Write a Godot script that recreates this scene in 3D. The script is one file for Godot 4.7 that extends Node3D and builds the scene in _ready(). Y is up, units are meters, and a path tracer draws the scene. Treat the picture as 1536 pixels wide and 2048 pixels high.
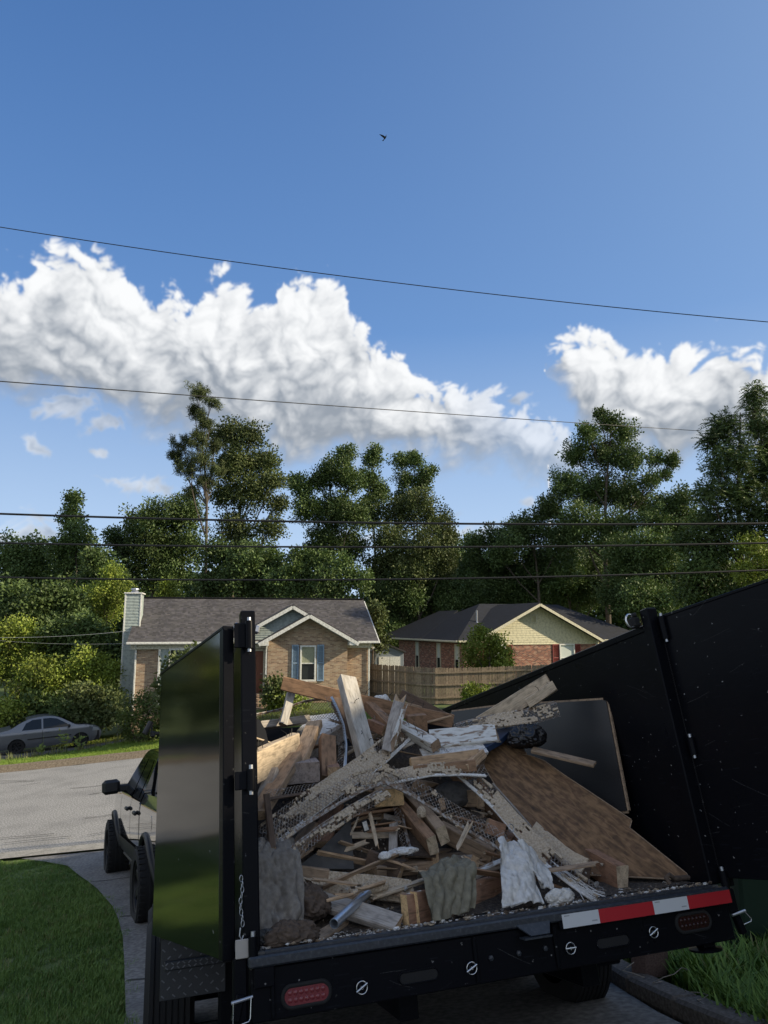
extends Node3D
# A loaded dump trailer on a steep driveway, looking across the street to two brick houses in front of tall trees.
# World: y up, metres; the camera stands at (0, 2, 0) and looks along -Z. Trailer parts and load are given in the trailer's own axes (TR).

const TR := Transform3D(Vector3(0.956, 0.013, -0.294), Vector3(-0.085, 0.968, -0.235), Vector3(0.282, 0.249, 0.927), Vector3(-0.478, 0.822, -2.801))
const SUN := Vector3(1.04, 0.58, 0.10)

var rng := RandomNumberGenerator.new()
var mats := {}
var names := {}
var relief := FastNoiseLite.new()

func _ready():
	rng.seed = 20240611
	relief.seed = 5
	relief.frequency = 1.0
	make_camera_and_light()
	make_materials()
	make_ground()
	make_road()
	make_house_with_chimney()
	make_house_with_yellow_gable()
	make_fence()
	make_shed()
	make_shading_side()
	make_trees()
	make_bushes()
	make_grass()
	make_wires()
	make_sedan()
	make_pickup()
	make_trailer()
	make_load()
	make_small_things()

func make_camera_and_light():
	var cam := Camera3D.new()
	cam.name = "camera"
	cam.position = Vector3(0, 2, 0)
	cam.rotation_degrees = Vector3(9, 0, 0)
	cam.fov = 71.6
	cam.near = 0.05
	cam.far = 1500.0
	add_child(cam)
	cam.current = true
	var env := Environment.new()
	env.background_mode = Environment.BG_SKY
	env.tonemap_mode = Environment.TONE_MAPPER_LINEAR
	env.tonemap_exposure = 1.3
	env.background_energy_multiplier = 1.0
	env.sdfgi_enabled = true
	env.ssao_enabled = true
	env.ssil_enabled = true
	var sky := Sky.new()
	var pan := PanoramaSkyMaterial.new()
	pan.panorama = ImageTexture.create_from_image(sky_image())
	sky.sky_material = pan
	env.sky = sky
	var we := WorldEnvironment.new()
	we.name = "world_environment"
	we.environment = env
	add_child(we)
	var sun := DirectionalLight3D.new()
	sun.name = "sun"
	sun.light_color = Color(1.0, 0.93, 0.80)
	sun.light_energy = 1.6
	sun.light_angular_distance = 0.5
	sun.shadow_enabled = true
	add_child(sun)
	sun.look_at_from_position(SUN * 100.0, Vector3.ZERO, Vector3.UP)

# ---------------------------------------------------------------- sky
# clear blue air, lighter towards the horizon and the sun, with fair-weather cumulus banks in front and extra cumulus added outside the view; degrees of azimuth (0 = -Z, right positive) and height
var cloud_shape := FastNoiseLite.new()
var cloud_puff := FastNoiseLite.new()
var cloud_bank := FastNoiseLite.new()
const BANK_TOP := [Vector2(-46, 18), Vector2(-38, 22), Vector2(-31.9, 23.3), Vector2(-30.1, 24.2), Vector2(-28.0, 24.0), Vector2(-27.5, 26.1), Vector2(-25.4, 26.9), Vector2(-22.7, 27.2), Vector2(-21.3, 26.0), Vector2(-20.6, 24.6), Vector2(-18.9, 24.0), Vector2(-17.6, 24.6), Vector2(-15.8, 24.0), Vector2(-14.6, 25.8), Vector2(-13.3, 26.6), Vector2(-11.4, 25.6), Vector2(-10.1, 25.0), Vector2(-8.9, 27.0), Vector2(-7.2, 27.5), Vector2(-5.1, 27.2), Vector2(-3.6, 26.5), Vector2(-3.0, 24.1), Vector2(-1.2, 22.6), Vector2(0.9, 21.6), Vector2(2.6, 19.4), Vector2(4.7, 18.7), Vector2(7.6, 18.8), Vector2(10.0, 17.3), Vector2(12.1, 17.0), Vector2(14.7, 15.2), Vector2(16.5, 12.0)]
const BANK_LOW := [Vector2(-46, 16), Vector2(-31.4, 17.2), Vector2(-28.5, 16.6), Vector2(-25.4, 16.6), Vector2(-22.6, 16.8), Vector2(-21.1, 16.6), Vector2(-18.8, 15.7), Vector2(-15.0, 15.4), Vector2(-11.8, 14.6), Vector2(-8.6, 14.2), Vector2(-4.9, 13.9), Vector2(1.3, 14.2), Vector2(7.5, 12.9), Vector2(11.9, 11.7), Vector2(16.5, 11.8)]
const SIDE_TOP := [Vector2(13.4, 20.6), Vector2(15.0, 21.8), Vector2(16.4, 22.2), Vector2(18.6, 22.2), Vector2(20.0, 19.9), Vector2(21.4, 19.9), Vector2(22.9, 20.2), Vector2(25.0, 19.3), Vector2(26.5, 20.4), Vector2(28.1, 19.1), Vector2(29.5, 18.6), Vector2(33, 18.6), Vector2(40, 15)]
const SIDE_LOW := [Vector2(13.4, 20.4), Vector2(14.9, 18.4), Vector2(16.1, 15.6), Vector2(19.3, 13.6), Vector2(22.5, 12.6), Vector2(24.6, 12.8), Vector2(29.1, 12.6), Vector2(33, 13.0), Vector2(40, 14)]
const TUFTS := [Vector4(-24.6, 15.6, 2.4, 1.5), Vector4(-26.9, 12.9, 1.1, 1.1), Vector4(-22.4, 15.2, 1.6, 0.7), Vector4(11.4, 17.9, 1.0, 0.6), Vector4(-19.0, 10.4, 3.0, 0.9), Vector4(11.7, 9.6, 0.7, 0.5), Vector4(-29.5, 6.6, 5.5, 1.8), Vector4(7.0, 7.4, 6.0, 1.1), Vector4(-1.0, 7.0, 4.5, 0.9), Vector4(-22.2, 12.8, 0.7, 0.4)]

func along(line: Array, x: float) -> float:
	if x <= line[0].x or x >= line[-1].x:
		return -99.0
	for i in line.size() - 1:
		if x < line[i + 1].x:
			return lerpf(line[i].y, line[i + 1].y, (x - line[i].x) / (line[i + 1].x - line[i].x))
	return -99.0

func air(az: float, el: float) -> Color:
	var t := clampf(el / 48.0, 0.0, 1.0)
	var low := Color(0.47, 0.61, 0.78)
	var mid := Color(0.105, 0.225, 0.475)
	var top := Color(0.036, 0.110, 0.300)
	var c: Color
	if t < 0.48:
		c = low.lerp(mid, pow(t / 0.48, 0.95))
	else:
		c = mid.lerp(top, pow((t - 0.48) / 0.52, 0.85))
	var e := deg_to_rad(el)
	var a := deg_to_rad(az)
	var toward := (Vector3(sin(a) * cos(e), sin(e), -cos(a) * cos(e))).dot(SUN.normalized())
	return c.lerp(Color(0.42, 0.58, 0.80), 0.58 * pow(clampf(toward * 0.5 + 0.5, 0, 1), 4.2))

func puffs(az: float, el: float) -> float:   # rounded heads with sharp creases between them, at four sizes
	var y := el * 1.2
	var a := absf(cloud_puff.get_noise_2d(az, y)) * 1.15
	a += absf(cloud_puff.get_noise_2d(az * 2.1 + 40.0, y * 2.1)) * 0.62
	a += absf(cloud_puff.get_noise_2d(az * 4.3 + 90.0, y * 4.3)) * 0.34
	a += absf(cloud_puff.get_noise_2d(az * 8.9 + 150.0, y * 8.9)) * 0.18
	return a * 1.25 - 0.92

func clouds(az: float, el: float, c: Color, fine: bool) -> Color:
	var warp := cloud_shape.get_noise_2d(az * 0.8, el * 0.8) if fine else 0.0
	var n := puffs(az + warp * 1.6, el + warp * 1.2)
	var a := 0.0
	var up := 0.5
	var thin := 1.0
	for bank in 2:
		var top: float = along(BANK_TOP if bank == 0 else SIDE_TOP, az + warp * 0.8)
		if top < -50.0:
			continue
		var low: float = along(BANK_LOW if bank == 0 else SIDE_LOW, az)
		if el > top + 2.5 or el < low - 3.5:
			continue
		var dt := top - el + n * 1.5 + warp * 0.9
		var db := el - low + n * 0.8 + warp * 1.9
		var here := smoothstep(-0.25, 0.75, dt) * smoothstep(-1.7, 1.5, db)
		if here > a:
			a = here
			up = clampf((el - low) / maxf(top - low, 0.8), 0, 1)
			thin = 1.0 - 0.35 * smoothstep(2.0, 13.0, az) if bank == 0 else 1.0
	for t in TUFTS:
		var d: float = Vector2((az - t.x) / t.z, (el - t.y) / t.w).length()
		if d < 1.6:
			var here := smoothstep(1.0, 0.2, d + n * 0.9 + warp * 0.5) * 0.75
			if here > a:
				a = here
				up = 0.62
				thin = 0.9
	if absf(az) > 34.0:   # unseen cumulus added outside the view, cover raised to whiten the shade
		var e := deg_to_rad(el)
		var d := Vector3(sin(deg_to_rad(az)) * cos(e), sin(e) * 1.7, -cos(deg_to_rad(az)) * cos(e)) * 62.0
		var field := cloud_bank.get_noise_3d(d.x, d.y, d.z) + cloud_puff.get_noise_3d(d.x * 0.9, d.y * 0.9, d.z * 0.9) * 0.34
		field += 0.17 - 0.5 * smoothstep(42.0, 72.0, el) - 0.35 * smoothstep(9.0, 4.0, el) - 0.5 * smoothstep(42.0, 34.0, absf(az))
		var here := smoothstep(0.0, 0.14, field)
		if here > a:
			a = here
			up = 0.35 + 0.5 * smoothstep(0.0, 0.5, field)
	if a <= 0.002:
		return c
	# the sun stands to the right: the side of each billow that looks right and up is bright, undersides are grey
	var deep := cloud_bank.get_noise_2d(az * 4.0, el * 6.0)
	var lit := (n - puffs(az + warp * 1.6 + 0.6, el + warp * 1.2 + 0.45)) * 0.16
	var shade := clampf(0.06 + 0.86 * smoothstep(0.10, 1.02, up + (n + 0.3) * 0.20 + warp * 0.16 + deep * 0.40) + lit, 0.0, 1.0)
	var body := Color(0.245, 0.278, 0.325).lerp(Color(0.745, 0.755, 0.765), shade)
	return c.lerp(body, clampf(a * thin, 0.0, 1.0))

func sky_image() -> Image:
	cloud_shape.seed = 11
	cloud_shape.frequency = 0.16
	cloud_shape.fractal_octaves = 5
	cloud_puff.seed = 23
	cloud_puff.noise_type = FastNoiseLite.TYPE_SIMPLEX_SMOOTH
	cloud_puff.frequency = 0.20
	cloud_puff.fractal_type = FastNoiseLite.FRACTAL_NONE
	cloud_bank.seed = 3
	cloud_bank.frequency = 0.035
	var w := 4096
	var h := 2048
	var whole := Image.create(512, 256, false, Image.FORMAT_RGBAF)
	for j in 128:
		var el := 90.0 - (j + 0.5) / 256.0 * 180.0
		for i in 512:
			var az := (i + 0.5) / 512.0 * 360.0
			if az > 180.0:
				az -= 360.0
			var c := air(az, el)
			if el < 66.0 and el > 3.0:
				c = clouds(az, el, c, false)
			whole.set_pixel(i, j, c)
	for j in range(128, 256):
		for i in 512:
			whole.set_pixel(i, j, Color(0.10, 0.10, 0.08))
	whole.resize(w, h, Image.INTERPOLATE_BILINEAR)
	var edge := int(36.0 / 360.0 * w)
	for j in range(int(h * (90.0 - 50.0) / 180.0), h / 2):
		var el := 90.0 - (j + 0.5) / h * 180.0
		for k in range(-edge, edge):
			var az := (k + 0.5) / w * 360.0
			var c := air(az, el)
			if el < 32.0:
				c = clouds(az, el, c, true)
			whole.set_pixel((k + w) % w, j, c)
	return whole

# ---------------------------------------------------------------- building helpers
class Shape:
	var v := PackedVector3Array()
	var n := PackedVector3Array()
	var u := PackedVector2Array()

	func tri(a: Vector3, b: Vector3, c: Vector3, out := Vector3.ZERO, ua := Vector2.ZERO, ub := Vector2.ZERO, uc := Vector2.ZERO):
		var nn := (c - a).cross(b - a).normalized()
		if out != Vector3.ZERO and nn.dot(out) < 0.0:
			nn = -nn
			v.append_array([a, c, b])
			u.append_array([ua, uc, ub])
		else:
			v.append_array([a, b, c])
			u.append_array([ua, ub, uc])
		n.append_array([nn, nn, nn])

	func quad(a: Vector3, b: Vector3, c: Vector3, d: Vector3, out := Vector3.ZERO):
		tri(a, b, c, out)
		tri(a, c, d, out)

	func quad_uv(a: Vector3, b: Vector3, c: Vector3, d: Vector3, ua: Vector2, ub: Vector2, uc: Vector2, ud: Vector2, out := Vector3.ZERO):
		tri(a, b, c, out, ua, ub, uc)
		tri(a, c, d, out, ua, uc, ud)

	func round_tri(p: Array, q: Array, t: Array):   # [position, normal, uv]
		var f: Vector3 = (t[0] - p[0]).cross(q[0] - p[0])
		var o := [p, q, t] if f.dot(p[1] + q[1] + t[1]) >= 0.0 else [p, t, q]
		for k in o:
			v.append(k[0])
			n.append(k[1])
			u.append(k[2] if k.size() > 2 else Vector2.ZERO)

	func box(at: Vector3, size: Vector3, turn := Basis(), cut := 0.0):
		var h := size * 0.5
		var e := minf(cut, minf(h.x, minf(h.y, h.z)) * 0.8)
		var p := {}
		for sx in [-1, 1]:
			for sy in [-1, 1]:
				for sz in [-1, 1]:
					var s := Vector3(sx, sy, sz)
					p[[sx, sy, sz, 0]] = at + turn * (s * Vector3(h.x, h.y - e, h.z - e))
					p[[sx, sy, sz, 1]] = at + turn * (s * Vector3(h.x - e, h.y, h.z - e))
					p[[sx, sy, sz, 2]] = at + turn * (s * Vector3(h.x - e, h.y - e, h.z))
		for s in [-1, 1]:
			quad(p[[s, -1, -1, 0]], p[[s, 1, -1, 0]], p[[s, 1, 1, 0]], p[[s, -1, 1, 0]], turn * Vector3(s, 0, 0))
			quad(p[[-1, s, -1, 1]], p[[1, s, -1, 1]], p[[1, s, 1, 1]], p[[-1, s, 1, 1]], turn * Vector3(0, s, 0))
			quad(p[[-1, -1, s, 2]], p[[1, -1, s, 2]], p[[1, 1, s, 2]], p[[-1, 1, s, 2]], turn * Vector3(0, 0, s))
		if e <= 0.0:
			return
		for s in [-1, 1]:
			for t in [-1, 1]:
				quad(p[[s, t, -1, 0]], p[[s, t, 1, 0]], p[[s, t, 1, 1]], p[[s, t, -1, 1]], turn * Vector3(s, t, 0))
				quad(p[[s, -1, t, 0]], p[[s, 1, t, 0]], p[[s, 1, t, 2]], p[[s, -1, t, 2]], turn * Vector3(s, 0, t))
				quad(p[[-1, s, t, 1]], p[[1, s, t, 1]], p[[1, s, t, 2]], p[[-1, s, t, 2]], turn * Vector3(0, s, t))
				for r in [-1, 1]:
					tri(p[[s, t, r, 0]], p[[s, t, r, 1]], p[[s, t, r, 2]], turn * Vector3(s, t, r))

	func bar(a: Vector3, b: Vector3, width: float, depth: float, up := Vector3.UP, cut := 0.0):   # a box from a to b
		var z := (b - a).normalized()
		var x := up.cross(z)
		if x.length() < 0.01:
			x = Vector3.RIGHT.cross(z)
		x = x.normalized()
		box((a + b) * 0.5, Vector3(width, depth, (b - a).length()), Basis(x, z.cross(x), z), cut)

	func tube(path: Array, radius, seg := 8, caps := true):   # radius: a number or one per point
		var rings := []
		var side := Vector3.ZERO
		for i in path.size():
			var d: Vector3 = (path[mini(i + 1, path.size() - 1)] - path[maxi(i - 1, 0)]).normalized()
			if side == Vector3.ZERO:
				side = d.cross(Vector3.UP if absf(d.y) < 0.9 else Vector3.RIGHT).normalized()
			else:
				side = (side - d * side.dot(d)).normalized()
			var other := d.cross(side)
			var r: float = radius[i] if radius is Array else radius
			var ring := []
			for k in seg + 1:
				var a := TAU * k / seg
				var nn := side * cos(a) + other * sin(a)
				ring.append([path[i] + nn * r, nn, Vector2(float(k) / seg, i)])
			rings.append(ring)
		for i in path.size() - 1:
			for k in seg:
				round_tri(rings[i][k], rings[i][k + 1], rings[i + 1][k + 1])
				round_tri(rings[i][k], rings[i + 1][k + 1], rings[i + 1][k])
		if caps:
			for e in [0, path.size() - 1]:
				var o: Vector3 = path[0] - path[1] if e == 0 else path[-1] - path[-2]
				for k in seg:
					tri(path[e], rings[e][k][0], rings[e][k + 1][0], o)

	func lathe(at: Vector3, axis: Vector3, outline: Array, seg := 24):   # outline: Vector2(distance along the axis, radius)
		var z := axis.normalized()
		var x := z.cross(Vector3.UP if absf(z.y) < 0.9 else Vector3.RIGHT).normalized()
		var y := z.cross(x)
		for i in outline.size() - 1:
			var p: Vector2 = outline[i]
			var q: Vector2 = outline[i + 1]
			var slope := Vector2(q.y - p.y, p.x - q.x).normalized()
			for k in seg:
				var c := []
				for a in [TAU * k / seg, TAU * (k + 1) / seg]:
					var r := x * cos(a) + y * sin(a)
					var nn := (z * -slope.x + r * -slope.y).normalized()
					c.append([at + z * p.x + r * p.y, nn, Vector2(a, p.x)])
					c.append([at + z * q.x + r * q.y, nn, Vector2(a, q.x)])
				var mid: Vector3 = c[0][1]
				if p.y > 0.0001:
					round_tri(c[0], c[2], c[3])
				if q.y > 0.0001:
					round_tri(c[0], c[3], c[1])

	func plate(outline: PackedVector2Array, depth: float, frame := Transform3D(), both := true):   # a flat outline in x and y, thickened along z from 0 to -depth
		var idx := Geometry2D.triangulate_polygon(outline)
		for i in range(0, idx.size(), 3):
			var q := []
			for k in 3:
				q.append(Vector3(outline[idx[i + k]].x, outline[idx[i + k]].y, 0))
			tri(frame * q[0], frame * q[1], frame * q[2], frame.basis.z, outline[idx[i]], outline[idx[i + 1]], outline[idx[i + 2]])
			if both:
				var back := Vector3(0, 0, -depth)
				tri(frame * (q[0] + back), frame * (q[1] + back), frame * (q[2] + back), -frame.basis.z, outline[idx[i]], outline[idx[i + 1]], outline[idx[i + 2]])
		var turn := -1.0 if Geometry2D.is_polygon_clockwise(outline) else 1.0
		for i in outline.size():
			var a := outline[i]
			var b := outline[(i + 1) % outline.size()]
			var o := Vector3(b.y - a.y, a.x - b.x, 0) * turn
			quad(frame * Vector3(a.x, a.y, 0), frame * Vector3(b.x, b.y, 0), frame * Vector3(b.x, b.y, -depth), frame * Vector3(a.x, a.y, -depth), frame.basis * o)

	func skin(nu: int, nv: int, f: Callable, tile := Vector2.ONE, thick := 0.0):   # a smooth surface f(u, v) for u and v from 0 to 1
		var p := []
		for j in nv + 1:
			for i in nu + 1:
				p.append(f.call(float(i) / nu, float(j) / nv))
		var g := []
		for j in nv + 1:
			for i in nu + 1:
				var du: Vector3 = p[j * (nu + 1) + mini(i + 1, nu)] - p[j * (nu + 1) + maxi(i - 1, 0)]
				var dv: Vector3 = p[mini(j + 1, nv) * (nu + 1) + i] - p[maxi(j - 1, 0) * (nu + 1) + i]
				g.append([p[j * (nu + 1) + i], du.cross(dv).normalized(), Vector2(float(i) / nu, float(j) / nv) * tile])
		for j in nv:
			for i in nu:
				var k := j * (nu + 1) + i
				round_tri(g[k], g[k + 1], g[k + nu + 2])
				round_tri(g[k], g[k + nu + 2], g[k + nu + 1])
				if thick > 0.0:
					var b := []
					for m in [k, k + 1, k + nu + 2, k + nu + 1]:
						b.append([g[m][0] - g[m][1] * thick, -g[m][1], g[m][2]])
					round_tri(b[0], b[1], b[2])
					round_tri(b[0], b[2], b[3])

	func mesh() -> ArrayMesh:
		var m := ArrayMesh.new()
		add_to(m)
		return m

	func add_to(m: ArrayMesh):
		if v.is_empty():
			return
		var a := []
		a.resize(Mesh.ARRAY_MAX)
		a[Mesh.ARRAY_VERTEX] = v
		a[Mesh.ARRAY_NORMAL] = n
		a[Mesh.ARRAY_TEX_UV] = u
		m.add_surface_from_arrays(Mesh.PRIMITIVE_TRIANGLES, a)

func numbered(called: String) -> String:
	names[called] = names.get(called, 0) + 1
	return called if names[called] == 1 else "%s_%03d" % [called, names[called] - 1]

func tag(o: Node3D, label := "", category := "", group := "", kind := "") -> Node3D:
	if label: o.set_meta("label", label)
	if category: o.set_meta("category", category)
	if group: o.set_meta("group", group)
	if kind: o.set_meta("kind", kind)
	return o

func thing(called: String, label: String, category: String, where := Transform3D(), group := "") -> Node3D:
	var o := Node3D.new()
	o.name = numbered(called)
	add_child(o)
	o.transform = where
	return tag(o, label, category, group)

func part(called: String, s, material, parent: Node3D, where := Transform3D(), second = null) -> MeshInstance3D:   # s: a Shape or a Mesh
	var o := MeshInstance3D.new()
	o.name = called
	o.mesh = s.mesh() if s is Shape else s
	o.set_surface_override_material(0, mats[material] if material is String else material)
	if second != null and o.mesh.get_surface_count() > 1:
		o.set_surface_override_material(1, mats[second] if second is String else second)
	parent.add_child(o, true)
	o.transform = where
	return o

func alone(called: String, s, material, label: String, category: String, where := Transform3D(), group := "", second = null) -> MeshInstance3D:
	var o := part(called, s, material, self, where, second)
	o.name = numbered(called)
	tag(o, label, category, group)
	return o

func setting(called: String, s, material, kind := "structure") -> MeshInstance3D:
	var o := part(called, s, material, self)
	o.name = numbered(called)
	o.set_meta("kind", kind)
	return o

func many(called: String, mesh: Mesh, material, places: Array, tints: Array, parent: Node3D) -> MultiMeshInstance3D:
	var mm := MultiMesh.new()
	mm.transform_format = MultiMesh.TRANSFORM_3D
	mm.use_colors = true
	mm.mesh = mesh
	mm.instance_count = places.size()
	for i in places.size():
		mm.set_instance_transform(i, places[i])
		mm.set_instance_color(i, tints[i])
	var o := MultiMeshInstance3D.new()
	o.name = called
	o.multimesh = mm
	o.material_override = mats[material] if material is String else material
	parent.add_child(o, true)
	o.set_meta("kind", "stuff")
	return o

# ---------------------------------------------------------------- materials
func noise(freq: float, seed: int, ramp: Array, octaves := 5, kind := FastNoiseLite.TYPE_SIMPLEX_SMOOTH, size := 512, warp := 0.0) -> NoiseTexture2D:
	var f := FastNoiseLite.new()
	f.seed = seed
	f.noise_type = kind
	f.frequency = freq
	f.fractal_octaves = octaves
	if warp > 0.0:
		f.domain_warp_enabled = true
		f.domain_warp_amplitude = warp
		f.domain_warp_frequency = freq * 0.7
	var t := NoiseTexture2D.new()
	t.width = size
	t.height = size
	t.seamless = true
	t.noise = f
	if ramp.size():
		var g := Gradient.new()
		var at := PackedFloat32Array()
		var cs := PackedColorArray()
		for k in range(0, ramp.size(), 2):
			at.append(ramp[k])
			cs.append(ramp[k + 1].linear_to_srgb())
		g.offsets = at
		g.colors = cs
		t.color_ramp = g
	return t

func plain(called: String, base: Color, rough := 0.7, metal := 0.0, spec := 0.5) -> StandardMaterial3D:   # base: the real, linear colour
	var m := StandardMaterial3D.new()
	m.resource_name = called
	m.albedo_color = base.linear_to_srgb()
	m.roughness = rough
	m.metallic = metal
	m.metallic_specular = spec
	mats[called] = m
	return m

func grained(called: String, tex: Texture2D, scale: Vector3, rough := 0.8, tint := Color.WHITE, world := false) -> StandardMaterial3D:
	var m := plain(called, tint, rough)
	m.albedo_texture = tex
	m.uv1_triplanar = true
	m.uv1_world_triplanar = world
	m.uv1_scale = scale
	m.uv1_triplanar_sharpness = 4.0
	return m

func bumped(m: StandardMaterial3D, tex: Texture2D, cm: float) -> StandardMaterial3D:
	m.heightmap_enabled = true
	m.heightmap_texture = tex
	m.heightmap_scale = cm
	return m

func over(m: StandardMaterial3D, tex: Texture2D, scale: Vector3, world := false) -> StandardMaterial3D:   # a second, finer or coarser pattern multiplied over the first
	m.detail_enabled = true
	m.detail_blend_mode = BaseMaterial3D.BLEND_MODE_MUL
	m.detail_albedo = tex
	m.detail_uv_layer = BaseMaterial3D.DETAIL_UV_2
	m.uv2_triplanar = true
	m.uv2_world_triplanar = world
	m.uv2_scale = scale
	return m

func grey(x: float) -> Color:
	return Color(x, x, x)

func brick_image(tones: Array, mortar: Color, seed: int) -> Image:   # 8 bricks by 16 courses
	var r := RandomNumberGenerator.new()
	r.seed = seed
	var im := Image.create(512, 512, false, Image.FORMAT_RGB8)
	im.fill(mortar.linear_to_srgb())
	for row in 16:
		for k in 9:
			var x0 := k * 64 - (32 if row % 2 else 0)
			var c: Color = tones[r.randi() % tones.size()]
			c = c * r.randf_range(0.75, 1.2)
			if k == 8 or (row % 2 and k == 0):
				c = tones[row % tones.size()]
			im.fill_rect(Rect2i(x0 + 2, row * 32 + 3, 60, 27), Color(c.r, c.g, c.b).linear_to_srgb())
			for s in 14:
				var d: Color = c * r.randf_range(0.7, 1.3)
				im.fill_rect(Rect2i(maxi(0, x0 + 3 + r.randi() % 50), row * 32 + 4 + r.randi() % 20, 2 + r.randi() % 8, 1 + r.randi() % 5), Color(d.r, d.g, d.b).linear_to_srgb())
	return im

func shingle_image(base: Color, spread: float, seed: int) -> Image:   # 16 courses of tabs of uneven tone
	var r := RandomNumberGenerator.new()
	r.seed = seed
	var im := Image.create(512, 512, false, Image.FORMAT_RGB8)
	for row in 16:
		var x := 0
		while x < 512:
			var w := 14 + r.randi() % 34
			var k := 1.0 + spread * r.randf_range(-1.0, 1.0)
			im.fill_rect(Rect2i(x, row * 32, w, 32), Color(base.r * k, base.g * k, base.b * k * r.randf_range(0.94, 1.06)).linear_to_srgb())
			x += w
		im.fill_rect(Rect2i(0, row * 32, 512, 4), (base * 0.4).linear_to_srgb())
	for s in 9000:
		var x := r.randi() % 510
		var y := r.randi() % 510
		var p := im.get_pixel(x, y).srgb_to_linear() * r.randf_range(0.7, 1.35)
		im.fill_rect(Rect2i(x, y, 2, 2), Color(p.r, p.g, p.b).linear_to_srgb())
	return im

func make_materials():
	var fine := noise(0.06, 1, [0.0, grey(0.55), 0.5, grey(0.85), 1.0, grey(1.0)])
	var blotch := noise(0.012, 2, [0.0, grey(0.6), 0.45, grey(0.9), 0.7, grey(1.0)], 4)
	var rough_map := noise(0.03, 8, [0.0, grey(0.0), 1.0, grey(1.0)])
	# woods: noise drawn out along the piece (its z axis) gives the grain
	var streak := noise(0.03, 4, [0.0, grey(0.42), 0.35, grey(0.72), 0.5, grey(0.95), 0.62, grey(0.78), 1.0, grey(1.0)], 5, FastNoiseLite.TYPE_SIMPLEX_SMOOTH, 512, 14.0)
	var stain := noise(0.02, 6, [0.0, grey(0.5), 0.4, grey(0.86), 0.6, grey(1.0)], 5)
	var woods := {
		"wood_brown": Color(0.36, 0.215, 0.125), "wood_dark": Color(0.15, 0.10, 0.07), "wood_tan": Color(0.62, 0.43, 0.27), "wood_red": Color(0.40, 0.225, 0.14), "wood_grey": Color(0.47, 0.42, 0.37),
		"wood_pale": Color(0.66, 0.53, 0.38), "wood_cut": Color(0.85, 0.58, 0.30), "wood_end": Color(0.56, 0.39, 0.24), "wood_mauve": Color(0.45, 0.375, 0.335), "wood_old": Color(0.42, 0.30, 0.20),
	}
	var k := 0
	for called in woods:
		var m := grained(called, streak, Vector3(5.0, 5.0, 0.35), 0.85, woods[called])
		m.uv1_offset = Vector3(k * 0.37, k * 0.21, k * 0.13)
		over(m, stain, Vector3(2.4, 2.4, 1.3))
		bumped(m, streak, 0.12)
		k += 1
	var chips := noise(0.02, 12, [0.0, Color(0.20, 0.14, 0.10), 0.27, Color(0.28, 0.21, 0.15), 0.31, Color(0.56, 0.55, 0.51), 0.6, Color(0.68, 0.67, 0.63), 1.0, Color(0.46, 0.44, 0.40)], 5)
	bumped(grained("paint_chipped", chips, Vector3(2.2, 2.2, 0.7), 0.6), chips, 0.1)
	var grimy := noise(0.012, 13, [0.0, Color(0.30, 0.27, 0.23), 0.4, Color(0.46, 0.43, 0.38), 0.7, Color(0.56, 0.53, 0.48)], 6)
	over(bumped(grained("paint_grey", grimy, Vector3(2.5, 2.5, 0.9), 0.7), fine, 0.06), streak, Vector3(4, 4, 0.5))
	over(grained("board_white", noise(0.02, 14, [0.0, Color(0.38, 0.35, 0.30), 0.35, Color(0.62, 0.60, 0.56), 1.0, Color(0.74, 0.73, 0.70)], 5), Vector3(2, 2, 2), 0.45), blotch, Vector3(5, 5, 5))
	bumped(grained("plaster", noise(0.03, 15, [0.0, Color(0.27, 0.21, 0.15), 0.45, Color(0.44, 0.36, 0.265), 0.75, Color(0.55, 0.46, 0.35)], 5), Vector3(5, 5, 5), 0.95), fine, 0.5)
	grained("plaster_white", noise(0.03, 16, [0.0, Color(0.42, 0.40, 0.37), 0.5, Color(0.68, 0.67, 0.65), 1.0, Color(0.76, 0.76, 0.75)], 4), Vector3(4, 4, 4), 0.9)
	var rusty := grained("lath_metal", noise(0.02, 17, [0.0, Color(0.15, 0.085, 0.05), 0.45, Color(0.20, 0.15, 0.11), 0.6, Color(0.33, 0.31, 0.29), 1.0, Color(0.42, 0.42, 0.42)], 4), Vector3(4, 4, 4), 0.55)
	rusty.metallic = 0.35
	plain("bead_metal", Color(0.58, 0.62, 0.66), 0.38, 0.7)
	var ply := noise(0.014, 18, [0.0, Color(0.06, 0.034, 0.018), 0.4, Color(0.19, 0.108, 0.052), 0.55, Color(0.28, 0.165, 0.082), 0.7, Color(0.14, 0.078, 0.040), 1.0, Color(0.30, 0.175, 0.09)], 6, FastNoiseLite.TYPE_SIMPLEX_SMOOTH, 512, 30.0)
	over(bumped(grained("plywood", ply, Vector3(0.55, 2.2, 1.0), 0.75), fine, 0.08), stain, Vector3(1.6, 1.6, 1.6))
	over(plain_noise("panel_black", Color(0.019, 0.0195, 0.022), 0.40), noise(0.09, 19, [0.0, grey(0.5), 0.78, grey(0.85), 0.86, Color(1, 1, 1)], 2), Vector3(2, 2, 2))
	plain("navy_plastic", Color(0.018, 0.038, 0.085), 0.35)
	plain("bag_black", Color(0.012, 0.012, 0.014), 0.28)
	over(grained("cloth_olive", noise(0.02, 20, [0.0, Color(0.15, 0.135, 0.095), 1.0, Color(0.30, 0.275, 0.20)], 4), Vector3(3, 3, 3), 0.95), fine, Vector3(16, 16, 16))
	over(grained("cloth_grey", noise(0.02, 21, [0.0, Color(0.16, 0.14, 0.12), 1.0, Color(0.33, 0.30, 0.26)], 4), Vector3(3, 3, 3), 0.95), fine, Vector3(14, 14, 14))
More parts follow.
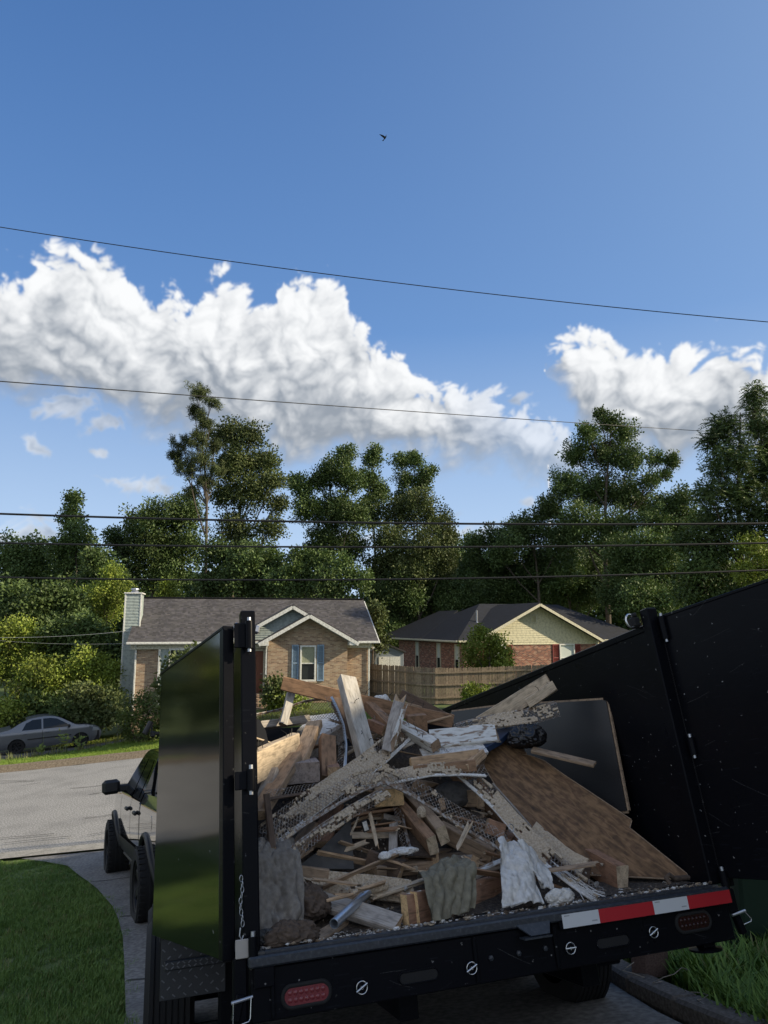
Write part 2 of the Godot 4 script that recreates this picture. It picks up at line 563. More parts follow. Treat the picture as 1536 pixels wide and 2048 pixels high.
	over(grained("cloth_brown", noise(0.02, 22, [0.0, Color(0.07, 0.05, 0.038), 1.0, Color(0.17, 0.125, 0.095)], 4), Vector3(4, 4, 4), 0.95), fine, Vector3(14, 14, 14))
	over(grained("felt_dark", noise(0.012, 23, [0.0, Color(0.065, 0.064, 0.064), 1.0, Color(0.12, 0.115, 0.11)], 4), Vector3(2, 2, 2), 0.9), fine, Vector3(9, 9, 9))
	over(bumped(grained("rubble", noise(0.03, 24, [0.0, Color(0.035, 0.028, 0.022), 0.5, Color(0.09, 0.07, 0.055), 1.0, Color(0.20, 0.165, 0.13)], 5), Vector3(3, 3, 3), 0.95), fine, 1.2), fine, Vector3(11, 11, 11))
	# trailer
	var paint := grained("trailer_paint", ImageTexture.create_from_image(scuffed_image(Color(0.0050, 0.0055, 0.0075), 170, 26, 3)), Vector3(0.75, 0.75, 0.75), 0.34)
	paint.metallic_specular = 0.20
	paint.roughness_texture = noise(0.012, 30, [0.0, grey(0.55), 0.6, grey(0.8), 1.0, grey(1.0)], 5)
	var gate := grained("gate_paint", ImageTexture.create_from_image(scuffed_image(Color(0.0060, 0.0070, 0.0070), 60, 9, 5)), Vector3(0.5, 0.5, 0.5), 0.085)
	gate.metallic_specular = 0.62
	bumped(gate, noise(0.006, 32, [], 2), 0.05)
	over(bumped(plain_noise("tread_steel", Color(0.030, 0.032, 0.036), 0.38), fine, 0.05), fine, Vector3(4, 4, 4))
	over(bumped(grained("bed_steel", noise(0.02, 33, [0.0, Color(0.045, 0.045, 0.047), 0.5, Color(0.09, 0.088, 0.085), 1.0, Color(0.17, 0.16, 0.15)], 5), Vector3(2, 2, 2), 0.6), fine, 0.08), fine, Vector3(7, 7, 7))
	over(bumped(grained("rub_rail", noise(0.03, 34, [0.0, Color(0.018, 0.022, 0.030), 0.6, Color(0.035, 0.042, 0.055), 1.0, Color(0.11, 0.11, 0.11)], 5), Vector3(3, 3, 3), 0.4), fine, 0.05), fine, Vector3(9, 9, 9))
	plain("tread_glint", Color(0.16, 0.165, 0.18), 0.35, 0.6)  # paler than the plate: the glints on the diamonds are put into the colour
	plain("chrome", Color(0.60, 0.61, 0.62), 0.22, 0.95)
	plain("zinc", Color(0.44, 0.46, 0.50), 0.38, 0.85)
	plain("brushed_tube", Color(0.50, 0.55, 0.62), 0.30, 0.75)
	plain("tape_red", Color(0.42, 0.012, 0.022), 0.38)
	plain("tape_white", Color(0.58, 0.60, 0.62), 0.40)
	plain("print_grey", Color(0.22, 0.23, 0.24), 0.5)
	var lens := plain("lens_red", Color(0.16, 0.004, 0.010), 0.16)
	lens.clearcoat_enabled = true
	plain("lens_dark", Color(0.020, 0.003, 0.004), 0.2)
	over(bumped(plain_noise("rubber", Color(0.012, 0.012, 0.013), 0.85), fine, 0.1), fine, Vector3(4, 4, 4))
	plain("reflection_beige", Color(0.40, 0.37, 0.34), 0.5)  # painted reflection: the pale drive mirrored in the lowest left hinge leaf
	# vehicles
	var black := plain("truck_paint", Color(0.006, 0.0065, 0.007), 0.06)
	black.clearcoat_enabled = true
	black.clearcoat_roughness = 0.03
	plain("truck_plastic", Color(0.011, 0.011, 0.012), 0.5)
	plain("glass_dark", Color(0.008, 0.009, 0.010), 0.04)
	plain("car_silver", Color(0.20, 0.21, 0.23), 0.30, 0.5)
	plain("wheel_grey", Color(0.10, 0.10, 0.11), 0.4, 0.5)
	plain("wheel_dark", Color(0.02, 0.02, 0.022), 0.4, 0.4)
	plain("tail_red", Color(0.20, 0.01, 0.012), 0.2)
	# buildings
	var tan_brick := ImageTexture.create_from_image(brick_image([Color(0.37, 0.26, 0.17), Color(0.31, 0.21, 0.14), Color(0.41, 0.30, 0.205), Color(0.26, 0.175, 0.12), Color(0.36, 0.28, 0.20)], Color(0.40, 0.34, 0.27), 7))
	grained("brick_tan", tan_brick, Vector3(0.60, 0.92, 0.60), 0.9)
	var red_brick := ImageTexture.create_from_image(brick_image([Color(0.24, 0.085, 0.055), Color(0.17, 0.065, 0.045), Color(0.30, 0.13, 0.085), Color(0.12, 0.055, 0.045), Color(0.34, 0.20, 0.14)], Color(0.33, 0.26, 0.22), 9))
	grained("brick_red", red_brick, Vector3(0.60, 0.92, 0.60), 0.9)
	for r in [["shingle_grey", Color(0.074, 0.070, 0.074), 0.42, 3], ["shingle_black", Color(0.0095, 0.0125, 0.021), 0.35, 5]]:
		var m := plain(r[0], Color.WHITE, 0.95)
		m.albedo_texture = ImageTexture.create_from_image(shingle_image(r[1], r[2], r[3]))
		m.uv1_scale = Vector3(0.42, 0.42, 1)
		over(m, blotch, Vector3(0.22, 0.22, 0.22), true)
	over(plain_noise("siding_green", Color(0.36, 0.42, 0.405), 0.6), blotch, Vector3(0.8, 0.8, 0.8))
	over(plain_noise("siding_yellow", Color(0.62, 0.585, 0.41), 0.6), blotch, Vector3(0.8, 0.8, 0.8))
	over(plain_noise("trim_white", Color(0.72, 0.73, 0.70), 0.55), blotch, Vector3(1.2, 1.2, 1.2))
	over(plain_noise("trim_cream", Color(0.62, 0.59, 0.46), 0.55), blotch, Vector3(1.2, 1.2, 1.2))
	over(plain_noise("shutter_blue", Color(0.25, 0.36, 0.50), 0.6), blotch, Vector3(2, 2, 2))
	over(plain_noise("shutter_red", Color(0.24, 0.045, 0.045), 0.6), blotch, Vector3(2, 2, 2))
	plain("pane", Color(0.02, 0.026, 0.028), 0.04)
	over(plain_noise("curtain", Color(0.34, 0.36, 0.26), 0.9), streak, Vector3(2.4, 0.3, 2.4))
	plain("blind", Color(0.50, 0.55, 0.53), 0.5)
	over(plain_noise("door_red", Color(0.21, 0.075, 0.040), 0.5), streak, Vector3(1.5, 0.2, 1.5))
	plain("iron", Color(0.02, 0.02, 0.022), 0.5)
	over(grained("fence_wood", streak, Vector3(7, 0.5, 7), 0.9, Color(0.30, 0.235, 0.165)), stain, Vector3(0.9, 0.6, 0.9), true)
	plain("shed_wall", Color(0.20, 0.235, 0.27), 0.7)
	over(plain_noise("neighbour_wall", Color(0.22, 0.19, 0.16), 0.8), blotch, Vector3(0.5, 0.5, 0.5))
	# ground
	var soil := noise(0.02, 40, [0.0, Color(0.045, 0.070, 0.020), 0.4, Color(0.085, 0.130, 0.032), 0.7, Color(0.115, 0.155, 0.042), 1.0, Color(0.15, 0.155, 0.060)], 5)
	over(bumped(grained("lawn", soil, Vector3(0.16, 0.16, 0.16), 0.95, Color.WHITE, true), fine, 1.5), fine, Vector3(1.9, 1.9, 1.9), true)
	var tar := noise(0.045, 41, [0.0, Color(0.12, 0.119, 0.115), 0.40, Color(0.235, 0.232, 0.223), 0.60, Color(0.32, 0.317, 0.305), 1.0, Color(0.52, 0.515, 0.50)], 5)
	over(bumped(grained("asphalt", tar, Vector3(0.9, 0.9, 0.9), 0.9, Color.WHITE, true), fine, 0.5), noise(0.008, 42, [0.0, grey(0.72), 0.5, grey(0.95), 1.0, grey(1.0)], 5), Vector3(0.16, 0.16, 0.16), true)
	var slab := noise(0.04, 43, [0.0, Color(0.10, 0.096, 0.092), 0.5, Color(0.19, 0.183, 0.175), 1.0, Color(0.30, 0.29, 0.275)], 6)
	over(bumped(grained("concrete", slab, Vector3(0.8, 0.8, 0.8), 0.9, Color.WHITE, true), fine, 0.3), noise(0.01, 44, [0.0, grey(0.55), 0.5, grey(0.9), 1.0, grey(1.0)], 5), Vector3(0.35, 0.35, 0.35), true)
	over(bumped(grained("gutter", noise(0.04, 49, [0.0, Color(0.20, 0.19, 0.17), 0.5, Color(0.31, 0.30, 0.27), 1.0, Color(0.44, 0.42, 0.38)], 5), Vector3(0.9, 0.9, 0.9), 0.9, Color.WHITE, true), fine, 0.3), blotch, Vector3(0.5, 0.5, 0.5), true)
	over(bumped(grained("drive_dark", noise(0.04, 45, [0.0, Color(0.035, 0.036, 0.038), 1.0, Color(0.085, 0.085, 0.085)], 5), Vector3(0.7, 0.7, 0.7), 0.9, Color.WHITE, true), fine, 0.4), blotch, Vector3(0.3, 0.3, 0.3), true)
	over(bumped(grained("kerb_dirt", noise(0.03, 46, [0.0, Color(0.10, 0.075, 0.05), 0.5, Color(0.20, 0.16, 0.11), 1.0, Color(0.33, 0.28, 0.21)], 5), Vector3(0.8, 0.8, 0.8), 0.95, Color.WHITE, true), fine, 1.0), fine, Vector3(3, 3, 3), true)
	over(bumped(grained("block_red", noise(0.04, 47, [0.0, Color(0.11, 0.072, 0.062), 1.0, Color(0.23, 0.16, 0.14)], 5), Vector3(3, 3, 3), 0.95), fine, 0.4), fine, Vector3(9, 9, 9))
	over(bumped(grained("edging_stone", noise(0.03, 48, [0.0, Color(0.075, 0.06, 0.052), 0.5, Color(0.14, 0.12, 0.105), 1.0, Color(0.24, 0.215, 0.19)], 5), Vector3(2, 2, 2), 0.95), fine, 0.5), fine, Vector3(7, 7, 7))
	plain("crack", Color(0.03, 0.029, 0.028), 1.0)
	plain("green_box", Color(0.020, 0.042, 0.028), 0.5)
	# plants
	over(bumped(grained("bark", noise(0.03, 50, [0.0, Color(0.05, 0.04, 0.03), 0.5, Color(0.11, 0.09, 0.07), 1.0, Color(0.20, 0.17, 0.14)], 5), Vector3(1.2, 0.25, 1.2), 0.95), fine, 2.0), fine, Vector3(3, 3, 3))
	plain("dead_wood", Color(0.30, 0.26, 0.21), 0.95)
	for p in [["leaf", 0.55, 0.5], ["needle", 0.3, 0.6], ["blade", 0.40, 0.6]]:
		var m := plain(p[0], Color.WHITE, p[2])
		m.vertex_color_use_as_albedo = true
		m.backlight_enabled = true
		m.backlight = Color(p[1], p[1], p[1] * 0.6)
		m.metallic_specular = 0.35
	plain("wire", Color(0.012, 0.012, 0.013), 0.6)
	plain("wire_pale", Color(0.45, 0.46, 0.44), 0.5)
	plain("feather", Color(0.02, 0.02, 0.022), 0.8)

func scuffed_image(base: Color, specks: int, scratches: int, seed: int) -> Image:   # black paint with flecks of plaster dust and bright scratches
	var r := RandomNumberGenerator.new()
	r.seed = seed
	var im := Image.create(1024, 1024, false, Image.FORMAT_RGB8)
	im.fill(base.linear_to_srgb())
	for k in 700:
		var c := base * r.randf_range(0.7, 2.2)
		im.fill_rect(Rect2i(r.randi() % 1000, r.randi() % 1000, 4 + r.randi() % 40, 1 + r.randi() % 3), Color(c.r, c.g, c.b).linear_to_srgb())
	for k in specks:
		var x := r.randi() % 1016
		var y := r.randi() % 1016
		var c := grey(r.randf_range(0.03, 0.30))
		for j in 1 + r.randi() % 3:
			im.fill_rect(Rect2i(x + r.randi() % 5, y + r.randi() % 5, 1 + r.randi() % 4, 1 + r.randi() % 4), c.linear_to_srgb())
	for k in scratches:
		var p := Vector2(r.randf_range(60, 960), r.randf_range(60, 960))
		var d := Vector2.from_angle(r.randf_range(-0.6, 0.6))
		var c := grey(r.randf_range(0.02, 0.10)).linear_to_srgb()
		for j in 30 + r.randi() % 120:
			p += d
			d = d.rotated(r.randf_range(-0.02, 0.02))
			if r.randf() < 0.8:
				im.set_pixel(clampi(int(p.x), 0, 1023), clampi(int(p.y), 0, 1023), c)
	return im

func plain_noise(called: String, base: Color, rough: float) -> StandardMaterial3D:
	var m := plain(called, base, rough)
	m.uv1_triplanar = true
	return m

# ---------------------------------------------------------------- ground
const KNOT_X := [-60.0, -14.0, -7.0, -3.0, 0.5, 4.0, 12.0, 60.0]
const KNOT_Z := [80.0, 46.0, 36.0, 31.0, 24.0, 14.4, 12.0, 8.6, 6.0, 2.6, 0.0, -5.0, -20.0]   # metres in front of the camera, far to near
const ACROSS := [-2.0, -1.2, -0.58, -0.22, 0.09, 0.4, 0.9, 1.5]
const ALONG := [0.0, 0.0, 0.0, 0.0, 0.0, -1.75, -1.57, -1.09, -0.74, 0.04, 0.62, 1.6, 3.5]
const FAR := [[-3, -2.5, -2, -2, -2, -2, -2, -1.5], [-4.3, -3.7, -2.1, -2, -2, -2, -1.8, -1], [-4.6, -3.72, -2.2, -1.95, -2, -2.05, -1.8, -1], [-4.4, -3.4, -2.5, -2.1, -2, -2, -1.7, -1], [-3.6, -2.9, -2.3, -1.95, -1.7, -1.5, -1.0, -0.5]]

func smooth_along(keys: Array, vals: Array, at: float) -> float:   # a smooth curve through knots given in either order
	var last := keys.size() - 1
	var sgn := 1.0 if keys[last] > keys[0] else -1.0
	var x := clampf(at * sgn, keys[0] * sgn, keys[last] * sgn)
	var i := 0
	while i < last - 1 and x > keys[i + 1] * sgn:
		i += 1
	var h: float = (keys[i + 1] - keys[i]) * sgn
	var t: float = (x - keys[i] * sgn) / h
	var m := []
	for j in [i, i + 1]:
		if j == 0 or j == last:
			m.append((vals[mini(j + 1, last)] - vals[maxi(j - 1, 0)]) / ((keys[mini(j + 1, last)] - keys[maxi(j - 1, 0)]) * sgn))
		else:
			m.append(0.5 * ((vals[j + 1] - vals[j]) / ((keys[j + 1] - keys[j]) * sgn) + (vals[j] - vals[j - 1]) / ((keys[j] - keys[j - 1]) * sgn)))
	return vals[i] * (2 * t * t * t - 3 * t * t + 1) + m[0] * h * (t * t * t - 2 * t * t + t) + vals[i + 1] * (3 * t * t - 2 * t * t * t) + m[1] * h * (t * t * t - t * t)

func ground_at(x: float, z: float) -> float:
	var rows := []
	for r in KNOT_Z.size():
		var row := []
		for k in KNOT_X.size():
			row.append(FAR[r][k] if r < FAR.size() else ALONG[r] + ACROSS[k])
		rows.append(smooth_along(KNOT_X, row, x))
	return smooth_along(KNOT_Z, rows, -z)

func on_ground(x: float, z: float, lift := 0.0) -> Vector3:
	return Vector3(x, ground_at(x, z) + lift, z)

func make_ground():
	var xs := [-420.0, -200.0, -100.0]
	var x := -60.0
	while x < 40.0:
		xs.append(x)
		x += 0.6 if x > -20.0 and x < 12.0 else 2.0
	xs.append_array([40.0, 60.0, 120.0, 420.0])
	var zs := [60.0, 30.0, 20.0]
	var z := 12.0
	while z > -60.0:
		zs.append(z)
		z -= 0.6 if z > -40.0 else 2.0
	zs.append_array([-60.0, -80.0, -150.0, -500.0])
	var pts := []
	for c in zs:
		for a in xs:
			pts.append(on_ground(a, c, 0.05 * relief.get_noise_2d(a * 0.35, c * 0.35)))
	var s := Shape.new()
	var w := xs.size()
	var norm := []
	for j in zs.size():
		for i in w:
			var du: Vector3 = pts[j * w + mini(i + 1, w - 1)] - pts[j * w + maxi(i - 1, 0)]
			var dv: Vector3 = pts[mini(j + 1, zs.size() - 1) * w + i] - pts[maxi(j - 1, 0) * w + i]
			norm.append(du.cross(dv).normalized())
	for j in zs.size() - 1:
		for i in w - 1:
			var q := []
			for k in [j * w + i, j * w + i + 1, (j + 1) * w + i + 1, (j + 1) * w + i]:
				q.append([pts[k], norm[k]])
			s.round_tri(q[0], q[1], q[2])
			s.round_tri(q[0], q[2], q[3])
	setting("ground", s, "lawn")

func strip(left: Array, right: Array, lift: float, rows := 3, crown := 0.0) -> Shape:   # a sheet between two edges (Vector2 x, z), laid on the ground
	var s := Shape.new()
	var f := func(u: float, v: float) -> Vector3:
		var t := v * (left.size() - 1)
		var i := mini(int(t), left.size() - 2)
		var a: Vector2 = left[i].lerp(left[i + 1], t - i)
		var b: Vector2 = right[i].lerp(right[i + 1], t - i)
		var p := a.lerp(b, u)
		return on_ground(p.x, p.y, lift + crown * 4.0 * u * (1.0 - u))
	s.skin(rows, (left.size() - 1) * 4, f)
	return s

func edge_walk(pts: Array, step := 1.0) -> Array:
	var c := Curve2D.new()
	for i in pts.size():
		var d: Vector2 = (pts[mini(i + 1, pts.size() - 1)] - pts[maxi(i - 1, 0)]) * 0.16
		c.add_point(pts[i], -d, d)
	var n := int(ceil(c.get_baked_length() / step))
	var out := []
	for i in n + 1:
		out.append(c.sample_baked(c.get_baked_length() * i / n))
	return out

func even(pts: Array, n: int) -> Array:
	var w := edge_walk(pts, 0.1)
	var out := []
	for i in n + 1:
		out.append(w[int(round(float(w.size() - 1) * i / n))])
	return out

const DRIVE_LEFT := [Vector2(0.9, 4.0), Vector2(-0.2, 0.0), Vector2(-1.1, -3.0), Vector2(-1.80, -5.44), Vector2(-2.26, -6.73), Vector2(-2.61, -7.69), Vector2(-3.17, -9.02), Vector2(-4.14, -10.88), Vector2(-5.45, -12.94), Vector2(-6.6, -13.75)]
const DRIVE_RIGHT := [Vector2(3.4, 4.0), Vector2(2.55, 0.0), Vector2(1.75, -3.0), Vector2(1.50, -4.6), Vector2(1.46, -5.6), Vector2(1.2, -7.5), Vector2(0.9, -9.0), Vector2(0.9, -10.9), Vector2(1.6, -12.9), Vector2(2.7, -13.75)]

func make_road():
	var a := []
	var b := []
	var x := -70.0
	while x <= 60.0:
		a.append(Vector2(x, -14.40 + 0.06 * sin(x * 0.5)))
		b.append(Vector2(x, -24.05 - 0.09 * maxf(x + 14.0, 0.0) + 0.05 * sin(x * 0.9)))
		x += 2.0
	setting("road", strip(a, b, 0.05, 8, 0.04), "asphalt")
	var g1 := []
	var g2 := []
	for p in a:
		g1.append(p + Vector2(0, 0.012))
		g2.append(p + Vector2(0, 0.52))
	setting("gutter", strip(g1, g2, 0.062, 2), "gutter")
	setting("driveway", strip(even(DRIVE_LEFT, 24), even(DRIVE_RIGHT, 24), 0.056, 6), "concrete")
	# joints and cracks cut across the slabs
	var cracks := Shape.new()
	for y in [-5.0, -6.35, -8.6, -11.2]:
		var l := Vector2(-1.6, y)
		for i in DRIVE_LEFT.size() - 1:
			if DRIVE_LEFT[i].y >= y and DRIVE_LEFT[i + 1].y < y:
				l = DRIVE_LEFT[i].lerp(DRIVE_LEFT[i + 1], (y - DRIVE_LEFT[i].y) / (DRIVE_LEFT[i + 1].y - DRIVE_LEFT[i].y))
		var prev := on_ground(l.x + 0.02, y, 0.064)
		for k in 14:
			var q := on_ground(l.x + 0.02 + (k + 1) * 0.22, y - 0.05 * k + rng.randf_range(-0.02, 0.02), 0.064)
			cracks.quad(prev, q, q + Vector3(0, 0, 0.018), prev + Vector3(0, 0, 0.018), Vector3.UP)
			prev = q
	for k in 26:
		var p := Vector2(rng.randf_range(-13, 2), rng.randf_range(-23.0, -15.0))
		var d := Vector2(rng.randf_range(0.15, 0.5), rng.randf_range(-0.08, 0.08))
		var prev := on_ground(p.x, p.y, 0.10)
		for j in 3 + rng.randi() % 3:
			p += d + Vector2(0, rng.randf_range(-0.06, 0.06))
			var q := on_ground(p.x, p.y, 0.10)
			cracks.quad(prev, q, q + Vector3(0, 0, 0.035), prev + Vector3(0, 0, 0.025), Vector3.UP)
			prev = q
	setting("road_cracks", cracks, "crack")
	# far kerb: a low dirty bank of concrete and soil
	var kerb := Shape.new()
	var f := func(u: float, v: float) -> Vector3:
		var xx := -70.0 + 130.0 * v
		var zz := -23.85 - 0.09 * maxf(xx + 14.0, 0.0)
		var n := relief.get_noise_2d(xx * 2.0, u * 3.0)
		return on_ground(xx, zz - u * 0.9 + n * 0.05, 0.05 + 0.23 * smoothstep(0.05, 0.45, u) + n * 0.03 - 0.08 * u)
	kerb.skin(6, 260, f)
	setting("kerb", kerb, "kerb_dirt")
	# the neighbours' drive on the far side, where the saloon stands
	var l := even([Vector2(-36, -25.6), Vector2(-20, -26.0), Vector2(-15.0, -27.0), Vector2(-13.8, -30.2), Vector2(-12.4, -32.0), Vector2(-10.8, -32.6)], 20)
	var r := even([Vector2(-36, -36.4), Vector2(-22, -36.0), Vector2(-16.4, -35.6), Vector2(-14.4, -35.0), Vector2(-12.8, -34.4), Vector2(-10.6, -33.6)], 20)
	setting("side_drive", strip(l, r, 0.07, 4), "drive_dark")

# ---------------------------------------------------------------- houses
func lap_boards(parent: Node3D, outline: Array, z: float, pitch: float, material: String, called := "siding_board"):   # outline: convex, Vector2; each board a sloping strip
	var lo := 1e9
	var hi := -1e9
	for p in outline:
		lo = minf(lo, p.y)
		hi = maxf(hi, p.y)
	var y := lo
	while y < hi - 0.02:
		var cut := Geometry2D.intersect_polygons(PackedVector2Array(outline), PackedVector2Array([Vector2(-99, y), Vector2(99, y), Vector2(99, minf(y + pitch, hi)), Vector2(-99, minf(y + pitch, hi))]))
		for c in cut:
			var s := Shape.new()
			var idx := Geometry2D.triangulate_polygon(c)
			for i in range(0, idx.size(), 3):
				var q := []
				for k in 3:
					var p: Vector2 = c[idx[i + k]]
					q.append(Vector3(p.x, p.y, z + 0.026 * (1.0 - (p.y - y) / pitch)))
				s.tri(q[0], q[1], q[2], Vector3(0, 0, 1))
			var x0 := 1e9
			var x1 := -1e9
			for p in c:
				if absf(p.y - y) < 0.001:
					x0 = minf(x0, p.x)
					x1 = maxf(x1, p.x)
			if x1 > x0:
				s.quad(Vector3(x0, y, z), Vector3(x1, y, z), Vector3(x1, y, z + 0.026), Vector3(x0, y, z + 0.026), Vector3.DOWN)
			part(called, s, material, parent)
		y += pitch

func roof_slope(s: Shape, a: Vector3, b: Vector3, c: Vector3, d: Vector3, thick := 0.09):   # a, b along the eave, c, d along the ridge; shingle texture in metres
	var ex := (b - a).normalized()
	var out := (b - a).cross(d - a).normalized()
	if out.y < 0.0:
		out = -out
	var up := ex.cross(out)
	if up.y < 0.0:
		up = -up
	var uv := []
	for p in [a, b, c, d]:
		uv.append(Vector2((p - a).dot(ex), -(p - a).dot(up)))
	s.quad_uv(a, b, c, d, uv[0], uv[1], uv[2], uv[3], out)
	var e := -out * thick
	s.quad(a + e, b + e, c + e, d + e, -out)
	for k in [[a, b], [b, c], [c, d], [d, a]]:
		s.quad(k[0], k[1], k[1] + e, k[0] + e)

func window_unit(parent: Node3D, at: Vector3, w: float, h: float, cols := 1, rows := 1, upper := "pane", lower := "pane"):   # a double-hung window, its sill at at.y
	var o := Node3D.new()
	o.name = "window"
	parent.add_child(o, true)
	o.position = at
	var f := Shape.new()
	f.box(Vector3(-w / 2, h / 2, 0.03), Vector3(0.09, h + 0.09, 0.10), Basis(), 0.008)
	f.box(Vector3(w / 2, h / 2, 0.03), Vector3(0.09, h + 0.09, 0.10), Basis(), 0.008)
	f.box(Vector3(0, h, 0.03), Vector3(w - 0.09, 0.09, 0.10), Basis(), 0.008)
	f.box(Vector3(0, 0, 0.03), Vector3(w - 0.09, 0.09, 0.10), Basis(), 0.008)
	f.box(Vector3(0, h / 2, 0.02), Vector3(w - 0.09, 0.055, 0.06), Basis(), 0.006)
	part("frame", f, "trim_white", o)
	for k in 2:
		var p := Shape.new()
		p.box(Vector3(0, h * (0.75 - 0.5 * k), -0.005 - 0.02 * k), Vector3(w - 0.06, h / 2 - 0.03, 0.012))
		part("pane", p, upper if k == 0 else lower, o)
		if cols > 1:
			var b := Shape.new()
			for c in range(1, cols):
				b.box(Vector3(-w / 2 + w * c / cols, h * (0.75 - 0.5 * k), 0.008), Vector3(0.025, h / 2 - 0.04, 0.02))
			for r in range(1, rows):
				b.box(Vector3(0, h * (0.5 - 0.5 * k) + h * 0.5 * r / rows, 0.008), Vector3(w - 0.08, 0.025, 0.019))
			part("glazing_bars", b, "trim_white", o)
	var s := Shape.new()
	s.box(Vector3(0, -0.085, 0.06), Vector3(w + 0.16, 0.075, 0.16), Basis(), 0.008)
	part("sill", s, "brick_tan" if cols == 1 else "trim_white", o)

func shutter(parent: Node3D, at: Vector3, w: float, h: float, material: String):
	var o := Node3D.new()
	o.name = "shutter"
	parent.add_child(o, true)
	o.position = at
	var f := Shape.new()
	for k in [-1, 1]:
		f.box(Vector3(k * (w / 2 - 0.03), 0, 0), Vector3(0.06, h, 0.05), Basis(), 0.006)
	for k in [-1, 0, 1]:
		f.box(Vector3(0, k * (h / 2 - 0.04), 0), Vector3(w - 0.12, 0.08, 0.05), Basis(), 0.006)
	part("frame", f, material, o)
	var y := -h / 2 + 0.10
	while y < h / 2 - 0.08:
		if absf(y) > 0.06:
			var s := Shape.new()
			s.box(Vector3(0, y, 0), Vector3(w - 0.12, 0.062, 0.014), Basis(Vector3.RIGHT, 0.6))
			part("slat", s, material, o)
		y += 0.065

func down_pipe(parent: Node3D, x: float, z: float, top: float, low := 0.05, back := 0.35):
	var s := Shape.new()
	s.bar(Vector3(x, top, z + back), Vector3(x, top - 0.28, z + 0.09), 0.085, 0.07, Vector3.FORWARD, 0.012)
	s.bar(Vector3(x, top - 0.26, z + 0.075), Vector3(x, low, z + 0.075), 0.085, 0.07, Vector3.FORWARD, 0.012)
	s.bar(Vector3(x, low + 0.03, z + 0.075), Vector3(x, low - 0.05, z + 0.32), 0.085, 0.07, Vector3.UP, 0.012)
	part("downspout", s, "trim_white", parent)

func gutter_run(parent: Node3D, a: Vector3, b: Vector3, material := "trim_white"):
	var s := Shape.new()
	s.bar(a, b, 0.11, 0.12, Vector3.UP, 0.018)
	part("gutter", s, material, parent)

func gable_front(parent: Node3D, cx: float, half: float, eave: float, apex: float, wall_z: float, over: float, depth: float, shingles: String, trim: String):   # a gable roof running back from the front
	var rise := apex - eave
	var roof := Shape.new()
	for k in [-1, 1]:
		roof_slope(roof, Vector3(cx + k * half, eave, wall_z + over), Vector3(cx + k * half, eave, wall_z - depth), Vector3(cx, apex, wall_z - depth), Vector3(cx, apex, wall_z + over))
	part("roof", roof, shingles, parent)
	for k in [-1, 1]:
		var b := Shape.new()
		var e := Vector3(cx + k * half, eave - 0.14, wall_z + over)
		var t := Vector3(cx, apex - 0.14, wall_z + over)
		var d := (t - e).normalized()
		b.bar(e - d * 0.02, t, 0.035, 0.17, Vector3(-d.y * k, d.x * k, 0) * 1.0, 0.0)
		part("rake_board", b, trim, parent)
		var so := Shape.new()
		var lo := Vector3(cx + k * half, eave - 0.10, 0)
		var hi := Vector3(cx, apex - 0.10, 0)
		so.quad(lo + Vector3(0, 0, wall_z), hi + Vector3(0, 0, wall_z), hi + Vector3(0, 0, wall_z + over), lo + Vector3(0, 0, wall_z + over), Vector3.DOWN)
		part("soffit", so, trim, parent)

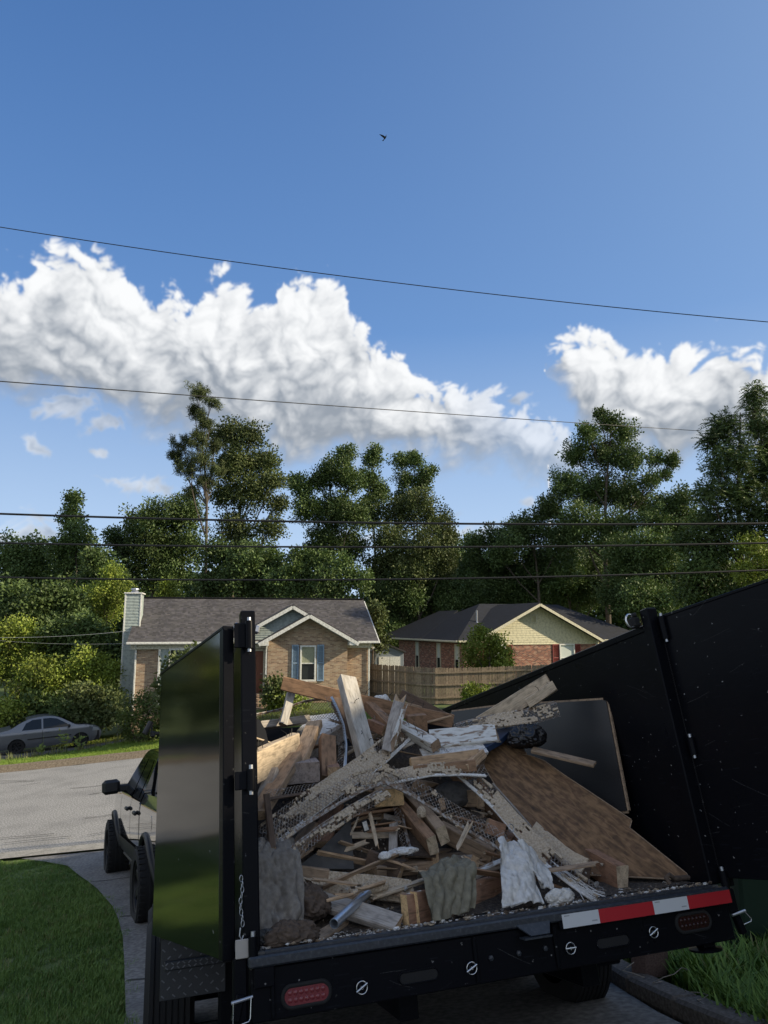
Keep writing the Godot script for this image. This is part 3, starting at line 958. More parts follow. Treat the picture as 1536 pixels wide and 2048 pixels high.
func make_house_with_chimney():
	var turn := Basis(Vector3.UP, deg_to_rad(12))
	var h := thing("brick_house", "low tan brick house with grey shingle roof, green siding gable, blue shutters and square chimney", "house", Transform3D(turn, Vector3(-12.4, -1.9, -36)))
	var wall := Shape.new()
	wall.box(Vector3(5.95, 0.55, -4.2), Vector3(11.9, 4.6, 8.4))
	wall.plate(PackedVector2Array([Vector2(-8.4, 2.85), Vector2(0, 2.85), Vector2(-4.2, 5.2)]), 0.2, Transform3D(Basis(Vector3(0, 0, 1), Vector3.UP, Vector3(-1, 0, 0)), Vector3(11.7, 0, 0)))
	part("wall", wall, "brick_tan", h)
	var wing := Shape.new()
	wing.plate(PackedVector2Array([Vector2(6.5, -0.45), Vector2(10.6, -0.45), Vector2(10.6, 3.05), Vector2(8.56, 4.22), Vector2(6.5, 3.05)]), 0.62, Transform3D(Basis(), Vector3(0, 0, 0.62)))
	part("gable_wall", wing, "brick_tan", h)
	# main roof
	var roof := Shape.new()
	roof_slope(roof, Vector3(-0.35, 3.05, 0.42), Vector3(12.3, 3.05, 0.42), Vector3(12.3, 5.38, -4.2), Vector3(-0.35, 5.38, -4.2))
	roof_slope(roof, Vector3(-0.35, 3.05, -8.82), Vector3(12.3, 3.05, -8.82), Vector3(12.3, 5.38, -4.2), Vector3(-0.35, 5.38, -4.2))
	part("roof", roof, "shingle_grey", h)
	var cap := Shape.new()
	cap.bar(Vector3(-0.35, 5.40, -4.2), Vector3(12.3, 5.40, -4.2), 0.26, 0.05, Vector3.UP, 0.01)
	part("ridge_cap", cap, "shingle_black", h)
	gutter_run(h, Vector3(-0.38, 2.98, 0.47), Vector3(6.05, 2.98, 0.47))
	gutter_run(h, Vector3(11.08, 2.98, 0.47), Vector3(12.34, 2.98, 0.47))
	for q in [[3.1, 6.6], [11.3, 1.36]]:
		var fr := Shape.new()
		fr.box(Vector3(q[0], 2.80, 0.10), Vector3(q[1], 0.24, 0.2))
		part("frieze_board", fr, "trim_cream", h)
	for k in [-1, 1]:
		var b := Shape.new()
		b.bar(Vector3(12.31, 2.93, -4.2 + k * 4.62), Vector3(12.31, 5.26, -4.2), 0.03, 0.16, Vector3(1, 0, 0))
		part("rake_board", b, "trim_white", h)
	# porch gable with siding, then the brick gable in front of it
	gable_front(h, 7.72, 3.3, 3.06, 4.92, 0.30, 0.46, 4.0, "shingle_grey", "trim_white")
	var back := Shape.new()
	back.plate(PackedVector2Array([Vector2(4.55, 3.02), Vector2(10.9, 3.02), Vector2(7.72, 4.80)]), 0.1, Transform3D(Basis(), Vector3(0, 0, 0.28)))
	part("gable_panel", back, "siding_green", h)
	lap_boards(h, [Vector2(4.55, 3.02), Vector2(10.9, 3.02), Vector2(7.72, 4.80)], 0.285, 0.115, "siding_green")
	gable_front(h, 8.56, 2.52, 3.04, 4.46, 0.62, 0.60, 4.4, "shingle_grey", "trim_white")
	for k in [-1, 1]:
		var r := Shape.new()
		r.box(Vector3(8.56 + k * 2.28, 2.94, 0.92), Vector3(0.46, 0.20, 0.58), Basis(), 0.01)
		part("eave_return", r, "trim_white", h)
	# front: brick, siding, window pair, recessed porch with door and steps, shuttered window
	var side := Shape.new()
	side.box(Vector3(3.3, 1.2, 0.06), Vector3(4.2, 3.0, 0.12))
	part("siding_panel", side, "siding_green", h)
	lap_boards(h, [Vector2(1.2, -0.3), Vector2(5.4, -0.3), Vector2(5.4, 2.68), Vector2(1.2, 2.68)], 0.122, 0.16, "siding_green")
	for x in [1.19, 5.41]:
		var c := Shape.new()
		c.box(Vector3(x, 1.2, 0.09), Vector3(0.10, 2.98, 0.22), Basis(), 0.008)
		part("corner_board", c, "trim_white", h)
	window_unit(h, Vector3(2.12, 0.92, 0.185), 0.86, 1.75, 3, 3)
	window_unit(h, Vector3(3.04, 0.92, 0.185), 0.86, 1.75, 3, 3)
	window_unit(h, Vector3(3.96, 0.92, 0.185), 0.86, 1.75, 3, 3)
	var porch := Shape.new()
	porch.box(Vector3(5.95, 1.42, 0.012), Vector3(0.98, 2.5, 0.02))
	part("porch_recess", porch, "brick_tan", h)
	var door := Shape.new()
	door.box(Vector3(5.88, 1.48, 0.05), Vector3(0.86, 2.1, 0.05), Basis(), 0.01)
	for k in [-1, 1]:
		for j in 2:
			door.box(Vector3(5.88 + k * 0.2, 1.0 + j * 0.95, 0.08), Vector3(0.26, 0.72, 0.02), Basis(), 0.008)
	var d := part("door", door, "door_red", h)
	var knob := Shape.new()
	knob.tube([Vector3(6.22, 1.4, 0.07), Vector3(6.22, 1.4, 0.14)], [0.02, 0.035])
	part("handle", knob, "chrome", d)
	var case := Shape.new()
	for x in [5.40, 6.36]:
		case.box(Vector3(x, 1.5, 0.06), Vector3(0.09, 2.24, 0.08), Basis(), 0.006)
	case.box(Vector3(5.88, 2.6, 0.06), Vector3(0.87, 0.09, 0.08), Basis(), 0.006)
	part("door_frame", case, "trim_cream", h)
	for k in 4:
		var st := Shape.new()
		st.box(Vector3(5.75, 0.35 - k * 0.19, 0.35 + k * 0.30), Vector3(1.5, 0.17, 0.34), Basis(), 0.012)
		part("step", st, "brick_tan", h)
	var rail := Shape.new()
	for k in 4:
		rail.tube([Vector3(6.42, 0.45 - k * 0.19, 0.35 + k * 0.30), Vector3(6.42, 1.28 - k * 0.19, 0.35 + k * 0.30)], 0.014, 6)
	rail.tube([Vector3(6.42, 1.30, 0.25), Vector3(6.42, 0.70, 1.30)], 0.02, 6)
	part("handrail", rail, "iron", h)
	window_unit(h, Vector3(8.55, 1.07, 0.655), 0.74, 1.72, 1, 1, "curtain", "pane")
	shutter(h, Vector3(7.90, 1.95, 0.66), 0.36, 1.84, "shutter_blue")
	shutter(h, Vector3(9.20, 1.95, 0.66), 0.36, 1.84, "shutter_blue")
	down_pipe(h, 0.05, 0.0, 2.95, -0.4)
	down_pipe(h, 6.44, 0.5, 2.95, -0.35, 0.12)
	down_pipe(h, 11.84, 0.0, 2.95, -0.3)
	var lamp := Shape.new()
	lamp.box(Vector3(12.0, 2.72, -0.4), Vector3(0.10, 0.10, 0.10), Basis(), 0.01)
	lamp.lathe(Vector3(12.10, 2.70, -0.36), Vector3(0.5, -0.5, 0.6), [Vector2(0, 0.03), Vector2(0.12, 0.075), Vector2(0.13, 0.0)], 12)
	lamp.lathe(Vector3(12.10, 2.70, -0.46), Vector3(0.6, -0.5, -0.1), [Vector2(0, 0.03), Vector2(0.12, 0.075), Vector2(0.13, 0.0)], 12)
	part("flood_light", lamp, "trim_white", h)
	# chimney on the left end wall
	var ch := Node3D.new()
	ch.name = "chimney"
	h.add_child(ch, true)
	ch.position = Vector3(-0.36, 0, -1.2)
	var core := Shape.new()
	core.box(Vector3(0, 1.9, -0.5), Vector3(0.76, 7.15, 1.2))
	part("core", core, "siding_green", ch)
	lap_boards(ch, [Vector2(-0.35, -1.6), Vector2(0.35, -1.6), Vector2(0.35, 5.42), Vector2(-0.35, 5.42)], 0.102, 0.155, "siding_green")
	for k in [-1, 1]:
		var c := Shape.new()
		c.box(Vector3(k * 0.385, 1.92, 0.10), Vector3(0.075, 7.1, 0.075), Basis(), 0.008)
		part("corner_board", c, "trim_white", ch)
	var top := Shape.new()
	top.box(Vector3(0, 5.50, -0.5), Vector3(0.92, 0.07, 1.36), Basis(), 0.012)
	part("cap", top, "trim_white", ch)
	var flue := Shape.new()
	flue.lathe(Vector3(0, 5.53, -0.45), Vector3.UP, [Vector2(0, 0.26), Vector2(0.12, 0.15), Vector2(0.17, 0.15), Vector2(0.18, 0.22), Vector2(0.24, 0.20), Vector2(0.26, 0.0)], 16)
	part("flue", flue, "zinc", ch)

func make_house_with_yellow_gable():
	var turn := Basis(Vector3.UP, deg_to_rad(20))
	var h := thing("brick_house", "red brick house with black hipped roof, pale yellow siding gable and dark red shutters", "house", Transform3D(turn, Vector3(5.0, -2.0, -46)))
	var wall := Shape.new()
	wall.box(Vector3(7.2, 1.1, -5.6), Vector3(14.4, 3.4, 11.2))
	part("wall", wall, "brick_red", h)
	var roof := Shape.new()
	var a := Vector3(-0.4, 2.98, 0.1)
	var b := Vector3(14.9, 2.98, 0.1)
	var c := Vector3(14.9, 2.98, -11.6)
	var d := Vector3(-0.4, 2.98, -11.6)
	var r1 := Vector3(4.2, 5.5, -5.6)
	var r2 := Vector3(10.9, 5.5, -5.6)
	roof_slope(roof, a, b, r2, r1)
	roof_slope(roof, d, c, r2, r1)
	roof_slope(roof, a, d, r1, r1 + Vector3(0.01, 0, 0))
	roof_slope(roof, b, c, r2, r2 - Vector3(0.01, 0, 0))
	roof_slope(roof, Vector3(-0.4, 3.0, -6.0), Vector3(-0.4, 3.0, -14.5), Vector3(3.4, 5.06, -11.0), Vector3(3.4, 5.06, -7.6))
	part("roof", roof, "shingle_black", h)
	for e in [[a, b, Vector3(0, -0.06, 0.05)], [a, d, Vector3(-0.05, -0.06, 0)], [b, c, Vector3(0.05, -0.06, 0)]]:
		gutter_run(h, e[0] + e[2], e[1] + e[2], "trim_cream")
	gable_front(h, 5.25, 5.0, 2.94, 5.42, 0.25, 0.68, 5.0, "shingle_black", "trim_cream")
	var tri := [Vector2(0.35, 2.70), Vector2(10.2, 2.70), Vector2(10.2, 2.92), Vector2(5.25, 5.30), Vector2(0.35, 2.92)]
	var g := Shape.new()
	g.plate(PackedVector2Array(tri), 0.25, Transform3D(Basis(), Vector3(0, 0, 0.24)))
	part("gable_panel", g, "siding_yellow", h)
	lap_boards(h, tri, 0.245, 0.15, "siding_yellow")
	var front := Shape.new()
	front.box(Vector3(5.05, 1.05, 0.11), Vector3(10.1, 3.3, 0.22))
	part("front_wall", front, "brick_red", h)
	var vent := Node3D.new()
	vent.name = "gable_vent"
	h.add_child(vent, true)
	vent.position = Vector3(5.1, 4.36, 0.29)
	var vf := Shape.new()
	for k in [-1, 1]:
		vf.box(Vector3(k * 0.22, 0, 0), Vector3(0.06, 0.56, 0.06))
		vf.box(Vector3(0, k * 0.25, 0), Vector3(0.38, 0.06, 0.06))
	part("frame", vf, "trim_cream", vent)
	for k in 6:
		var sl := Shape.new()
		sl.box(Vector3(0, -0.18 + k * 0.07, 0), Vector3(0.38, 0.06, 0.015), Basis(Vector3.RIGHT, 0.7))
		part("slat", sl, "siding_yellow", vent)
	for x in [2.35, 7.60]:
		window_unit(h, Vector3(x, 0.95, 0.255), 1.1, 1.72, 1, 1, "blind", "blind")
		shutter(h, Vector3(x - 0.85, 1.82, 0.26), 0.5, 1.78, "shutter_red")
		shutter(h, Vector3(x + 0.85, 1.82, 0.26), 0.5, 1.78, "shutter_red")
	for z in [-0.75, -3.6, -7.4]:
		var w := Node3D.new()
		w.name = "side_window"
		h.add_child(w, true)
		w.position = Vector3(-0.02, 1.75, z)
		var f := Shape.new()
		for k in [-1, 1]:
			f.box(Vector3(0, 0, k * 0.28), Vector3(0.10, 2.0, 0.06))
			f.box(Vector3(0, k * 0.97, 0), Vector3(0.10, 0.06, 0.5))
		part("frame", f, "trim_cream", w)
		for k in 2:
			var p := Shape.new()
			p.box(Vector3(0.01, 0.47 - 0.94 * k, 0), Vector3(0.03, 0.92, 0.52))
			part("pane", p, "blind" if k == 0 else "pane", w)
	down_pipe(h, 9.95, 0.22, 2.92, -0.5)
	var pipe := Shape.new()
	pipe.tube([Vector3(2.4, 3.9, -2.6), Vector3(2.4, 4.95, -2.6)], 0.07, 10)
	pipe.lathe(Vector3(2.4, 3.98, -2.6), Vector3.UP, [Vector2(0, 0.24), Vector2(0.2, 0.075)], 12)
	part("vent_pipe", pipe, "zinc", h)

func make_fence():
	var f := thing("picket_fence", "weathered wooden privacy fence around the yard of the red brick house", "fence")
	var line := [Vector2(-0.75, -39.4), Vector2(1.65, -37.4), Vector2(2.6, -37.1), Vector2(13.5, -38.6)]
	var one := Shape.new()
	one.plate(PackedVector2Array([Vector2(-0.066, 0), Vector2(0.066, 0), Vector2(0.066, 1.76), Vector2(0.035, 1.80), Vector2(-0.035, 1.80), Vector2(-0.066, 1.76)]), 0.018)
	var picket := one.mesh()
	var tones := []
	for k in 5:
		var m: StandardMaterial3D = mats["fence_wood"].duplicate()
		m.albedo_color = (Color(0.30, 0.235, 0.165) * rng.randf_range(0.7, 1.15)).linear_to_srgb()
		m.uv1_offset = Vector3(k * 0.3, k * 0.17, 0)
		tones.append(m)
	for i in line.size() - 1:
		var a: Vector2 = line[i]
		var b: Vector2 = line[i + 1]
		var n := int(a.distance_to(b) / 0.142)
		var face := -atan2(b.y - a.y, b.x - a.x)
		var top := 0.0
		for k in n:
			var p := a.lerp(b, (k + 0.5) / n)
			var t := Basis(Vector3.UP, face) * Basis(Vector3(0, 0, 1), rng.randf_range(-0.012, 0.012))
			part("picket", picket, tones[rng.randi() % 5], f, Transform3D(t, on_ground(p.x, p.y, 0.06 + rng.randf_range(-0.02, 0.02))))
		for y in [0.35, 0.98, 1.58]:
			var s := Shape.new()
			var off := Vector2(-(b - a).normalized().y, (b - a).normalized().x) * 0.035
			s.bar(on_ground(a.x + off.x, a.y + off.y, y), on_ground(b.x + off.x, b.y + off.y, y), 0.038, 0.085, Vector3.UP, 0.004)
			part("rail", s, tones[i], f)
		for k in int(a.distance_to(b) / 2.3) + 1:
			var p := a.lerp(b, minf(1.0, k * 2.3 / a.distance_to(b)))
			var s := Shape.new()
			s.bar(on_ground(p.x, p.y - 0.09, -0.1), on_ground(p.x, p.y - 0.09, 1.7), 0.09, 0.09, Vector3.FORWARD, 0.006)
			part("post", s, tones[2], f)

func make_shed():
	var s := thing("garden_shed", "small pale grey shed behind the fence between the two houses", "shed", Transform3D(Basis(Vector3.UP, 0.2), Vector3(0.35, -2.0, -47.0)))
	var w := Shape.new()
	w.box(Vector3(0, 1.15, -0.9), Vector3(1.9, 2.3, 1.8), Basis(), 0.02)
	part("wall", w, "shed_wall", s)
	var r := Shape.new()
	for k in [-1, 1]:
		roof_slope(r, Vector3(k * 1.08, 2.26, 0.15), Vector3(k * 1.08, 2.26, -1.95), Vector3(0, 2.72, -1.95), Vector3(0, 2.72, 0.15))
	part("roof", r, "shingle_grey", s)
	var g := Shape.new()
	g.plate(PackedVector2Array([Vector2(-0.95, 2.29), Vector2(0.95, 2.29), Vector2(0, 2.64)]), 0.05, Transform3D(Basis(), Vector3(0, 0, 0.003)))
	part("gable_panel", g, "shed_wall", s)
	for k in [-1, 1]:
		var d := Shape.new()
		d.box(Vector3(k * 0.36, 0.98, 0.02), Vector3(0.70, 1.9, 0.04), Basis(), 0.008)
		part("door", d, "trim_white", s)

func make_shading_side():
	# the house whose drive this is: beside the trailer, outside the frame, its shade lies over the drive and the grass
	var h := thing("drive_house", "two storey house on the right of the drive, outside the frame, shading the trailer", "house", Transform3D(Basis(), Vector3(9.5, 0.4, -11.0)))
	var w := Shape.new()
	w.box(Vector3(4.5, 2.9, 8.5), Vector3(9.0, 6.6, 17.0))
	w.plate(PackedVector2Array([Vector2(0, 6.2), Vector2(9, 6.2), Vector2(4.5, 8.9)]), 17.0, Transform3D(Basis(), Vector3(0, 0, 17.0)))
	part("wall", w, "neighbour_wall", h)
	var r := Shape.new()
	for k in [-1, 1]:
		roof_slope(r, Vector3(4.5 + k * 5.0, 6.0, -0.4), Vector3(4.5 + k * 5.0, 6.0, 17.4), Vector3(4.5, 9.05, 17.4), Vector3(4.5, 9.05, -0.4))
	part("roof", r, "shingle_black", h)
	for y in [0.9, 3.7]:
		for z in [3.0, 8.5, 14.0]:
			var o := Node3D.new()
			o.name = "window"
			h.add_child(o, true)
			o.transform = Transform3D(Basis(Vector3.UP, -PI / 2), Vector3(0, y, z))
			var f := Shape.new()
			for k in [-1, 1]:
				f.box(Vector3(k * 0.5, 0.75, 0.03), Vector3(0.09, 1.6, 0.1))
				f.box(Vector3(0, 0.75 + k * 0.75, 0.03), Vector3(0.91, 0.09, 0.1))
			part("frame", f, "trim_white", o)
			var p := Shape.new()
			p.box(Vector3(0, 0.75, 0.01), Vector3(0.94, 1.44, 0.02))
			part("pane", p, "pane", o)

# ---------------------------------------------------------------- plants
const GREENS := {   # leaf form, base colour, second colour, clumps for each square metre of lobe, clump size
	"broad": ["broad", Color(0.068, 0.112, 0.036), Color(0.112, 0.162, 0.052), 50.0, 0.60],
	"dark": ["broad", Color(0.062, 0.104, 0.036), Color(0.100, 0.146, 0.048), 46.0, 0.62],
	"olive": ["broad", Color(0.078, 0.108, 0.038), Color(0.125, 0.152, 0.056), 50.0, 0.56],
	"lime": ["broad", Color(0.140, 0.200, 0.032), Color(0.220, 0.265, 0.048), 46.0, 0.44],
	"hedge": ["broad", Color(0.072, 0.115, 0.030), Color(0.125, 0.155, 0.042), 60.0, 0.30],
	"pine": ["pine", Color(0.072, 0.098, 0.038), Color(0.105, 0.126, 0.050), 40.0, 0.60],
	"feather": ["feather", Color(0.060, 0.100, 0.036), Color(0.095, 0.140, 0.046), 44.0, 0.72],
}
var leaf_forms := {}

func leaf_form(kind: String) -> ArrayMesh:
	if leaf_forms.has(kind):
		return leaf_forms[kind]
	var r := RandomNumberGenerator.new()
	r.seed = hash(kind)
	var s := Shape.new()
	if kind == "broad":
		for k in 30:
			var d := Vector3(r.randfn(), r.randfn(), r.randfn()).normalized()
			var at := d * pow(r.randf(), 0.5) * 0.8
			leaf(s, at, (d + Vector3(r.randfn(), r.randfn() - 0.4, r.randfn()) * 0.7).normalized(), r.randf_range(0.26, 0.42), 0.62, r)
	elif kind == "pine":
		for k in 70:
			var d := Vector3(r.randfn(), r.randfn() + 0.3, r.randfn()).normalized()
			var at := Vector3(r.randf_range(-0.5, 0.5), r.randf_range(-0.2, 0.2), r.randf_range(-0.5, 0.5))
			leaf(s, at, d, r.randf_range(0.34, 0.55), 0.13, r)
	else:
		for k in 6:
			var d := Vector3(r.randfn(), r.randfn() * 0.35 - 0.25, r.randfn()).normalized()
			var side := d.cross(Vector3.UP).normalized()
			for j in 7:
				for e in [-1, 1]:
					leaf(s, d * (0.15 + j * 0.13) + Vector3(0, -0.02 * j * j * 0.3, 0), (side * e + d * 0.7 + Vector3(0, -0.25, 0)).normalized(), 0.27 - 0.012 * j, 0.36, r)
	leaf_forms[kind] = s.mesh()
	return leaf_forms[kind]

func leaf(s: Shape, at: Vector3, d: Vector3, length: float, ratio: float, r: RandomNumberGenerator):   # a leaf folded along its rib
	var side := d.cross(Vector3(r.randfn(), r.randfn(), r.randfn())).normalized()
	var lift := d.cross(side) * length * 0.10
	var mid := at + d * length * 0.45
	s.tri(at, mid + side * length * ratio * 0.5 + lift, at + d * length)
	s.tri(at, at + d * length, mid - side * length * ratio * 0.5 + lift)

func plant(called: String, label: String, group: String, kind: String, where: Vector3, trunk_r: float, lobes: Array):
	var g: Array = GREENS[kind]
	var r := RandomNumberGenerator.new()
	r.seed = hash(label)
	var category := "tree" if called.ends_with("tree") else ("hedge" if kind == "hedge" else "bush")
	var o := thing(called, label, category, Transform3D(Basis(), where), group)
	var high := 0.0
	var mid := Vector3.ZERO
	for l in lobes:
		high = maxf(high, l.y + l.w * 0.4)
		mid += Vector3(l.x, 0, l.z) / lobes.size()
	# trunk and limbs
	var wood := Shape.new()
	var path := []
	var radii := []
	var steps := 9
	for k in steps + 1:
		var t := float(k) / steps
		var sway := Vector3(relief.get_noise_2d(where.x, t * 2.5), 0, relief.get_noise_2d(t * 2.5, where.x)) * 0.05 * high * t * (1.0 - t)
		path.append(Vector3(0, -0.3, 0).lerp(Vector3(mid.x * t * t, high * 0.93, mid.z * t * t), t) + sway)
		radii.append(trunk_r * (1.0 - 0.86 * t) * (1.35 if k == 0 else 1.0))
	wood.tube(path, radii, 8, false)
	for l in lobes:
		var tip := Vector3(l.x, l.y, l.z)
		var k := clampi(int((l.y - l.w * 1.1 - Vector2(l.x, l.z).length() * 0.5) / high * steps), 1, steps - 1)
		var a: Vector3 = path[k]
		var b := a.lerp(tip, 0.5) + Vector3(0, -0.08 * a.distance_to(tip), 0)
		wood.tube([a, b, tip], [radii[k] * 0.55, radii[k] * 0.36, trunk_r * 0.07], 6, false)
		for j in 4:
			var d := Vector3(r.randfn(), r.randfn() + 0.3, r.randfn()).normalized()
			wood.tube([b.lerp(tip, r.randf()), tip + d * l.w * 0.5, tip + d * l.w * 0.92], [trunk_r * 0.09, trunk_r * 0.06, trunk_r * 0.03], 4, false)
	part("trunk", wood, "bark", o)
	# crown: leaf clumps through the lobes, with gaps
	var places := []
	var tints := []
	for l in lobes:
		var tone := r.randf_range(0.75, 1.25)
		var n := int(g[3] * l.w * l.w * (1.25 if l.w < 0.8 else 1.0)) + 6
		for k in n:
			var d := Vector3(r.randfn(), r.randfn() * 0.9, r.randfn()).normalized()
			var bump := 0.82 + 0.42 * relief.get_noise_3d(where.x * 3.0 + l.x + d.x * 1.7, l.y + d.y * 1.7, l.z + d.z * 1.7) / 0.6
			var p: Vector3 = Vector3(l.x, l.y, l.z) + d * l.w * pow(r.randf(), 0.36) * bump
			if relief.get_noise_3d(p.x * 0.9 + where.x, p.y * 0.9, p.z * 0.9) < -0.36:
				continue
			if p.y < 0.05:
				continue
			var size: float = g[4] * r.randf_range(0.65, 1.2)
			if kind == "pine":
				size *= 0.9
			var turn := Basis.from_euler(Vector3(r.randf() * TAU, r.randf() * TAU, r.randf() * TAU))
			if kind == "feather":
				turn = Basis.from_euler(Vector3(r.randf_range(-0.3, 0.3), r.randf() * TAU, r.randf_range(-0.3, 0.3)))
			places.append(Transform3D(turn.scaled(Vector3.ONE * size), p))
			var c: Color = g[1].lerp(g[2], r.randf()) * tone * r.randf_range(0.8, 1.2)
			tints.append(Color(c.r, c.g, c.b))
	many("crown", leaf_form(g[0]), "needle" if kind == "pine" else "leaf", places, tints, o)

func bare_tree(label: String, where: Vector3, high: float, spread: float, seed: int):
	var o := thing("bare_tree", label, "tree", Transform3D(Basis(), where), "dead trees behind the grey roof")
	var s := Shape.new()
	var r := RandomNumberGenerator.new()
	r.seed = seed
	var tips := [[Vector3(0, -0.2, 0), Vector3(0, 1, 0), high * 0.42, 0.07]]
	for level in 4:
		var next := []
		for t in tips:
			var a: Vector3 = t[0]
			var d: Vector3 = t[1]
			var m: Vector3 = a + d * t[2] * 0.5 + Vector3(r.randfn(), r.randfn(), r.randfn()) * t[2] * 0.04
			var e: Vector3 = a + d * t[2] + Vector3(r.randfn(), r.randfn(), r.randfn()) * t[2] * 0.05
			s.tube([a, m, e], [t[3], t[3] * 0.8, t[3] * 0.6], 5, false)
			for k in 3 + (1 if level > 1 else 0):
				next.append([m.lerp(e, r.randf_range(0.3, 1.0)), (d + Vector3(r.randfn() * spread, r.randf_range(-0.2, 0.6), r.randfn() * spread)).normalized(), t[2] * r.randf_range(0.5, 0.75), t[3] * 0.55])
		tips = next
	part("branches", s, "dead_wood", o)

func make_trees():
	plant("broadleaf_tree", "slim pointed tree at the far left of the wood, with bare twigs on its right", "trees of the wood", "broad", Vector3(-22.35, -4.21, -52.00), 0.16, [Vector4(-0.72, 15.36, -0.06, 0.66), Vector4(-0.89, 14.10, -0.40, 1.08), Vector4(-0.12, 12.48, 0.55, 1.47), Vector4(-1.40, 11.44, -0.02, 1.24), Vector4(0.45, 11.05, -0.98, 1.43), Vector4(-0.75, 9.87, -1.16, 1.69)])
	plant("broadleaf_tree", "low dark tree at the left edge of the photograph beneath the wires", "trees of the wood", "broad", Vector3(-27.16, -4.29, -54.00), 0.20, [Vector4(-1.02, 11.50, 1.03, 1.52), Vector4(0.60, 11.53, 0.76, 1.44), Vector4(-0.12, 9.90, 1.43, 1.76), Vector4(1.30, 9.99, 0.16, 1.54)])
	plant("broadleaf_tree", "broad dark round tree between the slim pointed tree and the tall pine", "trees of the wood", "dark", Vector3(-18.48, -3.73, -58.00), 0.25, [Vector4(-1.22, 13.55, 1.46, 1.71), Vector4(0.43, 14.56, 0.16, 2.03), Vector4(1.97, 15.08, -0.46, 1.77), Vector4(-0.42, 11.67, 0.90, 2.27), Vector4(1.85, 12.25, -0.72, 2.34), Vector4(-2.87, 12.00, -0.25, 1.58), Vector4(-3.51, 12.70, 0.78, 0.91), Vector4(0.55, 9.73, -0.22, 2.13), Vector4(-2.39, 9.67, 0.71, 1.64)])
	plant("pine_tree", "tall thin pine with sparse tufts rising above all the others", "", "pine", Vector3(-12.52, -3.36, -50.00), 0.20, [Vector4(-1.00, 22.06, 0.12, 0.79), Vector4(-0.10, 21.27, 0.21, 0.55), Vector4(-1.39, 20.79, -0.18, 0.52), Vector4(-0.34, 19.81, 0.06, 0.60), Vector4(-0.70, 20.27, 0.29, 0.47), Vector4(-2.12, 18.20, -0.07, 0.88), Vector4(-2.65, 17.58, -0.26, 0.52), Vector4(-0.95, 18.48, 0.30, 0.87), Vector4(-1.54, 16.32, 0.43, 0.87), Vector4(-0.63, 17.10, 0.19, 0.95), Vector4(0.09, 18.25, -0.52, 0.68), Vector4(-2.38, 16.94, -0.40, 0.48), Vector4(-0.32, 15.58, -0.24, 0.80), Vector4(-1.32, 14.77, -0.45, 0.64), Vector4(0.32, 16.43, -0.44, 0.72)])
	plant("broadleaf_tree", "large rounded tree standing right beside the tall pine", "trees of the wood", "olive", Vector3(-11.28, -3.00, -53.00), 0.26, [Vector4(-0.11, 19.38, 0.31, 1.43), Vector4(1.36, 19.09, 0.79, 1.08), Vector4(-1.39, 19.38, -0.27, 1.02), Vector4(2.16, 17.37, -0.14, 1.35), Vector4(0.36, 17.31, 0.45, 1.84), Vector4(2.99, 15.67, 0.53, 1.09), Vector4(1.17, 14.83, 0.32, 1.93), Vector4(3.26, 13.99, 0.05, 0.93), Vector4(-0.66, 14.78, 0.59, 1.42), Vector4(2.77, 12.03, 0.47, 1.25), Vector4(0.02, 12.00, 0.13, 1.68), Vector4(-0.83, 17.18, -0.70, 1.11)])
	plant("broadleaf_tree", "tall light green tree with several pointed crowns left of the forked tree", "trees of the wood", "broad", Vector3(-4.17, -2.00, -60.00), 0.22, [Vector4(0.78, 18.63, -0.16, 1.05), Vector4(0.24, 16.97, 0.55, 1.42), Vector4(1.27, 16.18, 0.56, 1.42), Vector4(-1.25, 16.19, 0.10, 1.29), Vector4(-2.81, 15.65, 0.60, 1.13), Vector4(-2.24, 13.63, 0.83, 1.55), Vector4(-0.45, 13.68, -0.05, 1.91), Vector4(1.33, 13.03, 1.40, 1.87), Vector4(-3.58, 16.20, 0.02, 0.67), Vector4(-0.80, 11.03, 0.49, 1.99), Vector4(-1.81, 9.77, -0.49, 1.35), Vector4(1.25, 10.53, -0.75, 1.74), Vector4(-0.73, 17.45, -0.23, 0.67)])
	plant("broadleaf_tree", "narrow tree between the many pointed tree and the forked tree", "trees of the wood", "broad", Vector3(-0.89, -2.00, -64.00), 0.17, [Vector4(-0.18, 19.18, -0.34, 1.02), Vector4(-0.62, 17.29, 0.31, 1.37), Vector4(0.38, 16.07, -0.39, 1.33), Vector4(-0.29, 14.25, 0.49, 1.72), Vector4(0.06, 19.97, -0.07, 0.51)])
	plant("broadleaf_tree", "forked tree whose two thin crowns stand up against the sky", "trees of the wood", "broad", Vector3(2.66, -2.00, -66.00), 0.18, [Vector4(-1.15, 19.15, 0.31, 0.99), Vector4(0.38, 19.34, 0.09, 0.94), Vector4(1.19, 18.16, 0.61, 0.78), Vector4(-0.78, 17.41, 0.53, 1.15), Vector4(0.89, 17.21, -0.88, 1.06), Vector4(1.98, 18.35, 0.20, 0.42), Vector4(0.11, 19.89, -0.16, 0.47), Vector4(-0.57, 15.67, -0.39, 1.48)])
	plant("broadleaf_tree", "rounded brownish green tree in front of the forked tree", "trees of the wood", "olive", Vector3(2.93, -1.99, -62.00), 0.22, [Vector4(-1.50, 13.66, -0.74, 1.90), Vector4(0.34, 14.52, 0.07, 1.68), Vector4(1.68, 12.79, -0.30, 1.78), Vector4(-2.42, 11.15, 1.51, 1.93), Vector4(0.58, 10.71, 1.57, 2.02), Vector4(2.64, 11.60, 0.63, 1.17), Vector4(-0.71, 9.01, 1.40, 2.22), Vector4(2.32, 9.39, 0.98, 1.36), Vector4(-3.28, 9.05, 0.97, 1.46)])
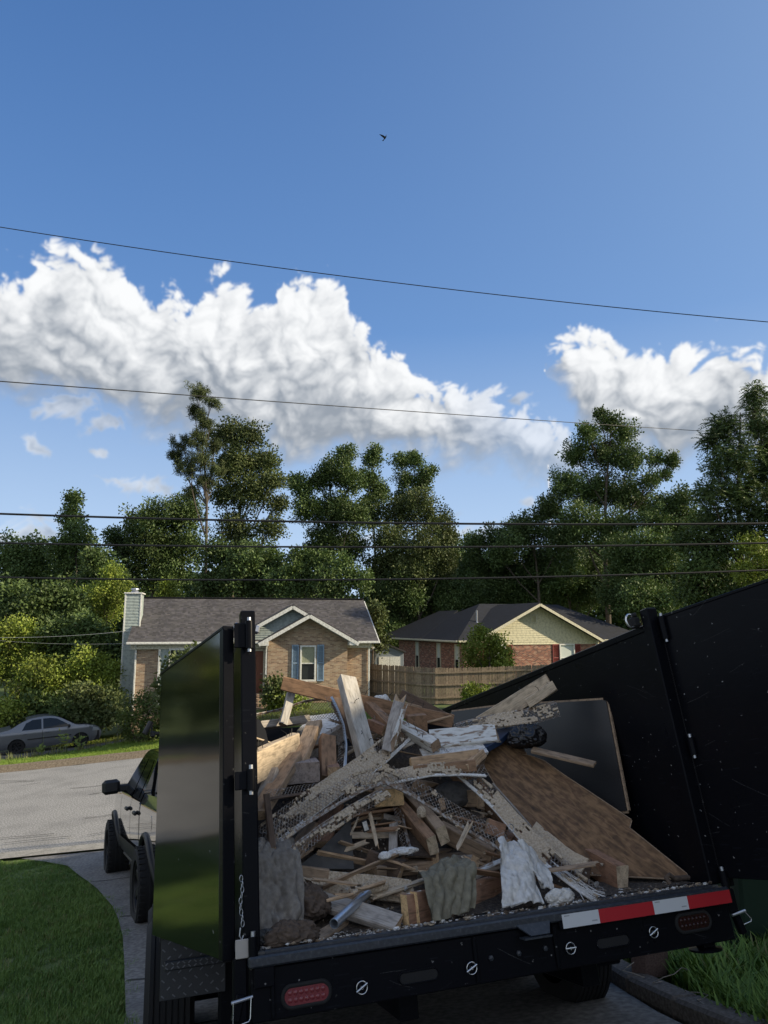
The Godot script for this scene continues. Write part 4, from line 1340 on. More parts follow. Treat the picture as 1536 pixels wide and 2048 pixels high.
	plant("broadleaf_tree", "low dark trees' crown in the gap right of the rounded brownish tree", "trees of the wood", "dark", Vector3(9.96, -1.93, -66.00), 0.20, [Vector4(-1.44, 11.37, -0.13, 1.37), Vector4(0.30, 11.74, 0.75, 1.35), Vector4(2.66, 12.76, -1.34, 1.71), Vector4(0.94, 9.91, -0.61, 1.91), Vector4(-1.48, 9.40, -0.13, 1.79)])
	plant("broadleaf_tree", "tall conical tree on the right with one light branch reaching right", "trees of the wood", "broad", Vector3(19.28, -1.78, -62.00), 0.30, [Vector4(1.07, 21.85, -0.43, 1.19), Vector4(-1.07, 20.57, 0.49, 1.17), Vector4(2.75, 20.97, -0.97, 1.30), Vector4(-1.83, 19.08, -0.89, 1.50), Vector4(0.76, 19.04, -0.75, 1.90), Vector4(2.80, 18.39, 0.06, 1.58), Vector4(5.28, 18.62, -0.54, 0.90), Vector4(6.62, 18.38, -0.32, 0.74), Vector4(-2.95, 16.22, -0.50, 1.79), Vector4(-0.03, 15.90, -1.66, 2.33), Vector4(2.28, 15.30, -0.47, 1.99), Vector4(4.40, 16.35, 0.23, 0.98), Vector4(-4.37, 14.25, -0.13, 1.38), Vector4(-2.34, 12.27, 1.22, 2.22), Vector4(0.75, 11.83, 1.24, 2.22), Vector4(5.86, 17.07, -0.20, 0.49), Vector4(0.33, 22.74, -0.25, 0.50), Vector4(4.30, 14.44, -1.24, 1.51)])
	plant("broadleaf_tree", "dark shoulder tree on the left side of the tall conical tree", "trees of the wood", "dark", Vector3(13.67, -1.87, -63.00), 0.20, [Vector4(1.04, 14.04, -0.69, 1.11), Vector4(-0.58, 12.32, -0.14, 1.81), Vector4(1.69, 11.36, 1.46, 1.96), Vector4(-2.34, 11.08, 0.03, 1.50), Vector4(0.45, 9.67, -1.59, 2.16), Vector4(-3.25, 10.03, -0.61, 1.21)])
	plant("feathery_tree", "tall tree with feathery drooping leaves at the right edge of the photograph", "", "feather", Vector3(19.59, -1.65, -39.00), 0.24, [Vector4(1.62, 16.29, 0.02, 0.93), Vector4(-0.23, 14.74, 0.08, 0.99), Vector4(1.77, 14.66, 0.56, 1.10), Vector4(-1.31, 13.81, 0.32, 0.55), Vector4(-0.25, 12.90, 0.98, 1.27), Vector4(-0.74, 12.34, -0.56, 0.82), Vector4(2.07, 12.58, -0.34, 1.38), Vector4(-1.60, 10.84, 0.47, 0.74), Vector4(0.18, 10.75, 0.21, 1.36), Vector4(1.34, 10.03, 1.14, 1.39), Vector4(0.32, 8.73, 0.70, 1.34), Vector4(-1.01, 9.39, -0.43, 1.07), Vector4(2.94, 13.45, -0.33, 1.25), Vector4(2.82, 11.35, 0.05, 1.24)])
	plant("understory_tree", "dark tree behind the chimney of the grey roofed house", "lower trees of the wood", "dark", Vector3(-18.08, -4.09, -47.00), 0.14, [Vector4(-0.92, 10.28, 0.42, 1.04), Vector4(-0.32, 9.35, -0.32, 1.21), Vector4(-1.70, 8.88, -0.91, 1.14), Vector4(0.55, 8.66, 0.12, 1.04)])
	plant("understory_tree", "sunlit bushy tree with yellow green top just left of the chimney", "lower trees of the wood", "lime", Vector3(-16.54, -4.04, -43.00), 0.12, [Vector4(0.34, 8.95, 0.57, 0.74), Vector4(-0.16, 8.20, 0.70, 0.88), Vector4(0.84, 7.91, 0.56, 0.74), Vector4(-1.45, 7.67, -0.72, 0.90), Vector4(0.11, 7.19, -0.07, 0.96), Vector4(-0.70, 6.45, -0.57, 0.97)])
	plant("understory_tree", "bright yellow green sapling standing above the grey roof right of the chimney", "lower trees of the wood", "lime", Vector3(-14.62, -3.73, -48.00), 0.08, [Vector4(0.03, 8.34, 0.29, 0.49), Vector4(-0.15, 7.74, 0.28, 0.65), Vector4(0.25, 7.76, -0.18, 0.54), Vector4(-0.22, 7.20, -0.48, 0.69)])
	plant("understory_tree", "dark tree behind the middle of the grey roof, below the large rounded tree", "lower trees of the wood", "dark", Vector3(-9.82, -2.68, -49.00), 0.16, [Vector4(-1.45, 9.39, 0.37, 1.32), Vector4(0.42, 8.98, 1.08, 1.37), Vector4(1.80, 8.98, -0.85, 1.35), Vector4(-0.50, 7.67, 0.52, 1.39), Vector4(1.01, 7.56, -0.60, 1.42), Vector4(2.77, 7.65, 0.80, 1.30), Vector4(-2.25, 7.55, -0.40, 1.18)])
	plant("understory_tree", "leafy tree with light drooping boughs behind the right half of the grey roof", "lower trees of the wood", "broad", Vector3(-4.27, -2.00, -48.00), 0.16, [Vector4(-1.49, 8.37, -0.65, 1.08), Vector4(-0.09, 8.17, -0.40, 1.00), Vector4(1.31, 7.95, 0.25, 0.99), Vector4(-1.10, 6.82, -0.49, 1.23), Vector4(0.70, 6.74, 0.83, 1.28), Vector4(2.33, 6.93, 0.38, 1.14), Vector4(-1.73, 7.46, 0.10, 0.69)])
	plant("understory_tree", "dark tree in the gap between the two houses", "lower trees of the wood", "dark", Vector3(0.08, -2.00, -61.00), 0.16, [Vector4(-0.87, 7.40, -1.10, 1.68), Vector4(0.84, 7.07, 1.07, 1.72), Vector4(0.00, 5.45, -1.18, 1.78), Vector4(1.30, 4.81, -0.87, 1.67), Vector4(-1.08, 4.81, -1.22, 1.49), Vector4(0.42, 3.33, 0.41, 1.74), Vector4(2.11, 6.04, 0.76, 1.44)])
	plant("understory_tree", "tall dark shrub at the right corner of the grey roofed house with light sprays", "lower trees of the wood", "olive", Vector3(-0.72, -1.99, -45.00), 0.10, [Vector4(0.22, 4.73, 0.33, 0.71), Vector4(-0.01, 3.80, -0.42, 0.72), Vector4(0.40, 2.87, -0.53, 0.65), Vector4(-0.16, 4.27, -0.13, 0.36)])
	plant("understory_tree", "dark tree directly behind the left end of the black roof", "lower trees of the wood", "dark", Vector3(4.54, -1.99, -64.00), 0.18, [Vector4(-1.31, 7.93, 0.06, 1.83), Vector4(0.43, 7.67, 0.73, 1.91), Vector4(2.40, 7.77, -1.08, 1.86), Vector4(-0.34, 6.19, -1.27, 1.97), Vector4(1.46, 6.10, 1.32, 1.80), Vector4(3.28, 6.56, 0.87, 1.71)])
	plant("understory_tree", "dark tree behind the peak of the black roof", "lower trees of the wood", "dark", Vector3(11.11, -1.92, -66.00), 0.20, [Vector4(-1.57, 8.53, -1.17, 2.03), Vector4(0.57, 8.77, -1.23, 2.03), Vector4(2.08, 8.18, 0.62, 1.87), Vector4(-0.97, 6.80, 0.82, 2.07), Vector4(1.18, 6.60, 0.24, 1.99)])
	plant("understory_tree", "dark tree behind the right half of the black roof", "lower trees of the wood", "dark", Vector3(16.82, -1.84, -65.00), 0.20, [Vector4(-2.05, 8.77, -0.14, 1.97), Vector4(-0.64, 8.43, 1.48, 2.02), Vector4(2.16, 8.86, -1.23, 2.11), Vector4(-1.21, 6.95, -0.13, 2.07), Vector4(1.30, 6.76, -1.01, 2.10), Vector4(2.83, 7.12, 0.89, 1.84)])
	plant("understory_tree", "dark leafy tree right of the black roof with sunlit tips", "lower trees of the wood", "broad", Vector3(19.97, -1.71, -55.00), 0.20, [Vector4(-1.19, 9.36, -1.30, 1.61), Vector4(0.42, 9.70, -0.74, 1.69), Vector4(1.71, 9.38, 0.44, 1.56), Vector4(-0.66, 7.58, -1.39, 1.79), Vector4(1.04, 7.72, -0.62, 1.77), Vector4(2.93, 7.55, -0.95, 1.60), Vector4(-0.96, 5.70, 1.41, 1.71), Vector4(1.10, 5.52, 1.38, 1.71), Vector4(-1.97, 5.97, -0.64, 1.51)])
	plant("understory_tree", "dark tree beneath the feathery tree above the open trailer door", "lower trees of the wood", "dark", Vector3(18.19, -1.68, -39.50), 0.20, [Vector4(-1.09, 8.17, 0.37, 1.06), Vector4(0.32, 7.79, -0.03, 1.13), Vector4(-0.93, 6.75, 0.73, 1.17), Vector4(1.10, 6.46, -1.01, 1.23), Vector4(-1.11, 5.43, -0.01, 1.19), Vector4(0.42, 5.04, -0.70, 1.22), Vector4(0.80, 5.25, 0.85, 1.11)])
	plant("understory_tree", "leafy tree with sunlit yellow sprays at the right edge under the wires", "lower trees of the wood", "lime", Vector3(19.22, -1.65, -37.00), 0.14, [Vector4(-0.07, 7.76, 0.03, 0.71), Vector4(0.35, 7.30, 0.64, 0.81), Vector4(0.52, 6.62, -0.52, 0.78), Vector4(1.10, 6.45, 0.08, 0.88), Vector4(-0.71, 6.16, 0.54, 0.70), Vector4(0.20, 5.64, 0.66, 0.87)])
	plant("understory_tree", "mid green tree filling the wood between the conical and the feathery tree", "lower trees of the wood", "broad", Vector3(24.08, -1.69, -60.00), 0.20, [Vector4(0.04, 13.82, -0.09, 1.34), Vector4(1.13, 14.07, 0.93, 1.22), Vector4(-1.30, 12.16, 0.91, 1.60), Vector4(0.90, 12.26, 0.18, 1.62), Vector4(2.48, 12.50, 0.01, 1.34), Vector4(0.11, 10.60, -0.25, 1.73)])
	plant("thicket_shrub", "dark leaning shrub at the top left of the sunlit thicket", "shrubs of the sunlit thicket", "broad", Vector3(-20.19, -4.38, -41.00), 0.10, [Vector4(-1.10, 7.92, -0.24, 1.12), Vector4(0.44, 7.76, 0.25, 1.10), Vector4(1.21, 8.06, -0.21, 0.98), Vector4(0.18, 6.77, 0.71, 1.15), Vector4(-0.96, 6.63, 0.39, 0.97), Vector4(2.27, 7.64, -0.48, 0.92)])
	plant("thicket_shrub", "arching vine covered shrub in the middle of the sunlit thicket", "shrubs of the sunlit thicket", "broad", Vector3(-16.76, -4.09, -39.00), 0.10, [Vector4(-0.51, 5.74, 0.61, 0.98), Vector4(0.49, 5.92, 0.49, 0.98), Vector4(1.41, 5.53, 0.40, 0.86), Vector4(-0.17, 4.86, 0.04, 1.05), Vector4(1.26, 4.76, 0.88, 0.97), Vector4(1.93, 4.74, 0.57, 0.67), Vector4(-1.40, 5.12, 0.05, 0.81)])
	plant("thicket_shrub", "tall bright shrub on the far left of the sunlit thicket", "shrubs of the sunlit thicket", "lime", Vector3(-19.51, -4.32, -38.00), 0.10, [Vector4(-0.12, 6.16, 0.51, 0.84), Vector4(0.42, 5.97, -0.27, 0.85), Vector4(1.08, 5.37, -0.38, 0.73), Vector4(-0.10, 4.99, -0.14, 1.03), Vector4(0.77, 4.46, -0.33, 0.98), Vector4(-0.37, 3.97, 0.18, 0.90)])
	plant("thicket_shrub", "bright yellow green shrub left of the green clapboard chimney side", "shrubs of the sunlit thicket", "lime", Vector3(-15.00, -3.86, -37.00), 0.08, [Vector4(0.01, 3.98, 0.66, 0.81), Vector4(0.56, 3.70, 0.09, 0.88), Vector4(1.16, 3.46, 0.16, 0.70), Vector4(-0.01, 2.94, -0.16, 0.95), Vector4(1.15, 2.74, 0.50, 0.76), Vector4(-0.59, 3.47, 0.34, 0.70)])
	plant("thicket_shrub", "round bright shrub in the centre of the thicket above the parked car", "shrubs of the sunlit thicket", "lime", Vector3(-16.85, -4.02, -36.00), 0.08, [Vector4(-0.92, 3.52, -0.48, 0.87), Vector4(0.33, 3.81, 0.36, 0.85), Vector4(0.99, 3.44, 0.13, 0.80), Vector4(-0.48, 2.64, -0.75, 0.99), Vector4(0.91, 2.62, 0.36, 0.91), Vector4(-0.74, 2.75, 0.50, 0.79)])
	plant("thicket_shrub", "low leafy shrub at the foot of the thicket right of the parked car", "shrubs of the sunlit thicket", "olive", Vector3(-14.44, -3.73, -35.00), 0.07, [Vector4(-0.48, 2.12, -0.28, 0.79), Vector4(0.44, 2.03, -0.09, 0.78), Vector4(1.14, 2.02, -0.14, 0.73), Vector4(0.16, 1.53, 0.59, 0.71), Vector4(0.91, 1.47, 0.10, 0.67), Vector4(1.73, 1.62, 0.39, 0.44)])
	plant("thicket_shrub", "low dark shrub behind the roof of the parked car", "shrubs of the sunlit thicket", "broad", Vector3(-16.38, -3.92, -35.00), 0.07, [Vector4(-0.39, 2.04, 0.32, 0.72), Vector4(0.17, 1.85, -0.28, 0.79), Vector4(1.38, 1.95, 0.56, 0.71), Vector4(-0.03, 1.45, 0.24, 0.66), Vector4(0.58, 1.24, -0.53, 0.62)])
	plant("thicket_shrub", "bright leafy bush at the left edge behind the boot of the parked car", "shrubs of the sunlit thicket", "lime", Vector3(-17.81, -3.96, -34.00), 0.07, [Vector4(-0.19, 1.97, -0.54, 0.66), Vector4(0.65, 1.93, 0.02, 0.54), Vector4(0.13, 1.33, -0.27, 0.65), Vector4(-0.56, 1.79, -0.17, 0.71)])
	plant("garden_hedge", "dense clipped hedge beside the green clapboard end of the house", "", "hedge", Vector3(-10.31, -2.96, -31.00), 0.06, [Vector4(-0.50, 1.69, 0.03, 0.49), Vector4(0.07, 1.72, -0.31, 0.50), Vector4(0.93, 1.78, 0.29, 0.49), Vector4(1.41, 1.68, -0.26, 0.45), Vector4(2.18, 1.70, 0.36, 0.44), Vector4(-0.64, 1.03, -0.35, 0.55), Vector4(0.15, 1.05, -0.17, 0.55), Vector4(0.90, 1.08, 0.05, 0.54), Vector4(1.47, 1.05, -0.15, 0.50), Vector4(2.16, 1.08, 0.03, 0.44), Vector4(-0.44, 0.49, -0.24, 0.50), Vector4(0.45, 0.57, 0.34, 0.49), Vector4(0.97, 0.52, -0.01, 0.49), Vector4(1.52, 0.48, -0.29, 0.45), Vector4(2.13, 0.47, -0.34, 0.45)])
	plant("garden_tree", "spreading garden tree standing at the near left corner of the grey roofed house", "", "olive", Vector3(-7.59, -2.56, -29.50), 0.09, [Vector4(-0.60, 2.66, 0.35, 0.70), Vector4(0.09, 2.85, 0.33, 0.74), Vector4(0.51, 2.60, -0.50, 0.72), Vector4(-0.30, 2.06, 0.22, 0.79), Vector4(0.50, 2.04, 0.63, 0.78), Vector4(-1.03, 2.02, -0.21, 0.57), Vector4(0.10, 1.46, 0.12, 0.79), Vector4(-0.72, 1.42, -0.27, 0.66), Vector4(0.77, 1.55, 0.02, 0.56)])
	plant("garden_bush", "large round bush in front of the yellow gabled house", "garden bushes", "lime", Vector3(6.06, -1.99, -41.50), 0.08, [Vector4(-0.48, 3.25, -0.00, 0.59), Vector4(0.31, 3.16, 0.09, 0.59), Vector4(-1.01, 2.69, 0.24, 0.66), Vector4(-0.03, 2.58, -0.61, 0.87), Vector4(0.78, 2.53, -0.22, 0.73), Vector4(-0.80, 1.82, -0.37, 0.73), Vector4(0.24, 1.81, -0.60, 0.87), Vector4(0.88, 1.71, 0.26, 0.59), Vector4(-0.36, 1.24, -0.54, 0.74), Vector4(0.63, 1.11, -0.42, 0.67), Vector4(-0.67, 3.62, -0.00, 0.26)])
	plant("garden_bush", "small bright bush in front of the wooden fence", "garden bushes", "lime", Vector3(4.49, -2.04, -35.50), 0.05, [Vector4(-0.35, 0.77, -0.05, 0.40), Vector4(0.02, 0.92, 0.27, 0.39), Vector4(0.39, 0.69, -0.16, 0.34), Vector4(-0.22, 0.44, 0.25, 0.42), Vector4(0.22, 0.37, -0.02, 0.40), Vector4(0.76, 0.72, 0.15, 0.23), Vector4(0.58, 0.44, 0.21, 0.28)])
	plant("garden_bush", "low yellow green bush at the foot of the brick gable wall", "garden bushes", "lime", Vector3(-4.82, -2.05, -35.00), 0.05, [Vector4(-0.53, 0.35, -0.08, 0.39), Vector4(-0.04, 0.47, 0.01, 0.39), Vector4(0.43, 0.35, -0.11, 0.36), Vector4(0.90, 0.22, -0.17, 0.34), Vector4(-0.32, 0.02, -0.33, 0.39), Vector4(0.36, 0.04, 0.29, 0.39)])
	plant("garden_bush", "twiggy grey green shrub against the brick wall left of the shuttered window", "garden bushes", "olive", Vector3(-5.29, -2.07, -35.20), 0.05, [Vector4(-0.04, 0.98, -0.08, 0.34), Vector4(0.26, 1.13, -0.05, 0.34), Vector4(0.50, 0.82, -0.08, 0.31), Vector4(-0.09, 0.66, -0.02, 0.31), Vector4(0.32, 0.66, -0.03, 0.31)])
	bare_tree("grey leafless tree with tangled twigs above the middle of the grey roof", Vector3(-10.2, -2.0, -47), 4.6, 0.75, 4)
	bare_tree("two pale forked dead branches above the ridge of the grey roof, left of its gable", Vector3(-6.6, -2.0, -46.5), 4.6, 0.6, 8)
	bare_tree("small pale dead snag among the dark leaves at the left, below the slim pointed tree", Vector3(-21.6, -2.6, -49), 7.2, 0.35, 12)
	# the depth of the wood behind
	var r := RandomNumberGenerator.new()
	r.seed = 77
	var places := []
	var tints := []
	for k in 12000:
		var x := r.randf_range(-75, 75)
		var z := r.randf_range(-94, -72)
		var top := 9.6 + 2.2 * sin(x * 0.31) + 1.6 * sin(x * 0.83 + 1.0) + (1.5 if x > 5.0 else 0.0)
		var y := top * pow(r.randf(), 0.75)
		places.append(Transform3D(Basis.from_euler(Vector3(r.randf() * TAU, r.randf() * TAU, 0)).scaled(Vector3.ONE * r.randf_range(1.0, 1.7)), Vector3(x, -2.2 + y, z)))
		var c := Color(0.070, 0.112, 0.036) * r.randf_range(0.75, 1.3)
		tints.append(Color(c.r, c.g, c.b))
	var wood := many("distant_wood", leaf_form("broad"), "leaf", places, tints, self)
	wood.name = "distant_wood"
	# trees of the same street beyond the left edge: they show in the glossy trailer door
	for k in 7:
		var x := -24.0 - k * 4.4
		var z := -36.0 + 2.5 * sin(k * 2.1) - 0.2 * k
		var lobes := []
		for j in 9:
			lobes.append(Vector4(r.randf_range(-1.9, 1.9), 2.2 + j * 0.75 + r.randf_range(-0.3, 0.3), r.randf_range(-1.6, 1.6), r.randf_range(1.1, 1.7)))
		plant("street_tree", ["nearest spreading tree", "tall leafy tree", "dense round tree", "bushy tree", "light green tree", "crooked tree", "farthest slender tree"][k] + " down the far side of the street, outside the frame", "trees down the street", ["lime", "broad", "lime", "lime", "broad", "lime", "broad"][k], on_ground(x, z), 0.2, lobes)
	# and tall trees beside the drive house, which shade the near end of the road
	var oak := []
	for j in 34:
		oak.append(Vector4(r.randf_range(-3.0, 3.0), r.randf_range(8.0, 23.0), r.randf_range(-0.7, 0.7), r.randf_range(1.2, 1.6)))
	plant("yard_tree", "huge tree down the street on the right, outside the frame, shading the parked car", "trees beside the drive house", "dark", on_ground(24.5, -29.0), 0.4, oak)
	for k in 4:
		var spot: Vector3 = [Vector3(12.0, 0, -10.6), Vector3(15.0, 0, -8.5), Vector3(20.0, 0, -9.0), Vector3(24.0, 0, -3.0)][k]
		var lobes := []
		for j in 12:
			lobes.append(Vector4(r.randf_range(-2.0, 2.0), 4.6 + j * 0.6, r.randf_range(-1.3, 1.3), r.randf_range(1.2, 1.8)))
		plant("yard_tree", ["tall tree at the street end of the drive house", "spreading tree beside the drive house", "tall tree behind the drive house", "large tree over the drive house roof"][k] + ", outside the frame", "trees beside the drive house", "dark", on_ground(spot.x, spot.z), 0.28, lobes)

func make_bushes():
	# thin weeds along the edge of the lawn by the parked car
	var r := RandomNumberGenerator.new()
	r.seed = 91
	for k in 3:
		var spot: Vector2 = [Vector2(-13.25, -30.4), Vector2(-12.8, -30.9), Vector2(-13.7, -29.6)][k]
		var o := thing("weed", ["tall leafy weed standing in front of the parked car's front wheel", "smaller leafy weed right beside the tall one", "low leafy weed left of the tall one"][k], "weed", Transform3D(Basis(), on_ground(spot.x, spot.y)), "leafy weeds by the parked car")
		var s := Shape.new()
		for j in 26:
			var y := r.randf_range(0.1, [0.95, 0.6, 0.45][k])
			var d := Vector3(r.randfn(), r.randf_range(-0.2, 0.7), r.randfn()).normalized()
			leaf(s, Vector3(r.randfn() * 0.10, y, r.randfn() * 0.10), d, r.randf_range(0.16, 0.30), 0.4, r)
		var m: StandardMaterial3D = mats["leaf"].duplicate()
		m.vertex_color_use_as_albedo = false
		m.albedo_color = Color(0.13, 0.19, 0.045).linear_to_srgb()
		part("leaves", s, m, o)
		var st := Shape.new()
		st.tube([Vector3(0, -0.05, 0), Vector3(0.03, 0.5, 0.02), Vector3(0.0, 0.9, 0.0)], [0.012, 0.008, 0.003], 5)
		part("stem", st, m, o)

# ---------------------------------------------------------------- grass
func tuft(blades: int, high: float, wide: float, seed: int) -> ArrayMesh:
	var r := RandomNumberGenerator.new()
	r.seed = seed
	var s := Shape.new()
	for k in blades:
		var a := r.randf() * TAU
		var lean := r.randf_range(0.15, 0.75)
		var at := Vector3(r.randfn(), 0, r.randfn()) * wide
		var d := Vector3(cos(a), 0, sin(a))
		var side := d.cross(Vector3.UP) * high * 0.035
		var h := high * r.randf_range(0.55, 1.15)
		var p1 := at + d * h * lean * 0.25 + Vector3(0, h * 0.55, 0)
		var p2 := at + d * h * lean * 0.85 + Vector3(0, h * (0.95 - lean * 0.25), 0)
		s.quad(at - side, at + side, p1 + side * 0.8, p1 - side * 0.8)
		s.tri(p1 - side * 0.8, p1 + side * 0.8, p2)
	return s.mesh()

func sow(called: String, mesh: ArrayMesh, count: int, spot: Callable, sizes: Vector2, low: Color, high: Color, seed: int):
	var r := RandomNumberGenerator.new()
	r.seed = seed
	var places := []
	var tints := []
	for k in count:
		var p = spot.call(r)
		if p == null:
			continue
		var size := r.randf_range(sizes.x, sizes.y) * (1.0 + 0.35 * relief.get_noise_2d(p.x * 1.3, p.z * 1.3))
		places.append(Transform3D(Basis(Vector3.UP, r.randf() * TAU).scaled(Vector3.ONE * size), p))
		var t := clampf(0.5 + 0.8 * relief.get_noise_2d(p.x * 0.6 + 9.0, p.z * 0.6) + r.randf_range(-0.35, 0.35), 0.0, 1.0)
		var c := low.lerp(high, t)
		if r.randf() < 0.05:
			c = c.lerp(Color(0.22, 0.19, 0.09), 0.7)
		tints.append(c)
	var o := many(called, mesh, "blade", places, tints, self)
	o.name = called

func drive_left_at(z: float) -> float:
	for i in DRIVE_LEFT.size() - 1:
		if DRIVE_LEFT[i].y >= z and DRIVE_LEFT[i + 1].y <= z:
			return lerpf(DRIVE_LEFT[i].x, DRIVE_LEFT[i + 1].x, (DRIVE_LEFT[i].y - z) / (DRIVE_LEFT[i].y - DRIVE_LEFT[i + 1].y))
	return -99.0

func make_grass():
	var near := tuft(9, 0.075, 0.035, 1)
	var left := func(r: RandomNumberGenerator):
		var z := -4.0 - 9.7 * pow(r.randf(), 1.5)
		var edge := drive_left_at(z) + 0.06 * sin(z * 7.0) + 0.03
		var x := edge - 8.5 * pow(r.randf(), 1.3)
		if x < z * 0.60 - 4.0:
			return null
		return on_ground(x, z, -0.008)
	sow("front_grass", near, 46000, left, Vector2(0.6, 1.35), Color(0.085, 0.160, 0.036), Color(0.145, 0.230, 0.054), 3)
	var long := tuft(8, 0.24, 0.05, 2)
	var right := func(r: RandomNumberGenerator):
		var z := r.randf_range(-7.5, -3.0)
		var x := 1.86 + 0.03 * sin(z * 5.0) + 3.0 * pow(r.randf(), 1.4)
		return on_ground(x, z, -0.01)
	sow("tall_grass", long, 9000, right, Vector2(0.5, 1.35), Color(0.095, 0.190, 0.040), Color(0.185, 0.285, 0.060), 5)
	var yard := tuft(7, 0.11, 0.09, 6)
	var far := func(r: RandomNumberGenerator):
		var x := r.randf_range(-15.5, -6.5) if r.randf() < 0.8 else r.randf_range(-26.0, -15.0)
		var lo := -24.75 - 0.09 * maxf(x + 14.0, 0.0)
		var hi := -26.2 if x < -14.9 else lerpf(-28.6, -32.2, clampf((x + 14.9) / 3.4, 0, 1))
		return on_ground(x, lerpf(lo, hi, r.randf()) + 0.25 * r.randfn(), -0.01)
	sow("lawn_grass", yard, 26000, far, Vector2(0.7, 1.5), Color(0.135, 0.230, 0.032), Color(0.210, 0.295, 0.055), 7)
	var verge := func(r: RandomNumberGenerator):
		var x := r.randf_range(-16.0, -8.6)
		return on_ground(x, -35.8 - 2.6 * r.randf() + 0.5 * maxf(0.0, x + 13.0), -0.01)
	sow("verge_grass", yard, 5000, verge, Vector2(0.9, 2.2), Color(0.110, 0.165, 0.026), Color(0.190, 0.225, 0.050), 8)
	var stalk := tuft(5, 0.42, 0.05, 9)
	var seedy := func(r: RandomNumberGenerator):
		var x := r.randf_range(-16.5, -9.5)
		return on_ground(x, lerpf(-26.8, -32.2, clampf((x + 15.6) / 4.0, 0, 1)) + 0.25 * r.randfn(), -0.01)
	sow("tall_weeds", stalk, 150, seedy, Vector2(0.5, 1.3), Color(0.10, 0.13, 0.045), Color(0.20, 0.20, 0.09), 10)
	var front_yard := func(r: RandomNumberGenerator):
		return on_ground(r.randf_range(-7.5, 5.0), r.randf_range(-34.5, -26.0), -0.01)
	sow("yard_grass", yard, 9000, front_yard, Vector2(0.8, 1.6), Color(0.110, 0.165, 0.026), Color(0.190, 0.225, 0.050), 11)

# ---------------------------------------------------------------- wires
func wire(called: String, label: String, a: Vector3, b: Vector3, sag: float, r: float, material: String, group: String):
	var pts := []
	for k in 49:
		var t := k / 48.0
		pts.append(a.lerp(b, t) + Vector3(0, -4.0 * sag * t * (1.0 - t), 0))
	var s := Shape.new()
	s.tube(pts, r, 6, false)
	alone(called, s, material, label, "cable", Transform3D(), group)

func make_wires():
	wire("utility_cable", "highest thin wire, sloping across the blue sky above the clouds", Vector3(-15, 10.25, -11), Vector3(15, 6.3, -11), 0.67, 0.007, "wire", "wires over the street")
	wire("utility_cable", "second thin wire from the top, crossing the clouds and passing behind the feathery tree", Vector3(-13.61, 8.62, -18.0), Vector3(35.86, 15.72, -52.0), 0.12, 0.016, "wire", "wires over the street")
	wire("utility_cable", "thick black cable, uppermost of the three that cross the trees", Vector3(-18, 4.66, -13.6), Vector3(18, 4.2, -13.6), 0.49, 0.022, "wire", "wires over the street")
	wire("utility_cable", "thick black cable, middle one of the three that cross the trees", Vector3(-18, 3.94, -13.6), Vector3(18, 3.94, -13.6), 0.47, 0.020, "wire", "wires over the street")
	wire("utility_cable", "thick black cable, lowest of the three, just above the house roofs", Vector3(-18, 3.33, -13.6), Vector3(18, 3.67, -13.6), 0.65, 0.019, "wire", "wires over the street")
	wire("service_cable", "pale thin wire running from the left to the chimney side of the grey roofed house", Vector3(-24, 1.5, -37), Vector3(-12.95, 1.68, -36.6), 0.25, 0.011, "wire_pale", "house service wires")
	wire("service_cable", "lower pale thin wire running level to the chimney side of the grey roofed house", Vector3(-20, 1.2, -37), Vector3(-12.95, 1.05, -36.6), 0.1, 0.007, "wire_pale", "house service wires")

